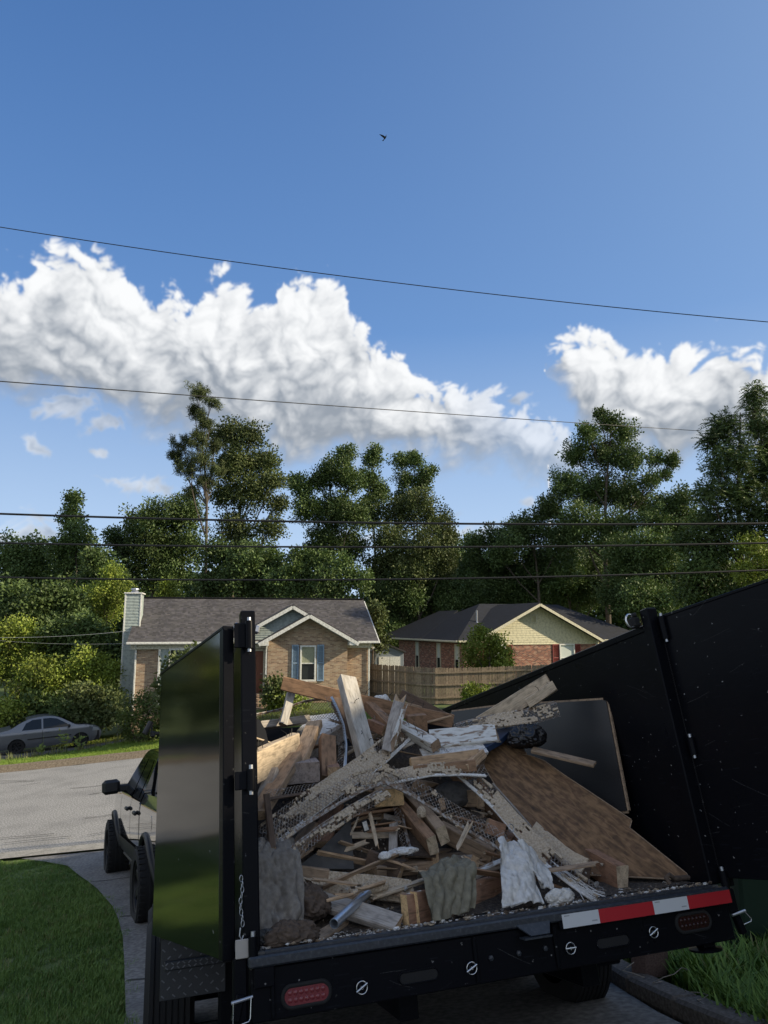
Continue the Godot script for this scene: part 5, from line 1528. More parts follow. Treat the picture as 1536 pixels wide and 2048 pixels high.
# ---------------------------------------------------------------- vehicles (local axes: forward -Z, right +X, up +Y; the profile gives metres forward of the rear axle and height)
func shell(profile: PackedVector2Array, half: Callable, step: Vector2, lift := 0.0, sides := [-1, 1], rim := true) -> Shape:
	var s := Shape.new()
	var lo := Vector2(1e9, 1e9)
	var hi := -lo
	for p in profile:
		lo = lo.min(p)
		hi = hi.max(p)
	var y := lo.y
	while y < hi.y:
		var x := lo.x
		while x < hi.x:
			var cell := PackedVector2Array([Vector2(x, y), Vector2(x + step.x, y), Vector2(x + step.x, y + step.y), Vector2(x, y + step.y)])
			for c in Geometry2D.intersect_polygons(profile, cell):
				var idx := Geometry2D.triangulate_polygon(c)
				for side in sides:
					for i in range(0, idx.size(), 3):
						var q := []
						for k in 3:
							var p: Vector2 = c[idx[i + k]]
							var w: float = half.call(p.x, p.y)
							var wy: float = (half.call(p.x, p.y + 0.01) - half.call(p.x, p.y - 0.01)) / 0.02
							var wx: float = (half.call(p.x + 0.01, p.y) - half.call(p.x - 0.01, p.y)) / 0.02
							q.append([Vector3(side * (w + lift), p.y, -p.x), Vector3(side, -wy, wx).normalized()])
						s.round_tri(q[0], q[1], q[2])
			x += step.x
		y += step.y
	if rim:
		var turn := -1.0 if Geometry2D.is_polygon_clockwise(profile) else 1.0
		var n := profile.size()
		var outs := []
		for i in n:
			var d := (profile[(i + 1) % n] - profile[i]).normalized()
			outs.append(Vector2(d.y, -d.x) * turn)
		for i in n:
			var a := profile[i]
			var b := profile[(i + 1) % n]
			var na: Vector2 = (outs[i] + outs[(i + n - 1) % n]).normalized() if outs[i].dot(outs[(i + n - 1) % n]) > 0.8 else outs[i]
			var nb: Vector2 = (outs[i] + outs[(i + 1) % n]).normalized() if outs[i].dot(outs[(i + 1) % n]) > 0.8 else outs[i]
			var wa: float = half.call(a.x, a.y)
			var wb: float = half.call(b.x, b.y)
			var q := [[Vector3(wa, a.y, -a.x), Vector3(0, na.y, -na.x)], [Vector3(-wa, a.y, -a.x), Vector3(0, na.y, -na.x)], [Vector3(-wb, b.y, -b.x), Vector3(0, nb.y, -nb.x)], [Vector3(wb, b.y, -b.x), Vector3(0, nb.y, -nb.x)]]
			s.round_tri(q[0], q[1], q[2])
			s.round_tri(q[0], q[2], q[3])
	return s

func arch(cx: float, cy: float, r: float, low: float) -> Array:   # the wheel opening, front to rear
	var out := []
	var a0 := asin(clampf((low - cy) / r, -1, 1))
	for k in 13:
		var a := lerpf(a0, PI - a0, k / 12.0)
		out.append(Vector2(cx + r * cos(a), cy + r * sin(a)))
	return out

func curve(pts: Array, n := 5) -> Array:   # a smooth line through points
	var c := Curve2D.new()
	for i in pts.size():
		var d: Vector2 = (pts[mini(i + 1, pts.size() - 1)] - pts[maxi(i - 1, 0)]) * 0.17
		c.add_point(pts[i], -d, d)
	var out := []
	for i in pts.size() - 1:
		for k in n:
			out.append(c.sample(i, float(k) / n))
	out.append(pts[-1])
	return out

func wheel(parent: Node3D, at: Vector3, r: float, w: float, side: float, rim_mat: String, spokes := 5):
	var o := Node3D.new()
	o.name = "wheel"
	parent.add_child(o, true)
	o.position = at
	var ax := Vector3(side, 0, 0)
	var t := Shape.new()
	t.lathe(Vector3.ZERO, ax, [Vector2(-w / 2, r * 0.66), Vector2(-w / 2, r * 0.92), Vector2(-w * 0.40, r * 0.985), Vector2(-w * 0.2, r), Vector2(w * 0.2, r), Vector2(w * 0.40, r * 0.985), Vector2(w / 2, r * 0.92), Vector2(w * 0.47, r * 0.66), Vector2(w * 0.2, r * 0.62)], 40)
	for k in (36 if rim_mat == "wheel_dark" else 0):
		var a := TAU * k / 36
		for j in [-1, 1]:
			t.box(Vector3(j * w * 0.36, cos(a + j * 0.06) * r * 0.985, sin(a + j * 0.06) * r * 0.985), Vector3(w * 0.2, 0.022, r * 0.10), Basis(Vector3.RIGHT, a + j * 0.06))
	for j in ([-0.12, 0.12] if rim_mat == "wheel_dark" else [-0.36, -0.24, -0.12, 0.0, 0.12, 0.24, 0.36]):
		t.lathe(Vector3.ZERO, ax, [Vector2(j * w - 0.012, r), Vector2(j * w - 0.010, r + 0.008), Vector2(j * w + 0.010, r + 0.008), Vector2(j * w + 0.012, r)], 40)
	part("tyre", t, "rubber", o)
	var m := Shape.new()
	m.lathe(Vector3.ZERO, ax, [Vector2(-w * 0.3, r * 0.60), Vector2(w * 0.40, r * 0.64), Vector2(w * 0.43, r * 0.67), Vector2(w * 0.40, r * 0.60), Vector2(w * 0.10, r * 0.56), Vector2(w * 0.08, 0.0)], 32)
	m.lathe(Vector3.ZERO, ax, [Vector2(0, r * 0.2), Vector2(w * 0.30, r * 0.17), Vector2(w * 0.32, 0)], 20)
	for k in spokes:
		var a := TAU * k / spokes
		var d := Vector3(0, cos(a), sin(a))
		m.bar(ax * w * 0.22 + d * r * 0.12, ax * w * 0.30 + d * r * 0.60, 0.07 * r / 0.35, 0.05, ax, 0.008)
	part("rim", m, rim_mat, o)

func side_glass(parent: Node3D, pts: Array, half: Callable, side: int, called := "window"):
	part(called, shell(PackedVector2Array(pts), half, Vector2(0.15, 0.08), 0.006, [side], false), "glass_dark", parent)

func make_sedan():
	var f := Vector3(0.87, 0.045, -0.49).normalized()
	var rt := f.cross(Vector3.UP).normalized()
	var up := rt.cross(f)
	var at := Vector3(-16.14, -3.64, -32.43) - rt * 0.74
	var car := thing("parked_car", "silver four door saloon parked on the shaded drive in front of the thicket", "car", Transform3D(Basis(rt, up, -f), at))
	var half := func(s: float, y: float) -> float:
		var w := 0.855
		w -= 0.16 * smoothstep(2.95, 3.55, s) + 0.12 * smoothstep(-0.6, -1.05, s)
		if y > 0.92:
			w -= 0.50 * (y - 0.92)
		w -= 0.22 * pow(maxf(0.0, 0.55 - y), 2.0) * 3.0 + 0.10 * pow(maxf(0.0, y - 0.70), 2.0)
		return w
	var top := curve([Vector2(-1.02, 0.42), Vector2(-1.03, 0.62), Vector2(-0.98, 0.84), Vector2(-0.88, 0.97), Vector2(-0.45, 1.045), Vector2(-0.25, 1.09), Vector2(0.15, 1.30), Vector2(0.50, 1.43), Vector2(0.95, 1.485), Vector2(1.35, 1.475), Vector2(1.72, 1.39), Vector2(2.10, 1.19), Vector2(2.42, 1.02), Vector2(2.80, 0.985), Vector2(3.20, 0.89), Vector2(3.42, 0.76), Vector2(3.50, 0.58), Vector2(3.48, 0.40), Vector2(3.40, 0.24)], 4)
	var outline := PackedVector2Array(top)
	outline.append_array(PackedVector2Array(arch(2.6, 0.31, 0.36, 0.22)))
	outline.append_array(PackedVector2Array(arch(0.0, 0.31, 0.36, 0.22)))
	outline.append(Vector2(-0.9, 0.26))
	part("body", shell(outline, half, Vector2(0.22, 0.12)), "car_silver", car)
	var under := Shape.new()
	under.box(Vector3(0, 0.45, -1.25), Vector3(1.50, 0.42, 4.3))
	part("underbody", under, "truck_plastic", car)
	for side in [-1, 1]:
		side_glass(car, [Vector2(0.20, 1.0), Vector2(0.98, 0.99), Vector2(0.98, 1.40), Vector2(0.62, 1.385), Vector2(0.36, 1.27)], half, side)
		side_glass(car, [Vector2(1.05, 0.99), Vector2(2.20, 0.98), Vector2(1.98, 1.14), Vector2(1.62, 1.35), Vector2(1.36, 1.405), Vector2(1.05, 1.405)], half, side)
		part("trim_strip", shell(PackedVector2Array([Vector2(0.42, 0.575), Vector2(2.2, 0.585), Vector2(2.2, 0.63), Vector2(0.42, 0.62)]), half, Vector2(0.3, 0.1), 0.014, [side], false), "truck_plastic", car)
		for x in [0.98, 1.02]:
			pass
		part("door_seam", shell(PackedVector2Array([Vector2(1.008, 0.30), Vector2(1.022, 0.30), Vector2(1.022, 1.0), Vector2(1.008, 1.0)]), half, Vector2(0.3, 0.1), 0.002, [side], false), "truck_plastic", car)
		for x in [0.33, 1.22]:
			var hd := Shape.new()
			hd.box(Vector3(side * (half.call(x, 0.84) + 0.012), 0.84, -x), Vector3(0.03, 0.035, 0.17), Basis(), 0.01)
			part("handle", hd, "car_silver", car)
		var mir := Shape.new()
		mir.box(Vector3(side * 0.93, 1.02, -2.10), Vector3(0.17, 0.13, 0.10), Basis(), 0.03)
		part("mirror", mir, "truck_plastic", car)
		part("tail_light", shell(PackedVector2Array([Vector2(-0.99, 0.70), Vector2(-0.72, 0.74), Vector2(-0.74, 0.90), Vector2(-0.96, 0.90)]), half, Vector2(0.1, 0.1), 0.006, [side], false), "tail_red", car)
		part("headlight", shell(PackedVector2Array([Vector2(3.10, 0.68), Vector2(3.42, 0.66), Vector2(3.36, 0.78), Vector2(3.12, 0.84)]), half, Vector2(0.1, 0.1), 0.006, [side], false), "zinc", car)
		for x in [0.0, 2.6]:
			wheel(car, Vector3(side * 0.745, 0.31, -x), 0.31, 0.19, side, "wheel_dark", 7)
	var g := Shape.new()
	g.quad(Vector3(-0.66, 1.10, 0.22), Vector3(0.66, 1.10, 0.22), Vector3(0.54, 1.40, -0.38), Vector3(-0.54, 1.40, -0.38), Vector3(0, 1, 0.5))
	part("rear_window", g, "glass_dark", car, Transform3D(Basis(), Vector3(0, 0.018, 0.012)))
	var ws := Shape.new()
	ws.quad(Vector3(-0.70, 1.03, -2.40), Vector3(0.70, 1.03, -2.40), Vector3(0.57, 1.39, -1.74), Vector3(-0.57, 1.39, -1.74), Vector3(0, 1, -0.5))
	part("windscreen", ws, "glass_dark", car, Transform3D(Basis(), Vector3(0, 0.018, -0.012)))

func make_pickup():
	var rear := Vector3(-2.62, -1.30, -8.50)
	var front := Vector3(-4.27, -1.93, -12.06)
	var f := (front - rear).normalized()
	var rt := f.cross(Vector3.UP).normalized()
	var up := rt.cross(f)
	var wb := rear.distance_to(front)
	var truck := thing("pickup_truck", "black crew cab pickup truck with tow mirrors, hitched to the dump trailer", "truck", Transform3D(Basis(rt, up * 0.95, -f), rear + rt * 0.93))
	var half := func(s: float, y: float) -> float:
		var w := 0.985 - 0.10 * smoothstep(4.1, 4.8, s)
		if y > 1.28:
			w -= 0.42 * (y - 1.28)
		w -= 0.35 * pow(maxf(0.0, 0.95 - y), 2.0) + 0.25 * pow(maxf(0.0, y - 1.12), 2.0) * (1.0 if y < 1.28 else 0.0)
		return w
	var k := wb - 3.85
	var cab := curve([Vector2(0.72, 1.30), Vector2(0.74, 1.50), Vector2(0.86, 1.84), Vector2(1.05, 1.935), Vector2(1.6, 1.965), Vector2(2.15, 1.94), Vector2(2.45, 1.84), Vector2(2.80, 1.56), Vector2(3.08, 1.34), Vector2(3.5, 1.31), Vector2(4.2 + k, 1.25), Vector2(4.55 + k, 1.14), Vector2(4.68 + k, 0.95), Vector2(4.70 + k, 0.62), Vector2(4.55 + k, 0.46)], 4)
	var outline := PackedVector2Array(cab)
	outline.append_array(PackedVector2Array(arch(wb, 0.44, 0.52, 0.46)))
	outline.append(Vector2(0.66, 0.50))
	outline.append(Vector2(0.66, 1.24))
	part("cab", shell(outline, half, Vector2(0.25, 0.11)), "truck_paint", truck)
	var bed := PackedVector2Array(curve([Vector2(-1.60, 0.56), Vector2(-1.62, 1.30), Vector2(-1.56, 1.42), Vector2(0.0, 1.415), Vector2(0.62, 1.41)], 3))
	bed.append(Vector2(0.62, 0.54))
	bed.append_array(PackedVector2Array(arch(0.0, 0.44, 0.52, 0.54)))
	part("bed", shell(bed, half, Vector2(0.25, 0.11)), "truck_paint", truck)
	var under := Shape.new()
	under.box(Vector3(0, 0.72, -1.6), Vector3(1.72, 0.46, 5.6))
	under.bar(Vector3(0, 0.5, 1.2), Vector3(0, 0.5, 1.55), 0.08, 0.08)
	part("underbody", under, "truck_plastic", truck)
	for side in [-1, 1]:
		side_glass(truck, [Vector2(0.98, 1.34), Vector2(1.62, 1.34), Vector2(1.62, 1.82), Vector2(1.12, 1.82), Vector2(1.02, 1.70)], half, side)
		side_glass(truck, [Vector2(1.74, 1.34), Vector2(2.86, 1.34), Vector2(2.66, 1.55), Vector2(2.40, 1.77), Vector2(2.22, 1.82), Vector2(1.74, 1.83)], half, side)
		for x in [[0.70, 0.56, 1.26], [1.68, 0.56, 1.32], [2.98, 0.56, 1.28]]:
			part("door_seam", shell(PackedVector2Array([Vector2(x[0] - 0.009, x[1]), Vector2(x[0] + 0.009, x[1]), Vector2(x[0] + 0.009, x[2]), Vector2(x[0] - 0.009, x[2])]), half, Vector2(0.3, 0.1), 0.002, [side], false), "truck_plastic", truck)
		part("dark_reflection_band", shell(PackedVector2Array([Vector2(0.56, 0.50), Vector2(3.36, 0.47), Vector2(3.36, 0.70), Vector2(0.56, 0.74)]), half, Vector2(0.3, 0.1), 0.018, [side]), "truck_plastic", truck)  # dark band added for the dim ground mirrored along the lower doors
		for x in [0.98, 1.92]:
			var hd := Shape.new()
			hd.box(Vector3(side * (half.call(x, 1.16) + 0.022), 1.16, -x), Vector3(0.045, 0.05, 0.22), Basis(), 0.014)
			part("handle", hd, "truck_plastic", truck)
		var cap := Shape.new()
		cap.lathe(Vector3(side * (half.call(0.3, 1.14) - 0.004), 1.14, 0.42), Vector3(side, 0, 0), [Vector2(0, 0.085), Vector2(0.006, 0.080), Vector2(0.006, 0.0)], 20)
		part("fuel_door", cap, "truck_paint", truck)
		for x in [0.0, wb]:
			var fl := Shape.new()
			var pts := []
			for p in arch(x, 0.44, 0.54, 0.50):
				pts.append(Vector3(side * (half.call(p.x, p.y) + 0.002), p.y, -p.x))
			fl.tube(pts, 0.034, 8)
			part("wheel_flare", fl, "truck_plastic", truck)
			wheel(truck, Vector3(side * 0.93, 0.43, -x), 0.43, 0.33, side, "wheel_dark", 6)
		var step := Shape.new()
		step.tube([Vector3(side * 0.80, 0.46, -0.75), Vector3(side * 0.90, 0.44, -1.0), Vector3(side * 0.90, 0.44, -3.0), Vector3(side * 0.80, 0.46, -3.2)], 0.025, 10)
		part("side_step", step, "truck_plastic", truck)
		# tow mirror: a tall head on a long arm
		var mir := Node3D.new()
		mir.name = "mirror"
		truck.add_child(mir, true)
		mir.position = Vector3(side * 0.96, 1.42, -2.72)
		var arm := Shape.new()
		arm.box(Vector3(side * 0.02, -0.01, 0), Vector3(0.20, 0.11, 0.07), Basis(), 0.02)
		part("arm", arm, "truck_plastic", mir)
		var head := Shape.new()
		head.box(Vector3(side * 0.20, 0.02, 0.01), Vector3(0.25, 0.215, 0.13), Basis(Vector3(0, 0, 1), side * -0.05), 0.045)
		part("housing", head, "truck_plastic", mir)
	var g := Shape.new()
	g.quad(Vector3(-0.68, 1.42, -0.725), Vector3(0.68, 1.42, -0.725), Vector3(0.58, 1.80, -0.83), Vector3(-0.58, 1.80, -0.83), Vector3(0, 0.2, 1))
	part("rear_window", g, "glass_dark", truck, Transform3D(Basis(), Vector3(0, 0, 0.014)))
	# rack behind the cab with a tilting work light
	var rack := Node3D.new()
	rack.name = "rack"
	truck.add_child(rack, true)
	var rk := Shape.new()
	for side in [-1, 1]:
		rk.bar(Vector3(side * 0.80, 1.41, -0.50), Vector3(side * 0.72, 2.02, -0.62), 0.05, 0.05, Vector3.FORWARD, 0.008)
	rk.bar(Vector3(-0.75, 2.0, -0.62), Vector3(0.75, 2.0, -0.62), 0.05, 0.05, Vector3.UP, 0.008)
	part("frame", rk, "truck_paint", rack)
	var lamp := Shape.new()
	lamp.bar(Vector3(-0.72, 2.02, -0.62), Vector3(-0.72, 2.17, -0.62), 0.03, 0.03, Vector3.FORWARD, 0.004)
	lamp.bar(Vector3(-0.72, 2.16, -0.62), Vector3(-0.86, 2.16, -0.62), 0.03, 0.035, Vector3.UP, 0.004)
	lamp.box(Vector3(-0.86, 2.15, -0.62), Vector3(0.06, 0.075, 0.06), Basis(), 0.012)
	lamp.bar(Vector3(-0.87, 2.17, -0.62), Vector3(-0.875, 2.30, -0.62), 0.022, 0.022, Vector3.FORWARD, 0.003)
	part("bracket", lamp, "truck_plastic", rack)
	var bulb := Shape.new()
	bulb.tube([Vector3(-0.885, 2.31, -0.60), Vector3(-0.96, 2.16, -0.58)], 0.035, 12)
	part("work_light", bulb, "truck_plastic", rack)

# ---------------------------------------------------------------- dump trailer (its own axes: x right along the rear edge, y up from the bed floor, -z towards the truck)
func make_trailer():
	var t := thing("dump_trailer", "black steel dump trailer with its rear doors swung open, heaped with demolition waste", "trailer", TR)
	var s := Shape.new()
	s.box(Vector3(1.03, -0.03, -1.82), Vector3(2.04, 0.06, 3.68))
	part("bed_floor", s, "bed_steel", t)
	for x in [-0.006, 2.068]:
		s = Shape.new()
		s.box(Vector3(x, 0.585, -1.86), Vector3(0.05, 1.17, 3.60), Basis(), 0.004)
		s.box(Vector3(x, 1.185, -1.86), Vector3(0.06, 0.04, 3.60), Basis(), 0.006)
		for k in 6:
			s.box(Vector3(x + (-0.05 if x < 1.0 else 0.05), 0.56, -0.7 - k * 0.56), Vector3(0.05, 1.16, 0.05), Basis(), 0.004)
		part("side_wall", s, "trailer_paint", t)
	s = Shape.new()
	s.box(Vector3(1.03, 0.595, -3.69), Vector3(2.02, 1.19, 0.05), Basis(), 0.004)
	part("front_wall", s, "trailer_paint", t)
	for x in [-0.003, 2.060]:
		s = Shape.new()
		s.box(Vector3(x, 0.640, -0.03), Vector3(0.062, 1.278, 0.062), Basis(), 0.005)
		part("corner_post", s, "trailer_paint", t)
	s = Shape.new()
	s.box(Vector3(1.030, -0.026, 0.025), Vector3(2.10, 0.036, 0.055), Basis(), 0.006)
	s.box(Vector3(1.030, -0.004, 0.012), Vector3(1.98, 0.016, 0.020), Basis(), 0.003)
	part("rear_rail", s, "rub_rail", t)
	# rear cross beam with ribs, slots, lights, rings
	var beam := Shape.new()
	beam.box(Vector3(1.03, -0.130, -0.005), Vector3(2.08, 0.165, 0.075), Basis(), 0.005)
	part("rear_beam", beam, "trailer_paint", t)
	for x in [0.065, 0.850, 1.20]:
		s = Shape.new()
		s.box(Vector3(x, -0.128, 0.038), Vector3(0.014, 0.15, 0.012), Basis(), 0.003)
		part("rib", s, "trailer_paint", t)
	s = Shape.new()
	s.box(Vector3(0.035, -0.075, 0.040), Vector3(0.075, 0.066, 0.014), Basis(), 0.004)
	part("gusset", s, "trailer_paint", t)
	for q in [[0.614, -0.152], [1.464, -0.145]]:
		s = Shape.new()
		s.plate(oval(0.075, 0.017), 0.004, Transform3D(Basis(), Vector3(q[0], q[1], 0.0345)))
		part("slot", s, "rubber", t)
		s = Shape.new()
		s.tube(ring_path(oval(0.078, 0.020), Vector3(q[0], q[1], 0.034)), 0.003, 6, false)
		part("slot_rim", s, "trailer_paint", t)
	for q in [[0.186, -0.149, "lens_red"], [1.870, -0.121, "lens_dark"]]:
		var o := Node3D.new()
		o.name = "tail_light"
		t.add_child(o, true)
		o.position = Vector3(q[0], q[1], 0.034)
		s = Shape.new()
		s.tube(ring_path(oval(0.086, 0.033), Vector3.ZERO), 0.008, 8, false)
		part("grommet", s, "rubber", o)
		s = Shape.new()
		s.plate(oval(0.080, 0.027), 0.012, Transform3D(Basis(), Vector3(0, 0, 0.006)))
		for i in 7:
			for j in 2:
				s.lathe(Vector3(-0.060 + i * 0.020, -0.011 + j * 0.022, 0.005), Vector3(0, 0, 1), [Vector2(0, 0.009), Vector2(0.003, 0.006), Vector2(0.004, 0)], 10)
		part("lens", s, q[2], o)
	for q in [[0.388, -0.155, 0.5], [0.825, -0.152, 0.42], [1.259, -0.141, 0.0], [1.656, -0.133, 0.45]]:
		var o := Node3D.new()
		o.name = "lynch_pin"
		t.add_child(o, true)
		o.position = Vector3(q[0], q[1], 0.048)
		s = Shape.new()
		s.tube(ring_path(oval(0.0205, 0.0205, 20), Vector3.ZERO), 0.0022, 6, false)
		part("ring", s, "chrome", o)
		s = Shape.new()
		var d := Vector3(cos(q[2]), sin(q[2]), 0)
		s.tube([d * -0.024, d * 0.024], 0.004, 8)
		s.tube([Vector3(0, 0, -0.016), Vector3(0, 0, 0.002)], 0.006, 8)
		part("pin", s, "chrome", o)
	for q in [[0.914, -0.132], [1.035, -0.131], [1.153, -0.129]]:
		s = Shape.new()
		s.lathe(Vector3(q[0], q[1], 0.033), Vector3(0, 0, 1), [Vector2(0, 0.011), Vector2(0.008, 0.010), Vector2(0.011, 0.004), Vector2(0.012, 0)], 6)
		part("bolt", s, "rub_rail", t)
	s = Shape.new()
	s.plate(PackedVector2Array([Vector2(-0.078, 0.0), Vector2(0.078, 0.0), Vector2(0.052, -0.055), Vector2(-0.030, -0.055)]), 0.006, Transform3D(Basis(Vector3.RIGHT, -0.75), Vector3(1.105, -0.030, 0.050)))
	s.box(Vector3(1.10, -0.078, 0.075), Vector3(0.12, 0.006, 0.05))
	part("latch_plate", s, "rub_rail", t)
	for q in [[1.238, 1.409, "tape_white"], [1.409, 1.675, "tape_red"], [1.675, 1.850, "tape_white"], [1.850, 2.076, "tape_red"]]:
		s = Shape.new()
		s.box(Vector3((q[0] + q[1]) / 2, -0.0445, 0.0535), Vector3(q[1] - q[0] - 0.0006, 0.050, 0.003))
		var tape := part("reflective_tape", s, q[2], t)
		if q[2] == "tape_white":
			s = Shape.new()
			for k in 5:
				s.box(Vector3(q[0] + 0.012 + k * 0.005, -0.026, 0.0552), Vector3(0.003, 0.0045, 0.0006))
				s.box(Vector3(q[1] - 0.034 + k * 0.005, -0.056, 0.0552), Vector3(0.003, 0.0045, 0.0006))
			part("print", s, "print_grey", tape)
	s = Shape.new()
	s.box(Vector3(1.655, -0.0455, 0.0445), Vector3(0.86, 0.056, 0.014), Basis(), 0.003)
	part("tape_backing", s, "trailer_paint", t)
	# the two rear doors, swung wide open
	for q in [[Vector3(-0.083, -0.018, -0.012), Vector3(-0.243, 0, -0.970), 1.222, -1.0, "rear door swung back along the left side, its glossy face mirroring grass and road"], [Vector3(2.103, 0.020, -0.045), Vector3(0.173, 0, 0.985), 1.20, 1.0, "rear door swung out on the right, black and almost without reflections"]]:
		var o := Node3D.new()
		o.name = "rear_door"
		t.add_child(o, true)
		tag(o, q[4])
		var u: Vector3 = q[1].normalized()
		var b := Basis(u.cross(Vector3.UP) * -1.0, Vector3.UP, u)
		b = Basis(Vector3.UP.cross(u), Vector3.UP, u)
		o.transform = Transform3D(b, q[0])
		s = Shape.new()
		s.box(Vector3(0, q[2] / 2, 0.024), Vector3(0.047, q[2], 0.047), Basis(), 0.003)
		part("stile", s, "trailer_paint", o)
		s = Shape.new()
		s.box(Vector3(0, q[2] / 2, 0.532), Vector3(0.044, q[2] - 0.004, 0.968), Basis(), 0.003)
		part("panel", s, "gate_paint" if q[3] < 0.0 else "trailer_paint", o)
		s = Shape.new()
		s.box(Vector3(0, q[2] + 0.004, 0.52), Vector3(0.050, 0.016, 1.03), Basis(), 0.003)
		part("top_rail", s, "trailer_paint", o)
	for q in [[1.165, 0.105], [0.588, 0.068], [0.018, 0.060]]:
		for side in [0, 1]:
			var o := Node3D.new()
			o.name = "hinge"
			t.add_child(o, true)
			o.position = Vector3(-0.001 if side == 0 else 2.085, q[0], 0.022)
			var k := -1.0 if side == 0 else 1.0
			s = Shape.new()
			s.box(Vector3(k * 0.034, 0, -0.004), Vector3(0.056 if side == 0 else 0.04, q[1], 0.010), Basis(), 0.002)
			part("leaf", s, "reflection_beige" if side == 0 and q[0] < 0.1 else "trailer_paint", o)  # lowest left leaf wears the painted reflection, the others plain paint
			s = Shape.new()
			s.tube([Vector3(0, -q[1] / 2 - 0.006, 0.006), Vector3(0, q[1] / 2 + 0.006, 0.006)], 0.0175, 14)
			part("barrel", s, "trailer_paint", o)
			s = Shape.new()
			s.tube([Vector3(0, q[1] / 2, 0.006), Vector3(0, q[1] / 2 + 0.022, 0.006)], 0.009, 6)
			s.tube([Vector3(0, -q[1] / 2, 0.006), Vector3(0, -q[1] / 2 - 0.02, 0.006)], 0.009, 6)
			part("pin", s, "zinc", o)
	for q in [Vector3(-0.047, 1.218, -0.05), Vector3(0.040, 1.205, -0.05)]:
		s = Shape.new()
		s.box(q, Vector3(0.024, 0.034, 0.034), Basis(Vector3.FORWARD, 0.2), 0.006)
		part("post_bolt", s, "zinc", t)
	# tarp ring on top of the right wall
	s = Shape.new()
	s.tube(ring_path(oval(0.026, 0.034, 18), Vector3(1.985, 1.232, -0.09)), 0.006, 8, false)
	part("tarp_ring", s, "chrome", t)
	s = Shape.new()
	s.box(Vector3(2.015, 1.225, -0.10), Vector3(0.05, 0.06, 0.05), Basis(), 0.012)
	s.tube([Vector3(2.0, 1.26, -0.09), Vector3(2.02, 1.262, -0.08)], 0.012, 8)
	part("ring_clamp", s, "rubber", t)
	# chain hanging beside the left post
	var chain := Node3D.new()
	chain.name = "chain"
	t.add_child(chain, true)
	for k in 9:
		s = Shape.new()
		s.tube(ring_path(oval(0.006, 0.011, 12), Vector3.ZERO), 0.0018, 5, false)
		part("link", s, "zinc", chain, Transform3D(Basis(Vector3.UP, PI / 2 * (k % 2) + 0.3), Vector3(-0.040 + 0.004 * sin(k), 0.245 - k * 0.0185, 0.012)))
	s = Shape.new()
	s.tube([Vector3(-0.044, 0.085, 0.014), Vector3(-0.048, 0.06, 0.016), Vector3(-0.040, 0.045, 0.016), Vector3(-0.034, 0.06, 0.014)], 0.003, 6)
	part("hook", s, "zinc", chain)
	# fenders, wheels, underframe
	for side in [-1, 1]:
		var x0: float = -0.165 if side < 0 else 2.225
		var o := Node3D.new()
		o.name = "fender"
		t.add_child(o, true)
		o.position = Vector3(x0, 0, 0)
		s = Shape.new()
		s.box(Vector3(0, -0.150, -0.90), Vector3(0.29, 0.24, 0.006), Basis(), 0.002)
		s.box(Vector3(0, -0.03, -2.2), Vector3(0.29, 0.006, 1.7))
		s.bar(Vector3(0, -0.030, -0.90), Vector3(0, -0.012, -1.36), 0.29, 0.006)
		s.box(Vector3(side * 0.146, -0.06, -2.2), Vector3(0.006, 0.07, 1.7))
		part("fender_plate", s, "tread_steel", o)
		s = Shape.new()
		s.box(Vector3(0.02, -0.135, -0.885), Vector3(0.30, 0.036, 0.03), Basis(), 0.004)
		part("fender_bar", s, "tread_steel", o)
		s = Shape.new()
		s.box(Vector3(-side * 0.20, -0.30, -1.0), Vector3(0.16, 0.30, 0.06), Basis(), 0.01)  # block added to darken the bright gap under the fender
		part("added_gap_block", s, "trailer_paint", o)
		s = Shape.new()
		for i in 12:
			for j in 8:
				if (i + j) % 2 == 0:
					s.box(Vector3(-0.132 + i * 0.024, -0.255 + j * 0.030, -0.896), Vector3(0.017, 0.0055, 0.003), Basis(Vector3(0, 0, 1), 0.7 if i % 2 else -0.7), 0.001)
			for j in 2:
				s.box(Vector3(-0.118 + i * 0.025, -0.143 + j * 0.016, -0.869), Vector3(0.015, 0.005, 0.003), Basis(Vector3(0, 0, 1), 0.7 if (i + j) % 2 else -0.7), 0.001)
		var dia := part("tread_diamonds", s, "tread_glint", o)
		dia.set_meta("kind", "stuff")
		for z in [-1.78, -2.66]:
			wheel(t, Vector3(-0.255 if side < 0 else 2.205, -0.415, z), 0.385, 0.25, side, "wheel_grey", 5)
	s = Shape.new()
	for x in [0.62, 1.44]:
		s.box(Vector3(x, -0.20, -1.9), Vector3(0.08, 0.26, 3.5), Basis(), 0.004)
	for z in [-0.5, -1.1, -2.2, -3.2]:
		s.box(Vector3(1.03, -0.12, z), Vector3(1.9, 0.10, 0.06), Basis(), 0.004)
	for k in [-1, 1]:
		s.bar(Vector3(1.03 + k * 0.55, -0.30, -3.4), Vector3(1.03 + k * 0.04, -0.40, -4.9), 0.07, 0.12, Vector3.UP, 0.006)
	part("underframe", s, "trailer_paint", t)
	for z in [-1.78, -2.66]:
		s = Shape.new()
		s.tube([Vector3(-0.2, -0.415, z), Vector3(2.25, -0.415, z)], 0.04, 10)
		part("axle", s, "trailer_paint", t)
	# stabiliser jack and the brackets with clip pins at both corners
	s = Shape.new()
	s.box(Vector3(1.955, -0.205, -0.03), Vector3(0.060, 0.06, 0.060), Basis(), 0.004)
	s.lathe(Vector3(1.950, -0.246, -0.03), Vector3.UP, [Vector2(0, 0.0), Vector2(0.0, 0.068), Vector2(0.008, 0.070), Vector2(0.014, 0.04), Vector2(0.014, 0)], 20)
	part("jack_foot", s, "trailer_paint", t)
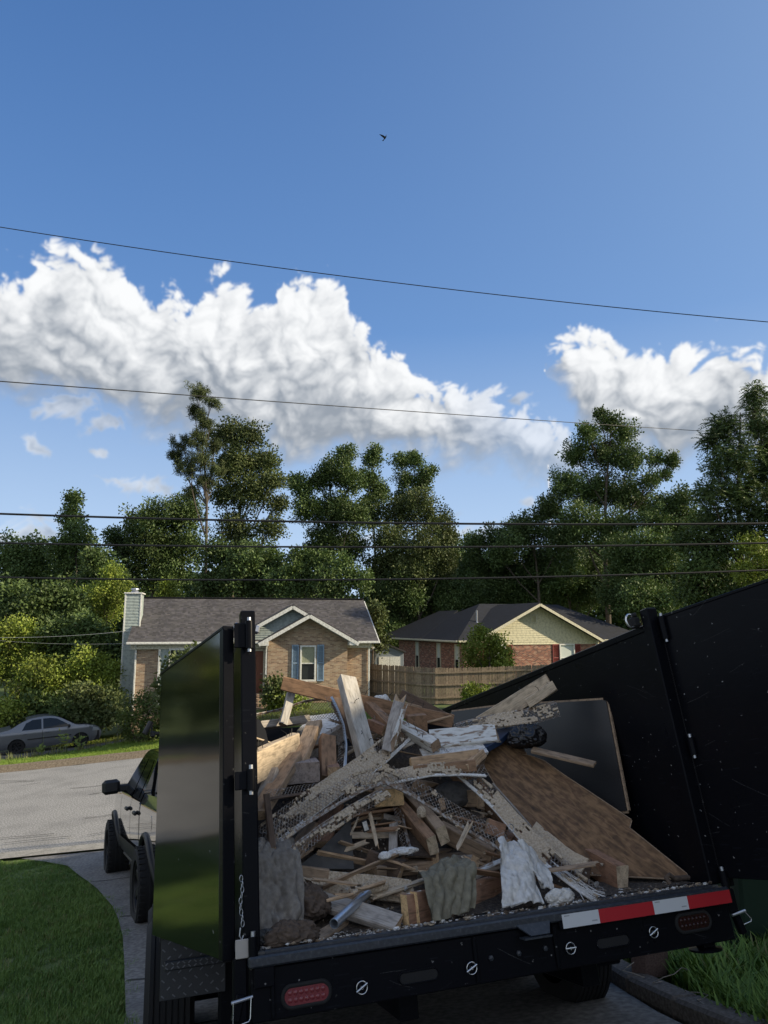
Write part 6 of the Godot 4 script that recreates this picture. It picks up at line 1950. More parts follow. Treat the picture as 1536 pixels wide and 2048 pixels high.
	for q in [[-0.045, -1.0], [2.112, 1.0]]:
		var o := Node3D.new()
		o.name = "corner_bracket"
		t.add_child(o, true)
		o.position = Vector3(q[0], -0.10, 0.01)
		s = Shape.new()
		s.box(Vector3(0, -0.04 if q[1] < 0 else 0.03, -0.02), Vector3(0.050, 0.26 if q[1] < 0 else 0.10, 0.05), Basis(), 0.006)
		s.bar(Vector3(0, -0.02, 0), Vector3(q[1] * 0.02, -0.10, 0.0), 0.03, 0.03, Vector3(0, 0, 1), 0.004)
		part("bracket", s, "trailer_paint", o)
		s = Shape.new()
		var y := -0.040 if q[1] < 0 else -0.022
		s.tube([Vector3(-0.034, y, 0.022), Vector3(0.040, y + 0.010, 0.022)], 0.006, 8)
		part("pin", s, "zinc", o)
		s = Shape.new()
		if q[1] < 0:
			s.tube([Vector3(-0.028, y, 0.026), Vector3(-0.030, y - 0.070, 0.03), Vector3(0.024, y - 0.060, 0.03), Vector3(0.030, y - 0.052, 0.03), Vector3(0.034, y + 0.008, 0.026)], 0.0024, 6)
		else:
			s.tube([Vector3(0.030, y + 0.01, 0.026), Vector3(0.055, y - 0.022, 0.03), Vector3(0.050, y - 0.032, 0.03), Vector3(0.012, y - 0.040, 0.026)], 0.0022, 6)
		part("clip_wire", s, "chrome", o)

func oval(a: float, b: float, n := 24) -> PackedVector2Array:   # a slot shape: two half circles of radius b
	var out := PackedVector2Array()
	for k in n:
		var w := TAU * k / n
		out.append(Vector2(signf(cos(w)) * maxf(a - b, 0.0) + b * cos(w), b * sin(w)) if a > b else Vector2(a * cos(w), b * sin(w)))
	return out

func ring_path(o: PackedVector2Array, at: Vector3) -> Array:
	var out := []
	for k in o.size() + 1:
		out.append(at + Vector3(o[k % o.size()].x, o[k % o.size()].y, 0))
	return out

# ---------------------------------------------------------------- the load (places in the trailer's axes)
func timber(length: float, w: float, h: float, seed: int, ragged: float) -> ArrayMesh:
	var r := RandomNumberGenerator.new()
	r.seed = seed
	var n := clampi(int(length / 0.12), 2, 9)
	var cut := minf(0.004, minf(w, h) * 0.2)
	var bow := Vector2(r.randf_range(-1, 1), r.randf_range(-1, 1)) * length * 0.008
	var twist := r.randf_range(-0.05, 0.05)
	var rings := []
	for k in n + 1:
		var t := float(k) / n
		var ring := []
		for c in [[-1, -1, 1, 0], [1, -1, -1, 0], [1, -1, 0, 1], [1, 1, 0, -1], [1, 1, -1, 0], [-1, 1, 1, 0], [-1, 1, 0, -1], [-1, -1, 0, 1]]:
			var p := Vector2(c[0] * w * 0.5 + c[2] * cut, c[1] * h * 0.5 + c[3] * cut)
			p += Vector2(r.randfn(), r.randfn()) * 0.0011
			p = p.rotated(twist * t) + bow * 4.0 * t * (1.0 - t)
			var z := t * length
			if k == 0 or k == n:
				z += r.randf_range(-1.0, 1.0) * (ragged + 0.0012)
			ring.append(Vector3(p.x, p.y, z))
		rings.append(ring)
	var side := Shape.new()
	for k in n:
		for i in 8:
			var a: Vector3 = rings[k][i]
			var b: Vector3 = rings[k][(i + 1) % 8]
			var c: Vector3 = rings[k + 1][(i + 1) % 8]
			var d: Vector3 = rings[k + 1][i]
			var mid := (a + b + c + d) * 0.25
			side.quad(a, b, c, d, Vector3(mid.x, mid.y, 0))
	var ends := Shape.new()
	for k in [0, n]:
		var mid := Vector3.ZERO
		for p in rings[k]:
			mid += p / 8.0
		mid.z += (0.5 if k == 0 else -0.5) * ragged
		for i in 8:
			ends.tri(mid, rings[k][i], rings[k][(i + 1) % 8], Vector3(0, 0, -1 if k == 0 else 1))
	var m := ArrayMesh.new()
	side.add_to(m)
	ends.add_to(m)
	return m

const LOAD_KINDS := {"wood_stud": "stud", "wood_plank": "plank", "trim_board": "board", "wood_beam": "beam", "wood_block": "wood block", "wood_post": "post", "slat": "slat", "splinter": "splinter"}
const LOAD_GROUPS := {"wood_stud": "studs in the load", "wood_plank": "planks in the load", "trim_board": "painted boards in the load", "wood_beam": "beams in the load", "wood_block": "timber offcuts in the load", "splinter": "splinters in the load"}

func beam(called: String, label: String, a: Vector3, b: Vector3, w: float, h: float, material: String, o := {}):
	var z := (b - a).normalized()
	var y := Vector3(0, 0, 1) if absf(z.y) > 0.72 else Vector3.UP
	var x := y.cross(z).normalized()
	var t := Basis(x, z.cross(x), z) * Basis(Vector3(0, 0, 1), o.get("roll", 0.0))
	var m := timber(a.distance_to(b), w, h, hash(label), o.get("ragged", 0.003))
	var node := alone(called, m, material, label, LOAD_KINDS[called], TR * Transform3D(t, a), LOAD_GROUPS.get(called, ""), o.get("end", "wood_end" if material.begins_with("wood") else "wood_old"))
	var r := RandomNumberGenerator.new()
	r.seed = hash(label) + 5
	for k in o.get("nails", 0):
		var s := Shape.new()
		var at := Vector3(r.randf_range(-0.35, 0.35) * w, h * 0.5 - 0.006, a.distance_to(b) * r.randf_range(0.08, 0.92))
		var up := Vector3(r.randfn() * 0.25, 1, r.randfn() * 0.25)
		var hi := r.randf_range(0.018, 0.055)
		s.tube([at, at + up * hi * 0.6, at + (up + Vector3(r.randfn(), 0, r.randfn()) * 0.3) * hi], 0.0018, 5)
		part("nail", s, "truck_plastic", node)

func sheet(called: String, label: String, category: String, frame: Transform3D, outline: Array, thick: float, material: String, edge: String):
	var s := Shape.new()
	s.plate(PackedVector2Array(outline), thick, Transform3D())
	var node := alone(called, s, material, label, category, TR * frame)
	if edge != material:
		var e := Shape.new()
		for i in outline.size():
			var p: Vector2 = outline[i]
			var q: Vector2 = outline[(i + 1) % outline.size()]
			if p.distance_to(q) > 0.04:
				e.bar(Vector3(p.x, p.y, -thick * 0.5), Vector3(q.x, q.y, -thick * 0.5), thick * 1.08, thick * 0.5, Vector3(0, 0, 1))
		part("edge", e, edge, node)

func lath(called: String, label: String, path: Array, sides: Array, width: float, cover: Array, bead: String, seed: int, group: String):
	var c := Curve3D.new()
	for i in path.size():
		var d: Vector3 = (path[mini(i + 1, path.size() - 1)] - path[maxi(i - 1, 0)]) * 0.15
		c.add_point(path[i] - path[0], -d, d)
	var length := c.get_baked_length()
	var n := int(length / 0.010)
	var base := []
	var across := []
	var amount := []
	for i in n + 1:
		var t := float(i) / n
		base.append(c.sample_baked(length * t))
		var f := t * (path.size() - 1)
		var k := mini(int(f), path.size() - 2)
		across.append(sides[k].lerp(sides[k + 1], f - k).normalized())
		amount.append(lerpf(cover[k], cover[k + 1], f - k))
	var at := func(i: int, t: float) -> Vector3:   # a point of the strip: step i along it, t metres across, uneven
		var wave := relief.get_noise_3d(i * 0.02 + seed * 7.0, t * 9.0, seed) * 0.018
		return base[i] + across[i] * t + Vector3(0.2, 0.6, 0.7) * wave * (0.3 + t / width)
	var node := thing(called, label, "metal lath" if called == "metal_lath" else "corner strip", TR * Transform3D(Basis(), path[0]), group)
	var grid := Shape.new()
	var strands := maxi(2, int(width / 0.0115))
	for k in strands + 1:
		var prev := Vector3.ZERO
		for i in n + 1:
			var t := clampf((k + (0.46 if (i + k) % 2 else -0.46)) / strands, 0.0, 1.0) * width
			var p: Vector3 = at.call(i, t)
			if i > 0 and relief.get_noise_3d(i * 0.09, k * 0.8, seed * 3.0) > -0.42:
				var d := (p - prev).normalized()
				var nn: Vector3 = (base[i] - base[i - 1]).cross(across[i]).normalized()
				var s := d.cross(nn) * 0.0013
				grid.quad(prev - s, prev + s, p + s, p - s)
				grid.quad(prev - nn * 0.0009, prev + nn * 0.0009, p + nn * 0.0009, p - nn * 0.0009)
			prev = p
	part("wire_mesh", grid, "lath_metal", node)
	# plaster still keyed into the mesh
	var crust := Shape.new()
	var rows := maxi(2, int(width / 0.011))
	var kept := {}
	for i in n:
		for j in rows:
			var v := 0.5 + 0.75 * relief.get_noise_3d(i * 0.055 + seed * 11.0, j * 0.22, 2.0) + 0.35 * relief.get_noise_3d(i * 0.3, j * 0.9, seed * 2.0)
			if v < amount[i]:
				kept[Vector2i(i, j)] = true
	for cell in kept:
		var q := []
		var low := []
		for e in [Vector2i(0, 0), Vector2i(1, 0), Vector2i(1, 1), Vector2i(0, 1)]:
			var i: int = cell.x + e.x
			var t: float = width * (cell.y + e.y) / rows
			var nn: Vector3 = (base[mini(i + 1, n)] - base[maxi(i - 1, 0)]).cross(across[i]).normalized()
			if nn.z < 0.0:
				nn = -nn
			var lump := 0.006 + 0.007 * absf(relief.get_noise_3d(i * 0.35, (cell.y + e.y) * 0.9, seed)) + 0.004 * relief.get_noise_3d(i * 1.7, (cell.y + e.y) * 2.9, seed)
			var p: Vector3 = at.call(i, t)
			q.append(p + nn * lump)
			low.append(p - nn * 0.004)
		var o := (q[0] + q[1] + q[2] + q[3] - low[0] - low[1] - low[2] - low[3]) as Vector3
		crust.quad(q[0], q[1], q[2], q[3], o)
		crust.quad(low[0], low[1], low[2], low[3], -o)
		var mid: Vector3 = (q[0] + q[1] + q[2] + q[3]) * 0.25
		for e in [[0, 1, Vector2i(0, -1)], [1, 2, Vector2i(1, 0)], [2, 3, Vector2i(0, 1)], [3, 0, Vector2i(-1, 0)]]:
			if not kept.has(cell + e[2]):
				crust.quad(q[e[0]], q[e[1]], low[e[1]], low[e[0]], (q[e[0]] + q[e[1]]) * 0.5 - mid)
	if kept.size() > 6:
		part("plaster", crust, "plaster", node)
	# the folded edge
	var lip := Shape.new()
	var line := []
	var i := 0
	while i <= n:
		line.append(at.call(i, 0.0))
		i += 3
	lip.tube(line, 0.0042 if bead != "plaster_white" else 0.0058, 7)
	for k in line.size() - 1:
		var a: Vector3 = across[mini(k * 3, n)]
		var f := 0.014 + 0.007 * relief.get_noise_1d(k * 0.8 + seed * 5.0)
		lip.quad(line[k], line[k + 1], line[k + 1] + a * f + Vector3(0, 0, 0.002), line[k] + a * f + Vector3(0, 0, 0.002))
	part("edge_strip", lip, bead, node)
	if label.contains("frayed"):
		var fr := Shape.new()
		var r := RandomNumberGenerator.new()
		r.seed = 5
		for k in 26:
			var p: Vector3 = at.call(n, width * r.randf() * 0.6)
			var q: Vector3 = at.call(n - 8 - r.randi() % 22, width * r.randf() * 0.5)
			fr.tube([q, q.lerp(p, 0.6) + Vector3(r.randfn(), r.randfn(), r.randfn()) * 0.004, p + Vector3(r.randfn() * 0.02, r.randf() * 0.012, r.randfn() * 0.02)], 0.0016, 4, false)
		part("frayed_wires", fr, "plaster_white", node)

func lump(called: String, label: String, category: String, material: String, at: Vector3, size: Vector3, folds: float, seed: int, turn := Basis(), sharp := 1.0):   # crumpled cloth: a sagging heap with running folds
	var s := Shape.new()
	var f := func(u: float, v: float) -> Vector3:
		var a := u * TAU
		var e := (v - 0.5) * PI
		var d := Vector3(cos(e) * cos(a), sin(e), cos(e) * sin(a))
		var run := relief.get_noise_3d(d.x * 0.9 + seed, d.y * 0.45, d.z * 0.9)
		var ridge := 1.0 - absf(relief.get_noise_3d(d.x * 1.5 + run * 1.5 + seed * 2.0, d.y * 0.7 + run, d.z * 1.5)) * 2.2
		var fine := 1.0 - absf(relief.get_noise_3d(d.x * 3.2 + run * 2.0, d.y * 1.6 + seed, d.z * 3.2)) * 2.0
		var k := 0.86 + folds * (0.20 * ridge * sharp + 0.26 * run + 0.06 * fine)
		var p := d * k * size
		if p.y < 0.0:
			p.y *= 0.55
		return turn * p
	s.skin(64, 44, f)
	alone(called, s, material, label, category, TR * Transform3D(Basis(), at))

func drape(called: String, label: String, category: String, material: String, corners: Array, sag: float, folds: float, seed: int, thick := 0.004):   # a crumpled sheet between four corners
	var s := Shape.new()
	var o: Vector3 = corners[0]
	var out: Vector3 = (corners[1] - corners[0]).cross(corners[3] - corners[0]).normalized()
	if out.z < 0.0:
		out = -out
	var f := func(u: float, v: float) -> Vector3:
		var ragged := 0.03 * relief.get_noise_2d(u * 3.0 + seed, v * 3.0)
		var p: Vector3 = corners[0].lerp(corners[1], u + ragged).lerp(corners[3].lerp(corners[2], u - ragged), v)
		var bend := relief.get_noise_2d(u * 0.8 + seed, v * 0.8)
		var crease := 1.0 - absf(relief.get_noise_2d(u * 1.9 + bend * 1.6 + seed * 3.0, v * 0.7 + bend)) * 2.4
		return p - o + out * folds * (crease - 0.4 + 1.6 * bend) + Vector3(0, -4.0 * sag * u * (1.0 - u) * v, 0)
	s.skin(44, 44, f, Vector2.ONE, thick)
	alone(called, s, material, label, category, TR * Transform3D(Basis(), o))

func hang(called: String, label: String, category: String, material: String, line: Array, wide: Array, deep: float, count: float, seed: int, thick := 0.004):   # cloth hanging along a line of points, with folds running down it
	var s := Shape.new()
	var c := Curve3D.new()
	for i in line.size():
		var d: Vector3 = (line[mini(i + 1, line.size() - 1)] - line[maxi(i - 1, 0)]) * 0.16
		c.add_point(line[i] - line[0], -d, d)
	var f := func(u: float, v: float) -> Vector3:
		var t := v * (wide.size() - 1)
		var k := mini(int(t), wide.size() - 2)
		var w: Vector3 = wide[k].lerp(wide[k + 1], t - k)
		var p := c.sample_baked(c.get_baked_length() * clampf(v + 0.05 * relief.get_noise_2d(u * 2.5 + seed, 3.0) * v, 0.0, 1.0))
		var along := (c.sample_baked(c.get_baked_length() * minf(1.0, v + 0.03)) - c.sample_baked(c.get_baked_length() * maxf(0.0, v - 0.03))).normalized()
		var out := w.cross(along).normalized()
		if out.z < 0.0 and absf(out.z) > absf(out.y):
			out = -out
		elif out.y < 0.0 and absf(out.y) > absf(out.z):
			out = -out
		var drift := 0.55 * relief.get_noise_2d(v * 0.7 + seed, u * 0.4) + 0.12 * v
		var ph := (u + drift) * count
		var fold := pow(absf(sin(ph * PI)), 0.75) * (0.55 + 0.75 * relief.get_noise_2d(floor(ph) * 3.7 + seed, v * 0.6)) + 0.9 * relief.get_noise_2d(u * 1.1 + seed, v * 1.1)
		return p + w * (u - 0.5) + out * deep * fold
	s.skin(56, 40, f, Vector2.ONE, thick)
	alone(called, s, material, label, category, TR * Transform3D(Basis(), line[0]))

func heap_top(x: float, d: float) -> float:
	var top := 0.66 * smoothstep(0.40, 1.35, d) + 0.10 * smoothstep(0.1, 0.5, d)
	top *= 1.0 - 0.55 * smoothstep(1.13, 1.73, x) * smoothstep(2.2, 1.0, d)
	top += (0.10 * relief.get_noise_2d(x * 2.2, d * 2.2) + 0.05 * relief.get_noise_2d(x * 6.0, d * 6.0)) * smoothstep(0.15, 0.7, d)
	return maxf(0.004, top)

func make_load():
	# the rubble everything rests on: it fills the bed to under the pieces on top
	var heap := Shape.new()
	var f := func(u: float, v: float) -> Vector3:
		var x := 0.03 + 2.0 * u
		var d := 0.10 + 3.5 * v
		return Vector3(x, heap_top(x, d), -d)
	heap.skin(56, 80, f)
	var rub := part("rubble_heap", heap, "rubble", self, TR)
	rub.name = "rubble_heap"
	rub.set_meta("kind", "stuff")
	# odd ends half buried in it
	var r := RandomNumberGenerator.new()
	r.seed = 31
	for k in 30:
		var d := r.randf_range(0.55, 2.6)
		var x := r.randf_range(0.12, 1.75 if d > 1.2 else 1.35)
		var top := 0.66 * smoothstep(0.40, 1.35, d) + 0.05
		var a := r.randf() * TAU
		var l := r.randf_range(0.18, 0.55)
		var dir := Vector3(cos(a) * l, r.randf_range(-0.12, 0.14), sin(a) * l) * 0.5
		var at := Vector3(clampf(x, 0.1 + absf(dir.x), 1.95 - absf(dir.x)), top, -d)
		var size: Array = [[0.04, 0.085], [0.03, 0.06], [0.09, 0.03], [0.05, 0.05]][r.randi() % 4]
		var m := timber(l, size[0], size[1], 900 + k, 0.006)
		var z := dir.normalized()
		var xx := Vector3.UP.cross(z).normalized()
		var tone := k % 5
		var place := "back" if d > 1.7 else ("middle" if d > 1.0 else "front slope")
		alone("timber_scrap", m, ["wood_brown", "wood_dark", "wood_old", "wood_grey", "wood_tan"][tone], "%s piece of %s timber half buried in the %s %s of the heap" % ["long" if l > 0.36 else "short", ["brown", "dark", "weathered", "grey", "tan"][tone], "left" if x < 0.75 else "right", place], "timber scrap", TR * Transform3D(Basis(xx, z.cross(xx), z) * Basis(Vector3(0, 0, 1), r.randf_range(-0.6, 0.6)), at - dir), "timber scraps buried in the heap", "wood_end")
	beam("wood_stud", "long brown stud lying across the top of the heap, pointing left at the shuttered window", Vector3(0.376, 1.210, -1.450), Vector3(1.396, 0.903, -1.250), 0.042, 0.085, "wood_brown", {"nails": 5, "roll": 0.1})
	beam("wood_plank", "upright grey painted plank in the middle of the heap with a bent nail on top", Vector3(0.708, 1.171, -1.150), Vector3(0.715, 0.664, -0.820), 0.105, 0.055, "paint_grey", {"nails": 3, "roll": -0.28})
	beam("trim_board", "split white painted board standing right of the upright grey plank", Vector3(0.983, 1.018, -1.000), Vector3(0.837, 0.750, -0.840), 0.062, 0.028, "wood_grey", {"ragged": 0.05, "roll": 0.45})
	beam("trim_board", "narrow splintered white strip stuck to the right edge of the split board", Vector3(1.008, 1.001, -0.970), Vector3(0.857, 0.759, -0.810), 0.028, 0.022, "paint_chipped", {"ragged": 0.08, "roll": 0.2})
	beam("wood_beam", "wide tan beam with nails along its top, touching the left door post", Vector3(0.034, 0.648, -0.500), Vector3(0.363, 0.789, -1.000), 0.050, 0.145, "wood_pale", {"nails": 7, "roll": 0.1})
	beam("wood_stud", "tan stud with a fresh cut end, leaning up from the left behind the grey block", Vector3(0.505, 0.924, -1.150), Vector3(0.317, 0.656, -0.820), 0.088, 0.042, "wood_tan", {"ragged": 0.01})
	beam("wood_stud", "long light brown stud slanting down from the tan stud to the left post", Vector3(0.326, 0.732, -0.860), Vector3(0.073, 0.458, -0.400), 0.085, 0.042, "wood_old", {})
	beam("wood_plank", "bluish grey board end standing between the left post and the light brown stud", Vector3(0.189, 0.662, -0.700), Vector3(0.106, 0.500, -0.550), 0.060, 0.030, "wood_grey", {})
	beam("wood_block", "square cut mauve grey timber end facing out left of the middle of the heap", Vector3(0.351, 0.639, -0.740), Vector3(0.416, 0.711, -1.250), 0.165, 0.098, "wood_mauve", {"end": "wood_mauve"})
	beam("wood_post", "short upright dark brown post behind the mauve grey timber end", Vector3(0.533, 0.819, -0.980), Vector3(0.492, 0.595, -0.820), 0.082, 0.070, "wood_brown", {})
	beam("wood_block", "small orange brown block at the foot of the dark brown post", Vector3(0.502, 0.613, -0.720), Vector3(0.545, 0.654, -0.950), 0.062, 0.085, "wood_red", {})
	beam("wood_stud", "grey plank lying level behind the tan beam at the back left of the heap", Vector3(0.221, 0.968, -1.500), Vector3(0.540, 1.000, -1.600), 0.120, 0.045, "wood_grey", {"nails": 4})
	beam("wood_stud", "white painted stud propped under the left end of the long brown stud", Vector3(0.433, 1.151, -1.500), Vector3(0.360, 0.954, -1.400), 0.050, 0.030, "paint_grey", {})
	beam("wood_stud", "grey topped stud sloping down behind the vertical metal corner strip", Vector3(0.364, 0.725, -1.050), Vector3(0.749, 0.907, -1.300), 0.060, 0.085, "wood_grey", {"nails": 3})
	beam("wood_stud", "dark weathered stud leaning left behind the upright grey plank", Vector3(0.672, 1.067, -1.300), Vector3(0.736, 0.750, -1.000), 0.060, 0.050, "wood_dark", {})
	beam("wood_stud", "white topped stud sloping right just below the split white board", Vector3(0.966, 0.899, -1.120), Vector3(1.098, 0.730, -0.800), 0.062, 0.060, "paint_chipped", {"roll": 0.5, "nails": 3})
	beam("wood_block", "square brown block on top of the heap right of the split white board", Vector3(1.142, 0.892, -1.180), Vector3(1.174, 0.926, -1.320), 0.115, 0.095, "wood_brown", {"end": "wood_brown"})
	beam("wood_stud", "dark stud behind the split white board, crossing under the long brown stud", Vector3(0.892, 1.035, -1.350), Vector3(0.961, 0.796, -1.000), 0.060, 0.060, "wood_brown", {})
	beam("wood_block", "reddish brown offcut wedged between the upright grey plank and the split white board", Vector3(0.841, 0.910, -1.200), Vector3(0.912, 0.854, -1.100), 0.060, 0.060, "wood_red", {})
	beam("wood_plank", "thin dark plank slanting down right behind the square brown block", Vector3(1.192, 1.137, -1.600), Vector3(1.461, 0.934, -1.450), 0.030, 0.060, "wood_dark", {})
	beam("wood_plank", "second thin dark plank crossing just above the square brown block", Vector3(1.144, 1.080, -1.600), Vector3(1.398, 0.982, -1.500), 0.030, 0.045, "wood_old", {})
	beam("wood_stud", "pale brown stud sticking up at the upper right over the black panel", Vector3(1.870, 1.049, -0.800), Vector3(1.501, 0.849, -1.080), 0.045, 0.105, "wood_pale", {"ragged": 0.012, "nails": 1})
	beam("wood_block", "shorter pale stud end beside the tip of the pale brown stud", Vector3(1.857, 1.015, -0.740), Vector3(1.717, 0.933, -0.840), 0.050, 0.055, "wood_pale", {"nails": 2})
	beam("trim_board", "white painted board with a red splintered end lying above the navy tray", Vector3(1.130, 0.775, -0.920), Vector3(1.514, 0.783, -0.860), 0.140, 0.022, "paint_chipped", {"ragged": 0.03, "roll": 0.85})
	beam("trim_board", "bluish white board lying flat just below the board with the red splintered end", Vector3(1.036, 0.687, -0.860), Vector3(1.390, 0.704, -0.820), 0.130, 0.018, "board_white", {"roll": 0.6})
	beam("wood_stud", "tan framed box edge under the bluish white board", Vector3(0.924, 0.644, -0.740), Vector3(1.304, 0.663, -0.720), 0.050, 0.060, "wood_tan", {"end": "wood_cut"})
	beam("wood_stud", "brown box edge below the tan framed box edge", Vector3(0.911, 0.599, -0.680), Vector3(1.252, 0.606, -0.660), 0.050, 0.060, "wood_brown", {})
	beam("wood_stud", "short tan stub with a tilted grey top right of the tan box edges", Vector3(1.187, 0.590, -0.660), Vector3(1.332, 0.669, -0.740), 0.055, 0.050, "wood_tan", {})
	beam("slat", "narrow brown slat with a grey top in front of the black panel", Vector3(1.649, 0.670, -0.740), Vector3(1.873, 0.558, -0.500), 0.050, 0.016, "wood_old", {"roll": 0.5})
	beam("wood_block", "freshly cut yellow block end under the peak of the bent lath strip", Vector3(0.776, 0.487, -0.700), Vector3(0.914, 0.538, -1.100), 0.150, 0.082, "wood_tan", {"end": "wood_cut"})
	beam("wood_beam", "left half of the brown sawn double beam pointing down under the bent lath strip", Vector3(0.844, 0.505, -0.920), Vector3(0.886, 0.262, -0.420), 0.048, 0.090, "wood_brown", {"end": "wood_pale", "roll": 0.35})
	beam("wood_beam", "right half of the brown sawn double beam pointing down under the bent lath strip", Vector3(0.918, 0.526, -0.950), Vector3(0.941, 0.298, -0.420), 0.048, 0.090, "wood_old", {"end": "wood_pale", "roll": 0.35})
	beam("wood_plank", "grey flat stick standing in the dark hollow left of the double beam", Vector3(0.779, 0.370, -0.660), Vector3(0.718, 0.231, -0.520), 0.042, 0.012, "wood_grey", {})
	beam("splinter", "thin tan splinter standing in front of the right arm of the bent strip", Vector3(1.070, 0.334, -0.400), Vector3(0.986, 0.248, -0.360), 0.028, 0.010, "wood_pale", {"ragged": 0.03})
	beam("splinter", "pale yellow splinter hanging in the hollow under the bent strip", Vector3(0.641, 0.408, -0.580), Vector3(0.642, 0.290, -0.520), 0.018, 0.007, "wood_pale", {"ragged": 0.03})
	beam("splinter", "thin pale stick hanging left of the pale yellow splinter", Vector3(0.582, 0.409, -0.600), Vector3(0.532, 0.343, -0.560), 0.008, 0.006, "wood_pale", {"ragged": 0.01})
	beam("wood_block", "reddish brown block at the right between the two sloping lath strips", Vector3(1.210, 0.318, -0.520), Vector3(1.287, 0.284, -0.500), 0.070, 0.072, "wood_red", {})
	beam("wood_block", "red brown beam end right of the foot of the bent strip", Vector3(1.270, 0.205, -0.480), Vector3(1.495, 0.254, -0.740), 0.075, 0.085, "wood_red", {})
	beam("wood_plank", "dark brown board lying deep between the two sloping lath strips", Vector3(1.508, 0.449, -0.950), Vector3(1.564, 0.174, -0.620), 0.035, 0.130, "wood_dark", {})
	beam("wood_plank", "second dark brown board beside the grey roll of felt", Vector3(1.379, 0.517, -0.950), Vector3(1.407, 0.306, -0.720), 0.030, 0.090, "wood_brown", {})
	beam("slat", "thin grey slat under the upper right lath strip", Vector3(1.403, 0.513, -0.800), Vector3(1.494, 0.286, -0.600), 0.012, 0.012, "wood_grey", {})
	beam("wood_stud", "brown stud running under the foot of the bent strip's right arm", Vector3(0.996, 0.319, -0.600), Vector3(1.197, 0.186, -0.460), 0.050, 0.080, "wood_old", {"roll": 0.3})
	beam("wood_plank", "flat weathered plank lying level in the middle below the double beam", Vector3(0.601, 0.185, -0.500), Vector3(1.276, 0.174, -0.620), 0.130, 0.050, "wood_old", {"roll": 0.15})
	beam("wood_plank", "second flat weathered plank lying level just behind the first below the double beam", Vector3(0.907, 0.203, -0.700), Vector3(1.327, 0.211, -0.800), 0.110, 0.045, "wood_old", {"roll": 0.15})
	beam("wood_plank", "short dark plank with a crumbling edge left of the flat weathered plank", Vector3(0.596, 0.235, -0.520), Vector3(0.715, 0.173, -0.420), 0.030, 0.075, "wood_dark", {"ragged": 0.01})
	beam("wood_plank", "broad brown board standing behind the left arm of the bent strip", Vector3(0.523, 0.479, -0.850), Vector3(0.402, 0.306, -0.660), 0.100, 0.030, "wood_red", {})
	beam("wood_plank", "brown board slanting down left under the bent strip", Vector3(0.354, 0.393, -0.620), Vector3(0.197, 0.230, -0.420), 0.075, 0.030, "wood_old", {})
	beam("wood_stud", "dark stud hugging the left post below the light brown stud", Vector3(0.119, 0.541, -0.420), Vector3(0.123, 0.319, -0.300), 0.030, 0.030, "wood_dark", {})
	beam("wood_beam", "red brown beam at the lower right ending in a pale nail holed end", Vector3(1.679, 0.227, -0.860), Vector3(1.717, 0.043, -0.200), 0.050, 0.125, "wood_red", {"end": "wood_pale", "nails": 0, "ragged": 0.012})
	beam("wood_block", "dark brown block under the red brown beam at the lower right", Vector3(1.538, 0.087, -0.460), Vector3(1.654, 0.048, -0.380), 0.140, 0.120, "wood_dark", {"end": "wood_brown"})
	beam("wood_beam", "short brown beam standing on edge behind the white folded sheet", Vector3(1.235, 0.135, -0.420), Vector3(1.678, 0.163, -0.620), 0.050, 0.120, "wood_red", {})
	beam("trim_board", "white moulded strip lying aslant right of the olive cloth", Vector3(0.875, 0.097, -0.270), Vector3(1.268, 0.168, -0.400), 0.034, 0.030, "paint_chipped", {"ragged": 0.012, "roll": 0.4})
	beam("trim_board", "short white grooved strip lying just behind the moulded strip", Vector3(0.937, 0.126, -0.340), Vector3(1.083, 0.148, -0.420), 0.055, 0.018, "paint_grey", {"roll": 0.5})
	beam("wood_beam", "doubled beam at the front, yellow sawn end to the left, left plank of the pair", Vector3(0.621, 0.052, -0.100), Vector3(1.290, 0.052, -0.400), 0.042, 0.118, "wood_red", {"end": "wood_cut"})
	beam("wood_beam", "doubled beam at the front, yellow sawn end to the left, right plank of the pair", Vector3(0.664, 0.056, -0.100), Vector3(1.333, 0.063, -0.420), 0.042, 0.118, "wood_red", {"end": "wood_cut"})
	beam("wood_plank", "grey weathered plank lying under the shiny metal tube", Vector3(0.223, 0.142, -0.360), Vector3(0.588, 0.010, -0.070), 0.085, 0.030, "wood_grey", {"ragged": 0.01, "roll": 0.5})
	beam("wood_plank", "short brown stick lying under the near end of the metal tube", Vector3(0.231, 0.003, -0.040), Vector3(0.441, 0.028, -0.280), 0.050, 0.018, "wood_old", {"roll": 0.4})
	beam("wood_block", "tan block covered with plaster crumbs behind the metal tube", Vector3(0.353, 0.101, -0.320), Vector3(0.565, 0.079, -0.400), 0.120, 0.055, "wood_tan", {})
	beam("wood_block", "dark tan block under the left half of the plaster covered lath at the front", Vector3(0.253, 0.208, -0.440), Vector3(0.379, 0.180, -0.420), 0.100, 0.070, "wood_old", {})
	beam("wood_block", "dark charred block near the brown rag at the lower left", Vector3(0.176, 0.065, -0.220), Vector3(0.261, 0.087, -0.320), 0.070, 0.070, "wood_dark", {})
	sheet("cabinet_panel", "dark grey laminate panel with a wooden edge leaning against the right wall of the bed", "panel", Transform3D(Vector3(-0.122, -0.972, 0.199), Vector3(0.243, 0.165, 0.956), Vector3(-0.962, 0.165, 0.216), Vector3(2.032, 0.890, -0.555)), [Vector2(-0.425, -1.484), Vector2(-0.277, -0.906), Vector2(-0.009, -0.001), Vector2(0.006, 0.026), Vector2(0.585, 0.009), Vector2(0.495, -0.664), Vector2(0.106, -1.322)], 0.022, "panel_black", "wood_old")
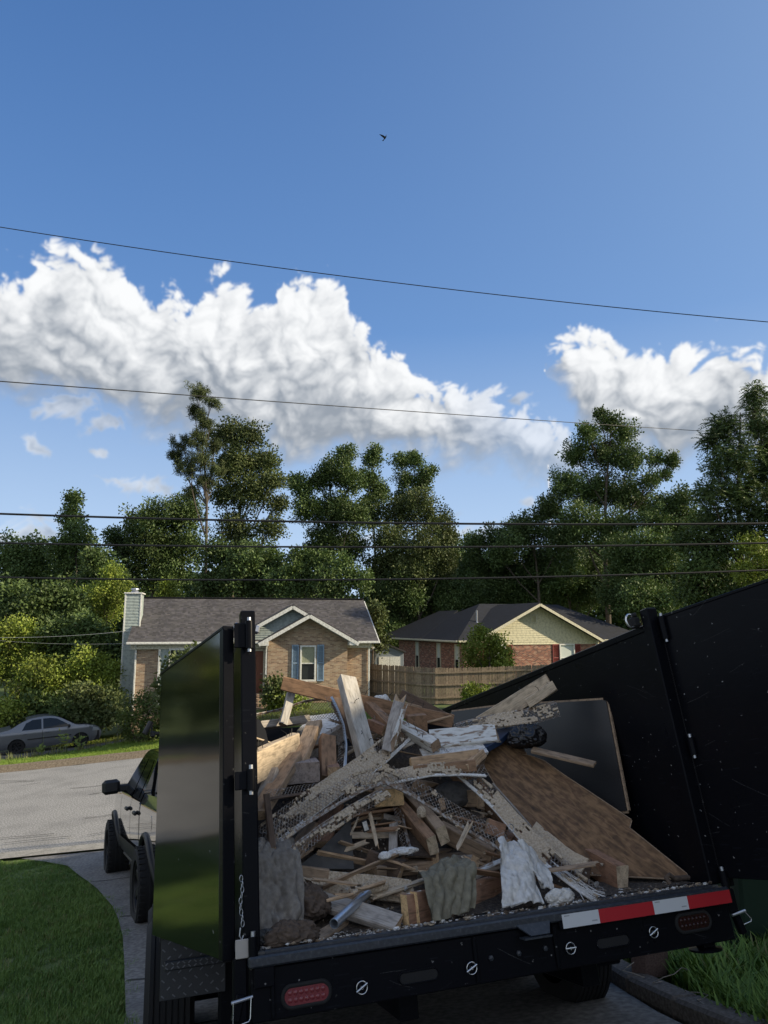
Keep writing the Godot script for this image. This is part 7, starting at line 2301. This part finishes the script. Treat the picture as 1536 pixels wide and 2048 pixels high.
	sheet("plywood_sheet", "large brown plywood sheet with a jagged top edge leaning at the right", "sheet", Transform3D(Vector3(0.403, -0.620, 0.674), Vector3(0.862, 0.505, -0.051), Vector3(-0.308, 0.601, 0.737), Vector3(1.558, 0.757, -0.950)), [Vector2(0.062, -0.198), Vector2(-0.021, -0.041), Vector2(0.002, 0.032), Vector2(0.085, 0.061), Vector2(0.179, 0.022), Vector2(0.115, -0.025), Vector2(0.204, 0.027), Vector2(0.282, 0.054), Vector2(0.427, 0.055), Vector2(0.571, 0.062), Vector2(0.828, 0.073), Vector2(0.847, 0.028), Vector2(1.188, 0.008), Vector2(1.128, -0.060), Vector2(0.862, -0.305), Vector2(0.616, -0.339), Vector2(0.300, -0.285)], 0.012, "plywood", "wood_old")
	sheet("tray", "navy blue plastic tray lying under the white boards", "tray", Transform3D(Vector3(0.947, 0.292, -0.136), Vector3(-0.236, 0.341, -0.910), Vector3(-0.219, 0.894, 0.391), Vector3(1.103, 0.650, -0.840)), [Vector2(-0.007, 0.009), Vector2(0.114, -0.114), Vector2(0.399, -0.073), Vector2(0.600, 0.006), Vector2(0.458, 0.062), Vector2(0.102, 0.163)], 0.030, "navy_plastic", "navy_plastic")
	sheet("counter_sheet", "white laminate sheet with an oval hole at the back of the heap", "sheet", Transform3D(Vector3(0.972, 0.023, 0.234), Vector3(0.213, 0.340, -0.916), Vector3(-0.101, 0.940, 0.326), Vector3(0.490, 0.950, -1.620)), [Vector2(-0.004, -0.048), Vector2(0.070, 0.323), Vector2(0.233, 0.337), Vector2(0.302, 0.106), Vector2(0.276, -0.166), Vector2(0.225, -0.263)], 0.020, "board_white", "board_white")
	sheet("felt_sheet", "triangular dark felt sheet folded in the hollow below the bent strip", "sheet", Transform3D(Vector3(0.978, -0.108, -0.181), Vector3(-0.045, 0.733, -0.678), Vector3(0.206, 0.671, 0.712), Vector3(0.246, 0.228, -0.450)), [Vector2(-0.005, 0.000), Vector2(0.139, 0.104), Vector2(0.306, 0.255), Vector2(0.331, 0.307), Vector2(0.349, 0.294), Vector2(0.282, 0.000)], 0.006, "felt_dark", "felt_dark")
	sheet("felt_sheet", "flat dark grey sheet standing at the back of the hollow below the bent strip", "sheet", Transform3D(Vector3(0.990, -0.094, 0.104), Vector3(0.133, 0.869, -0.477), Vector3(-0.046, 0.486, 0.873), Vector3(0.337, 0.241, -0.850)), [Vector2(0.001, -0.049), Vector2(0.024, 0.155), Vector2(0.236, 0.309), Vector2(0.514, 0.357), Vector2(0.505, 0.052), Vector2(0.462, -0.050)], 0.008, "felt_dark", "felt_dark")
	sheet("felt_sheet", "brownish grey sheet leaning under the double beam, right of the grey stick", "sheet", Transform3D(Vector3(0.990, -0.033, 0.138), Vector3(0.135, 0.504, -0.853), Vector3(-0.041, 0.863, 0.503), Vector3(0.783, 0.234, -0.520)), [Vector2(-0.008, -0.015), Vector2(0.049, 0.178), Vector2(0.127, 0.210), Vector2(0.163, 0.055), Vector2(0.138, -0.031)], 0.010, "cloth_brown", "cloth_brown")
	sheet("plasterboard", "small white torn plasterboard piece hanging beside the left post", "plasterboard", Transform3D(Vector3(0.494, -0.752, 0.436), Vector3(0.671, 0.010, -0.742), Vector3(0.553, 0.659, 0.509), Vector3(0.130, 0.341, -0.340)), [Vector2(-0.020, 0.013), Vector2(-0.007, 0.034), Vector2(0.047, 0.024), Vector2(0.098, 0.008), Vector2(0.090, -0.013), Vector2(0.046, -0.021)], 0.012, "board_white", "board_white")
	sheet("tread_cover", "ribbed black rubber piece like part of a tyre at the upper left of the load", "rubber", Transform3D(Vector3(0.206, -0.681, 0.703), Vector3(0.973, 0.219, -0.073), Vector3(-0.105, 0.699, 0.708), Vector3(0.193, 0.985, -1.350)), [Vector2(-0.022, -0.005), Vector2(0.010, 0.021), Vector2(0.117, 0.023), Vector2(0.237, 0.001), Vector2(0.210, -0.078)], 0.050, "rubber", "rubber")
	lath("metal_lath", "long plaster covered lath strip running from upper right down to the left post", [Vector3(1.033, 0.801, -0.980), Vector3(0.765, 0.640, -0.780), Vector3(0.561, 0.546, -0.640), Vector3(0.380, 0.455, -0.520), Vector3(0.240, 0.386, -0.430), Vector3(0.110, 0.319, -0.340)], [Vector3(-0.420, 0.780, -0.450), Vector3(-0.420, 0.780, -0.450), Vector3(-0.400, 0.800, -0.450), Vector3(-0.400, 0.800, -0.450), Vector3(-0.400, 0.800, -0.400), Vector3(-0.300, 0.800, -0.400)], 0.115, [0.35, 0.55, 0.95, 0.95, 0.60, 0.25], "plaster_white", 1, "strips of metal lath torn from a wall")
	lath("metal_lath", "bent lath strip folded to a peak above the yellow block, two arms hanging down", [Vector3(0.130, 0.318, -0.300), Vector3(0.258, 0.389, -0.380), Vector3(0.415, 0.455, -0.460), Vector3(0.584, 0.521, -0.540), Vector3(0.732, 0.556, -0.600), Vector3(0.843, 0.491, -0.560), Vector3(0.943, 0.408, -0.500), Vector3(1.063, 0.313, -0.440), Vector3(1.213, 0.201, -0.360)], [Vector3(-0.450, 0.800, -0.400), Vector3(-0.450, 0.800, -0.400), Vector3(-0.450, 0.800, -0.400), Vector3(-0.300, 0.850, -0.400), Vector3(0.100, 0.900, -0.400), Vector3(0.500, 0.800, -0.300), Vector3(0.500, 0.800, -0.300), Vector3(0.500, 0.800, -0.300), Vector3(0.500, 0.800, -0.300)], 0.095, [0.05, 0.15, 0.20, 0.30, 0.35, 0.10, 0.10, 0.12, 0.05], "lath_metal", 2, "strips of metal lath torn from a wall")
	lath("metal_lath", "rusty lath strip forming the lower layer under the left arm of the bent strip", [Vector3(0.162, 0.301, -0.280), Vector3(0.357, 0.396, -0.420), Vector3(0.521, 0.465, -0.500), Vector3(0.720, 0.533, -0.585)], [Vector3(0.400, -0.750, 0.400), Vector3(0.400, -0.750, 0.400), Vector3(0.400, -0.750, 0.400), Vector3(0.400, -0.750, 0.400)], 0.055, [0.15, 0.30, 0.55, 0.50], "lath_metal", 3, "strips of metal lath torn from a wall")
	lath("metal_lath", "level lath strip with a white plaster edge right of the peak of the bent strip", [Vector3(0.623, 0.553, -0.660), Vector3(0.796, 0.554, -0.640), Vector3(0.980, 0.573, -0.620), Vector3(1.173, 0.564, -0.620), Vector3(1.303, 0.546, -0.600)], [Vector3(-0.050, 0.750, -0.600), Vector3(-0.050, 0.750, -0.600), Vector3(-0.050, 0.750, -0.600), Vector3(-0.050, 0.750, -0.600), Vector3(-0.050, 0.750, -0.600)], 0.075, [0.80, 0.75, 0.50, 0.30, 0.25], "plaster_white", 4, "strips of metal lath torn from a wall")
	lath("metal_lath", "long lath strip sloping down right, ending in frayed wires by the reflective tape", [Vector3(0.861, 0.929, -1.220), Vector3(0.980, 0.834, -1.050), Vector3(1.069, 0.726, -0.900), Vector3(1.189, 0.543, -0.700), Vector3(1.278, 0.381, -0.540), Vector3(1.336, 0.223, -0.380), Vector3(1.374, 0.127, -0.260), Vector3(1.417, 0.044, -0.120), Vector3(1.448, 0.000, -0.040)], [Vector3(0.550, 0.700, -0.200), Vector3(0.550, 0.700, -0.200), Vector3(0.600, 0.650, -0.200), Vector3(0.700, 0.600, -0.200), Vector3(0.750, 0.600, -0.150), Vector3(0.800, 0.550, 0.000), Vector3(0.850, 0.500, 0.000), Vector3(0.900, 0.400, 0.000), Vector3(0.900, 0.400, 0.000)], 0.082, [0.05, 0.10, 0.10, 0.25, 0.30, 0.85, 0.80, 0.35, 0.10], "plaster_white", 5, "strips of metal lath torn from a wall")
	lath("metal_lath", "broken plaster crusted lath lying over the lower end of the long right strip", [Vector3(1.411, 0.264, -0.470), Vector3(1.458, 0.185, -0.370), Vector3(1.480, 0.122, -0.280), Vector3(1.517, 0.088, -0.220)], [Vector3(0.600, 0.500, -0.100), Vector3(0.600, 0.500, -0.100), Vector3(0.600, 0.500, -0.100), Vector3(0.600, 0.500, -0.100)], 0.075, [0.95, 0.90, 0.95, 0.95], "plaster", 6, "strips of metal lath torn from a wall")
	lath("metal_lath", "thick plaster crusted lath with white paint along its top, above the metal tube", [Vector3(0.229, 0.247, -0.420), Vector3(0.343, 0.212, -0.400), Vector3(0.472, 0.188, -0.380), Vector3(0.602, 0.164, -0.360), Vector3(0.734, 0.136, -0.330)], [Vector3(0.020, -0.850, 0.500), Vector3(0.020, -0.850, 0.500), Vector3(0.020, -0.850, 0.500), Vector3(0.020, -0.850, 0.500), Vector3(0.020, -0.850, 0.500)], 0.105, [0.45, 0.75, 0.95, 0.97, 0.95], "paint_chipped", 7, "strips of metal lath torn from a wall")
	lath("metal_lath", "lath with plaster patches hanging over the black panel at the upper right", [Vector3(1.847, 0.929, -0.740), Vector3(1.725, 0.904, -0.840), Vector3(1.576, 0.897, -0.940), Vector3(1.406, 0.879, -1.000), Vector3(1.303, 0.859, -1.030)], [Vector3(-0.100, -0.600, 0.300), Vector3(-0.100, -0.600, 0.300), Vector3(-0.100, -0.500, 0.400), Vector3(-0.100, -0.400, 0.500), Vector3(-0.100, -0.400, 0.500)], 0.105, [0.10, 0.50, 0.75, 0.30, 0.05], "lath_metal", 8, "strips of metal lath torn from a wall")
	lath("corner_bead", "vertical shiny metal corner strip with lath wings left of the upright grey plank", [Vector3(0.630, 1.080, -1.220), Vector3(0.646, 0.999, -1.150), Vector3(0.654, 0.897, -1.060), Vector3(0.639, 0.779, -0.960), Vector3(0.602, 0.669, -0.860), Vector3(0.567, 0.594, -0.800)], [Vector3(-0.900, -0.100, 0.300), Vector3(-0.900, -0.100, 0.300), Vector3(-0.900, -0.100, 0.300), Vector3(-0.900, -0.100, 0.300), Vector3(-0.900, -0.100, 0.300), Vector3(-0.900, -0.100, 0.300)], 0.055, [0.00, 0.00, 0.00, 0.02, 0.05, 0.15], "bead_metal", 9, "")
	lath("metal_lath", "curved rusty lath sheet arching over the back left corner of the heap", [Vector3(0.213, 1.040, -1.500), Vector3(0.369, 1.069, -1.550), Vector3(0.529, 1.112, -1.550), Vector3(0.654, 1.112, -1.450), Vector3(0.753, 1.070, -1.400)], [Vector3(0.050, -0.600, -0.500), Vector3(0.050, -0.600, -0.500), Vector3(0.050, -0.600, -0.500), Vector3(0.050, -0.600, -0.500), Vector3(0.050, -0.600, -0.500)], 0.140, [0.02, 0.02, 0.02, 0.05, 0.05], "lath_metal", 10, "strips of metal lath torn from a wall")
	lath("metal_lath", "short lath strip running left from the long plaster strip to the left post", [Vector3(0.460, 0.545, -0.620), Vector3(0.318, 0.535, -0.550), Vector3(0.186, 0.525, -0.460), Vector3(0.125, 0.520, -0.420)], [Vector3(-0.100, 0.600, -0.500), Vector3(-0.100, 0.600, -0.500), Vector3(-0.100, 0.600, -0.500), Vector3(-0.100, 0.600, -0.500)], 0.060, [0.40, 0.20, 0.05, 0.02], "wood_dark", 11, "strips of metal lath torn from a wall")
	lath("metal_lath", "narrow hanging lath strip in the dark hollow right of the grey stick", [Vector3(0.845, 0.444, -0.720), Vector3(0.826, 0.334, -0.620), Vector3(0.810, 0.223, -0.500)], [Vector3(-0.900, 0.000, 0.200), Vector3(-0.900, 0.000, 0.200), Vector3(-0.900, 0.000, 0.200)], 0.050, [0.00, 0.00, 0.10], "lath_metal", 12, "strips of metal lath torn from a wall")
	# cloth, bags and torn sheets
	hang("work_cloth", "crumpled olive canvas cloth wrapped over the doubled beam at the front", "cloth", "cloth_olive", [Vector3(0.86, 0.155, -0.33), Vector3(0.85, 0.185, -0.22), Vector3(0.835, 0.165, -0.115), Vector3(0.815, 0.085, -0.070), Vector3(0.80, 0.012, -0.045)], [Vector3(0.20, 0.03, -0.04), Vector3(0.24, 0.03, -0.05), Vector3(0.26, 0.03, -0.06), Vector3(0.25, 0.025, -0.06), Vector3(0.21, 0.02, -0.05)], 0.030, 5.0, 3)
	hang("work_cloth", "greyish beige cloth hanging against the left post at the lower left of the load", "cloth", "cloth_grey", [Vector3(0.13, 0.340, -0.36), Vector3(0.13, 0.290, -0.25), Vector3(0.125, 0.16, -0.17), Vector3(0.12, 0.03, -0.10)], [Vector3(0.19, -0.02, -0.10), Vector3(0.21, -0.01, -0.08), Vector3(0.20, 0.0, -0.06), Vector3(0.17, 0.0, -0.04)], 0.040, 3.2, 12)
	lump("dark_bundle", "dark bundle of cloth in the corner behind the metal tube", "bundle", "cloth_brown", Vector3(0.24, 0.09, -0.24), Vector3(0.10, 0.09, 0.08), 0.9, 17)
	lump("rag", "dark brown torn rag lying on the bed floor at the lower left", "rag", "cloth_brown", Vector3(0.150, 0.022, -0.045), Vector3(0.095, 0.055, 0.05), 1.2, 21)
	lump("rag", "blackish rag on the bed floor behind the dark brown torn rag", "rag", "felt_dark", Vector3(0.075, 0.020, -0.08), Vector3(0.07, 0.04, 0.05), 1.2, 27)
	lump("felt_roll", "grey roll of felt in the dark hollow below the level lath strip", "roll", "felt_dark", Vector3(1.18, 0.455, -0.84), Vector3(0.125, 0.095, 0.10), 0.5, 33)
	beam("wood_block", "tan square block end stuck in the right end of the grey roll of felt", Vector3(1.285, 0.445, -0.72), Vector3(1.20, 0.46, -0.92), 0.065, 0.085, "wood_old", {"end": "wood_tan"})
	lump("rubbish_bag", "shiny black rubbish bag between the navy tray and the dark grey panel", "bag", "bag_black", Vector3(1.660, 0.729, -0.80), Vector3(0.115, 0.085, 0.10), 0.9, 41)
	hang("vinyl_sheet", "white torn vinyl sheet standing folded at the rear edge right of the doubled beam", "sheet", "board_white", [Vector3(1.205, 0.235, -0.30), Vector3(1.185, 0.190, -0.20), Vector3(1.150, 0.095, -0.12), Vector3(1.120, 0.010, -0.05)], [Vector3(0.09, -0.01, 0.01), Vector3(0.13, -0.02, 0.01), Vector3(0.17, -0.02, 0.0), Vector3(0.20, -0.01, -0.01)], 0.034, 2.1, 51, 0.006)
	hang("vinyl_sheet", "second fold of the white torn vinyl, its flap bent towards the lath strip", "sheet", "board_white", [Vector3(1.262, 0.225, -0.26), Vector3(1.275, 0.150, -0.19), Vector3(1.270, 0.060, -0.12)], [Vector3(0.07, -0.03, -0.02), Vector3(0.10, -0.05, -0.01), Vector3(0.07, -0.04, 0.0)], 0.026, 1.4, 55, 0.006)
	lump("vinyl_scrap", "small white crumpled scrap beside the folded vinyl sheet on the rear edge", "scrap", "board_white", Vector3(1.300, 0.022, -0.055), Vector3(0.065, 0.038, 0.03), 1.0, 61)
	# shiny metal tube at the front
	var t := Shape.new()
	var a := Vector3(0.313, 0.050, -0.03)
	var b := Vector3(0.536, 0.122, -0.30)
	t.lathe(a, b - a, [Vector2(0.004, 0.0155), Vector2(0, 0.0165), Vector2(0, 0.0185), Vector2(0.003, 0.019), Vector2(a.distance_to(b), 0.019), Vector2(a.distance_to(b), 0.0)], 24)
	t.lathe(a, b - a, [Vector2(0.10, 0.0155), Vector2(0.004, 0.0155)], 24)
	alone("metal_tube", t, "brushed_tube", "shiny silver metal tube at the front of the load, open end towards the camera", "tube", TR)
	# white plaster rubble on top, wall socket, fibres, wire ring
	lump("plaster_chunk", "white lump of broken plaster on the long brown stud at the top of the heap", "plaster", "plaster_white", Vector3(1.020, 1.080, -1.50), Vector3(0.062, 0.045, 0.04), 1.3, 71, Basis(), 0.5)
	lump("plaster_chunk", "rounded whitish plaster lump on the front lath above the metal tube", "plaster", "plaster_white", Vector3(0.635, 0.240, -0.37), Vector3(0.030, 0.024, 0.024), 0.7, 73, Basis(), 0.5)
	lump("plaster_chunk", "flat crumbling plaster slab lying on the short dark plank", "plaster", "plaster_white", Vector3(0.745, 0.245, -0.46), Vector3(0.075, 0.022, 0.05), 1.2, 75, Basis(), 0.5)
	lump("plaster_chunk", "small bright white plaster crumb on the bent lath strip near its peak", "plaster", "plaster_white", Vector3(0.735, 0.545, -0.62), Vector3(0.018, 0.012, 0.012), 1.0, 77, Basis(), 0.5)
	lump("plaster_chunk", "broken plaster clump around the far end of the metal tube", "plaster", "plaster", Vector3(0.560, 0.125, -0.30), Vector3(0.060, 0.040, 0.04), 1.3, 79, Basis(), 0.5)
	lump("plaster_chunk", "plaster clump clinging to the double beam under the bent strip", "plaster", "plaster", Vector3(0.880, 0.400, -0.52), Vector3(0.022, 0.035, 0.022), 1.3, 81, Basis(), 0.5)
	lump("plaster_chunk", "pale plaster lump at the foot of the upright grey plank", "plaster", "plaster_white", Vector3(0.735, 0.635, -0.80), Vector3(0.028, 0.024, 0.024), 1.2, 83, Basis(), 0.5)
	var so := Shape.new()
	so.box(Vector3.ZERO, Vector3(0.030, 0.052, 0.022), Basis(Vector3(0, 0, 1), 0.25), 0.003)
	var sock := alone("wall_socket", so, "bag_black", "small electrical box with a white face hanging in the hollow under the bent strip", "socket", TR * Transform3D(Basis(), Vector3(0.605, 0.370, -0.57)))
	var fc := Shape.new()
	fc.box(Vector3(0, 0, 0.012), Vector3(0.022, 0.040, 0.003), Basis(Vector3(0, 0, 1), 0.25), 0.001)
	part("face_plate", fc, "board_white", sock)
	var rg := Shape.new()
	rg.tube(ring_path(oval(0.016, 0.018, 18), Vector3.ZERO), 0.0022, 6, false)
	alone("wire_ring", rg, "zinc", "small metal ring between the two sloping lath strips at the right", "ring", TR * Transform3D(Basis(Vector3.UP, 0.3), Vector3(1.284, 0.300, -0.395)))
	for k in 2:
		var st := Shape.new()
		st.tube([Vector3(0.62, 0.105 - k * 0.03, -0.13), Vector3(0.70, 0.115 - k * 0.022, -0.10)], 0.0035, 6)
		alone("white_rod", st, "paint_chipped", ["upper", "lower"][k] + " of two short white rods left of the yellow sawn beam end", "rod", TR, "white rods by the beam end")
	var hk := Shape.new()
	hk.tube([Vector3(1.87, 0.018, -0.07), Vector3(1.86, 0.045, -0.075), Vector3(1.885, 0.052, -0.08), Vector3(1.905, 0.035, -0.08), Vector3(1.99, 0.030, -0.09)], 0.011, 8)
	alone("tarp_hook", hk, "cloth_brown", "dark rusty hooked bar lying at the right rear corner of the bed floor", "hook", TR)
	# thin lath sticks and splinters strewn over the heap
	var sr := RandomNumberGenerator.new()
	sr.seed = 57
	for k in 64:
		var d := 0.14 + 1.35 * sr.randf()
		var x := sr.randf_range(0.14, 1.72 if d > 0.5 else 1.5)
		var on := heap_top(x, d) + sr.randf_range(0.03, 0.13)
		var l := sr.randf_range(0.14, 0.50) * (0.7 if d < 0.35 else 1.0)
		var way := sr.randf_range(-0.9, 0.9) + (PI if sr.randf() < 0.5 else 0.0)
		var dir := Vector3(cos(way), sr.randf_range(-0.35, 0.45), sin(way) * 0.8).normalized() * l * 0.5
		var p := Vector3(clampf(x, 0.08 + absf(dir.x), 1.95 - absf(dir.x)), maxf(on, 0.02 + absf(dir.y)), -d)
		var tone := k % 4
		var wide := sr.randf_range(0.010, 0.036)
		var z := dir.normalized()
		var xx := Vector3.UP.cross(z).normalized()
		var level := "bottom" if d < 0.4 else ("middle" if d < 0.85 else "upper part")
		alone("lath_stick", timber(l, wide, sr.randf_range(0.006, 0.014), 3000 + k, 0.014), ["wood_tan", "wood_old", "wood_pale", "wood_brown"][tone], "%s %s wood strip lying loose on the %s of the heap, %s" % ["long" if l > 0.34 else ("short" if l < 0.22 else "medium"), ["tan", "weathered", "pale", "brown"][tone], level, "left" if p.x < 0.6 else ("right" if p.x > 1.15 else "centre")], "wood strip", TR * Transform3D(Basis(xx, z.cross(xx), z) * Basis(Vector3(0, 0, 1), sr.randf_range(-0.9, 0.9)), p - dir), "loose wood strips on the heap", "wood_pale")
	# crumbs and chips along the rear edge
	var chip := Shape.new()
	var rr := RandomNumberGenerator.new()
	rr.seed = 4
	for k in 8:
		var p := Vector3(rr.randfn(), rr.randfn(), rr.randfn()).normalized()
		var q := Vector3(rr.randfn(), rr.randfn(), rr.randfn()).normalized()
		var w := Vector3(rr.randfn(), rr.randfn(), rr.randfn()).normalized()
		chip.tri(p, q, w)
	var cm := chip.mesh()
	var places := []
	var tints := []
	for k in 800:
		var x := rr.randf_range(0.04, 2.02)
		var d := 0.24 * pow(rr.randf(), 1.8) - 0.02
		var size := 0.0025 + 0.010 * pow(rr.randf(), 5.0)
		if rr.randf() < 0.25:
			x = [0.62, 0.95, 1.33, 0.42, 1.75][rr.randi() % 5] + rr.randfn() * 0.06
			x = clampf(x, 0.04, 2.02)
		places.append(TR * Transform3D(Basis.from_euler(Vector3(rr.randf() * TAU, rr.randf() * TAU, 0)).scaled(Vector3(size * 1.6, size * 0.7, size)), Vector3(x, 0.004 + (0.008 if d < 0.0 else 0.0), -d)))
		var c: Color = [Color(0.55, 0.53, 0.50), Color(0.36, 0.29, 0.21), Color(0.16, 0.12, 0.09), Color(0.68, 0.68, 0.67)][rr.randi() % 4]
		tints.append(c)
	var dust := many("debris_crumbs", cm, crumb_material(), places, tints, self)
	dust.name = "debris_crumbs"
	places = []
	tints = []
	for k in 900:
		var d := rr.randf_range(0.2, 1.4)
		var x := rr.randf_range(0.2, 1.7)
		var y := heap_top(x, d) + rr.randf_range(0.01, 0.10)
		var size := 0.003 + 0.012 * pow(rr.randf(), 4.0)
		places.append(TR * Transform3D(Basis.from_euler(Vector3(rr.randf() * TAU, rr.randf() * TAU, 0)).scaled(Vector3.ONE * size), Vector3(x, y, -d)))
		tints.append([Color(0.50, 0.48, 0.45), Color(0.40, 0.33, 0.25), Color(0.14, 0.10, 0.08)][rr.randi() % 3])
	var bits := many("plaster_rubble", cm, crumb_material(), places, tints, self)
	bits.name = "plaster_rubble"

func crumb_material() -> StandardMaterial3D:
	if not mats.has("crumb"):
		plain("crumb", Color.WHITE, 0.95).vertex_color_use_as_albedo = true
	return mats["crumb"]

func make_small_things():
	# concrete edging along the right side of the drive, a loose block on it
	var stones := [Vector2(1.96, -2.9), Vector2(1.80, -3.7), Vector2(1.68, -4.30), Vector2(1.60, -4.83), Vector2(1.55, -5.55), Vector2(1.50, -6.3), Vector2(1.42, -7.1), Vector2(1.32, -7.9)]
	for i in stones.size() - 1:
		var a: Vector2 = stones[i]
		var b: Vector2 = stones[i + 1]
		var s := Shape.new()
		var p := on_ground(a.x, a.y, 0.05)
		var q := on_ground(b.x, b.y, 0.05)
		s.bar(Vector3.ZERO, (q - p) * 0.985, 0.17, 0.17, Vector3.UP, 0.018)
		alone("edging_stone", s, "edging_stone", ["nearest weathered stone of the drive edging, hidden below the frame", "second weathered stone of the drive edging, at the lower right corner", "weathered edging stone in front of the loose reddish block", "weathered edging stone beside the loose reddish block", "weathered edging stone right behind the right trailer tyre", "far weathered edging stone behind the trailer beam", "farthest weathered edging stone under the trailer"][i], "edging stone", Transform3D(Basis(), p), "edging stones of the drive")
	var bl := Shape.new()
	var o := PackedVector2Array([Vector2(-0.135, -0.03), Vector2(-0.07, -0.085), Vector2(0.08, -0.08), Vector2(0.14, -0.02), Vector2(0.09, 0.075), Vector2(-0.07, 0.075)])
	bl.plate(o, 0.165, Transform3D(Basis(Vector3(1, 0, 0), Vector3(0, 0, -1), Vector3(0, 1, 0)), Vector3(0, 0.165, 0)))
	alone("retaining_block", bl, "block_red", "loose reddish concrete retaining block standing on the edging by the grass", "block", Transform3D(Basis(Vector3.UP, 0.25), on_ground(1.70, -4.98, 0.12)))
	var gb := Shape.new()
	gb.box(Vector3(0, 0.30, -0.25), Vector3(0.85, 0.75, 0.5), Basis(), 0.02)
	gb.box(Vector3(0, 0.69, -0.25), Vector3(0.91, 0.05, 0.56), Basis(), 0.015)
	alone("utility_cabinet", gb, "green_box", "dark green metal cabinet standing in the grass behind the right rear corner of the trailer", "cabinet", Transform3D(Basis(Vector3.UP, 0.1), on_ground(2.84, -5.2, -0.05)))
	for k in 3:
		var s := Shape.new()
		var r := RandomNumberGenerator.new()
		r.seed = 60 + k
		var p: Vector3 = on_ground([1.66, 1.72, 1.60][k], [-4.62, -4.35, -4.75][k], 0.145)
		var pts := [Vector3.ZERO]
		for j in 5:
			pts.append(pts[-1] + Vector3(r.randf_range(-0.07, 0.09), r.randf_range(-0.012, 0.03), r.randf_range(-0.05, 0.08)))
		s.tube(pts, 0.003, 5)
		alone("twig", s, "dead_wood", ["thin dry twig lying across the edging in front of the reddish block", "short dry twig on the edging at the edge of the tall grass", "dry twig leaning on the foot of the reddish block"][k], "twig", Transform3D(Basis(), p))
	# a lone bird high in the sky
	var bird := thing("bird", "tiny dark bird flying high in the blue sky near the top centre", "bird", Transform3D(Basis(Vector3.UP, -1.1) * Basis(Vector3(1, 0, 0), 0.3), Vector3(0.06, 31.9, -40)))
	var body := Shape.new()
	body.tube([Vector3(-0.19, 0, 0), Vector3(-0.12, 0.0, 0), Vector3(0.0, 0.005, 0), Vector3(0.11, 0.012, 0), Vector3(0.16, 0.015, 0), Vector3(0.20, 0.008, 0)], [0.01, 0.03, 0.05, 0.04, 0.03, 0.004], 8)
	part("body", body, "feather", bird)
	for side in [-1, 1]:
		var w := Shape.new()
		w.plate(PackedVector2Array([Vector2(0.09, 0), Vector2(0.06, 0.16), Vector2(-0.02, 0.30), Vector2(-0.12, 0.40), Vector2(-0.10, 0.20), Vector2(-0.08, 0)]), 0.008, Transform3D(Basis(Vector3(1, 0, 0), Vector3(0, 0.75, side * 0.66), Vector3(0, -side * 0.66, 0.75)), Vector3(0, 0.01, 0)))
		part("wing", w, "feather", bird)
	var tail := Shape.new()
	tail.plate(PackedVector2Array([Vector2(-0.15, -0.02), Vector2(-0.15, 0.02), Vector2(-0.30, 0.06), Vector2(-0.30, -0.06)]), 0.006, Transform3D(Basis(Vector3(1, 0, 0), Vector3(0, 0, 1), Vector3(0, -1, 0)), Vector3.ZERO))
	part("tail", tail, "feather", bird)
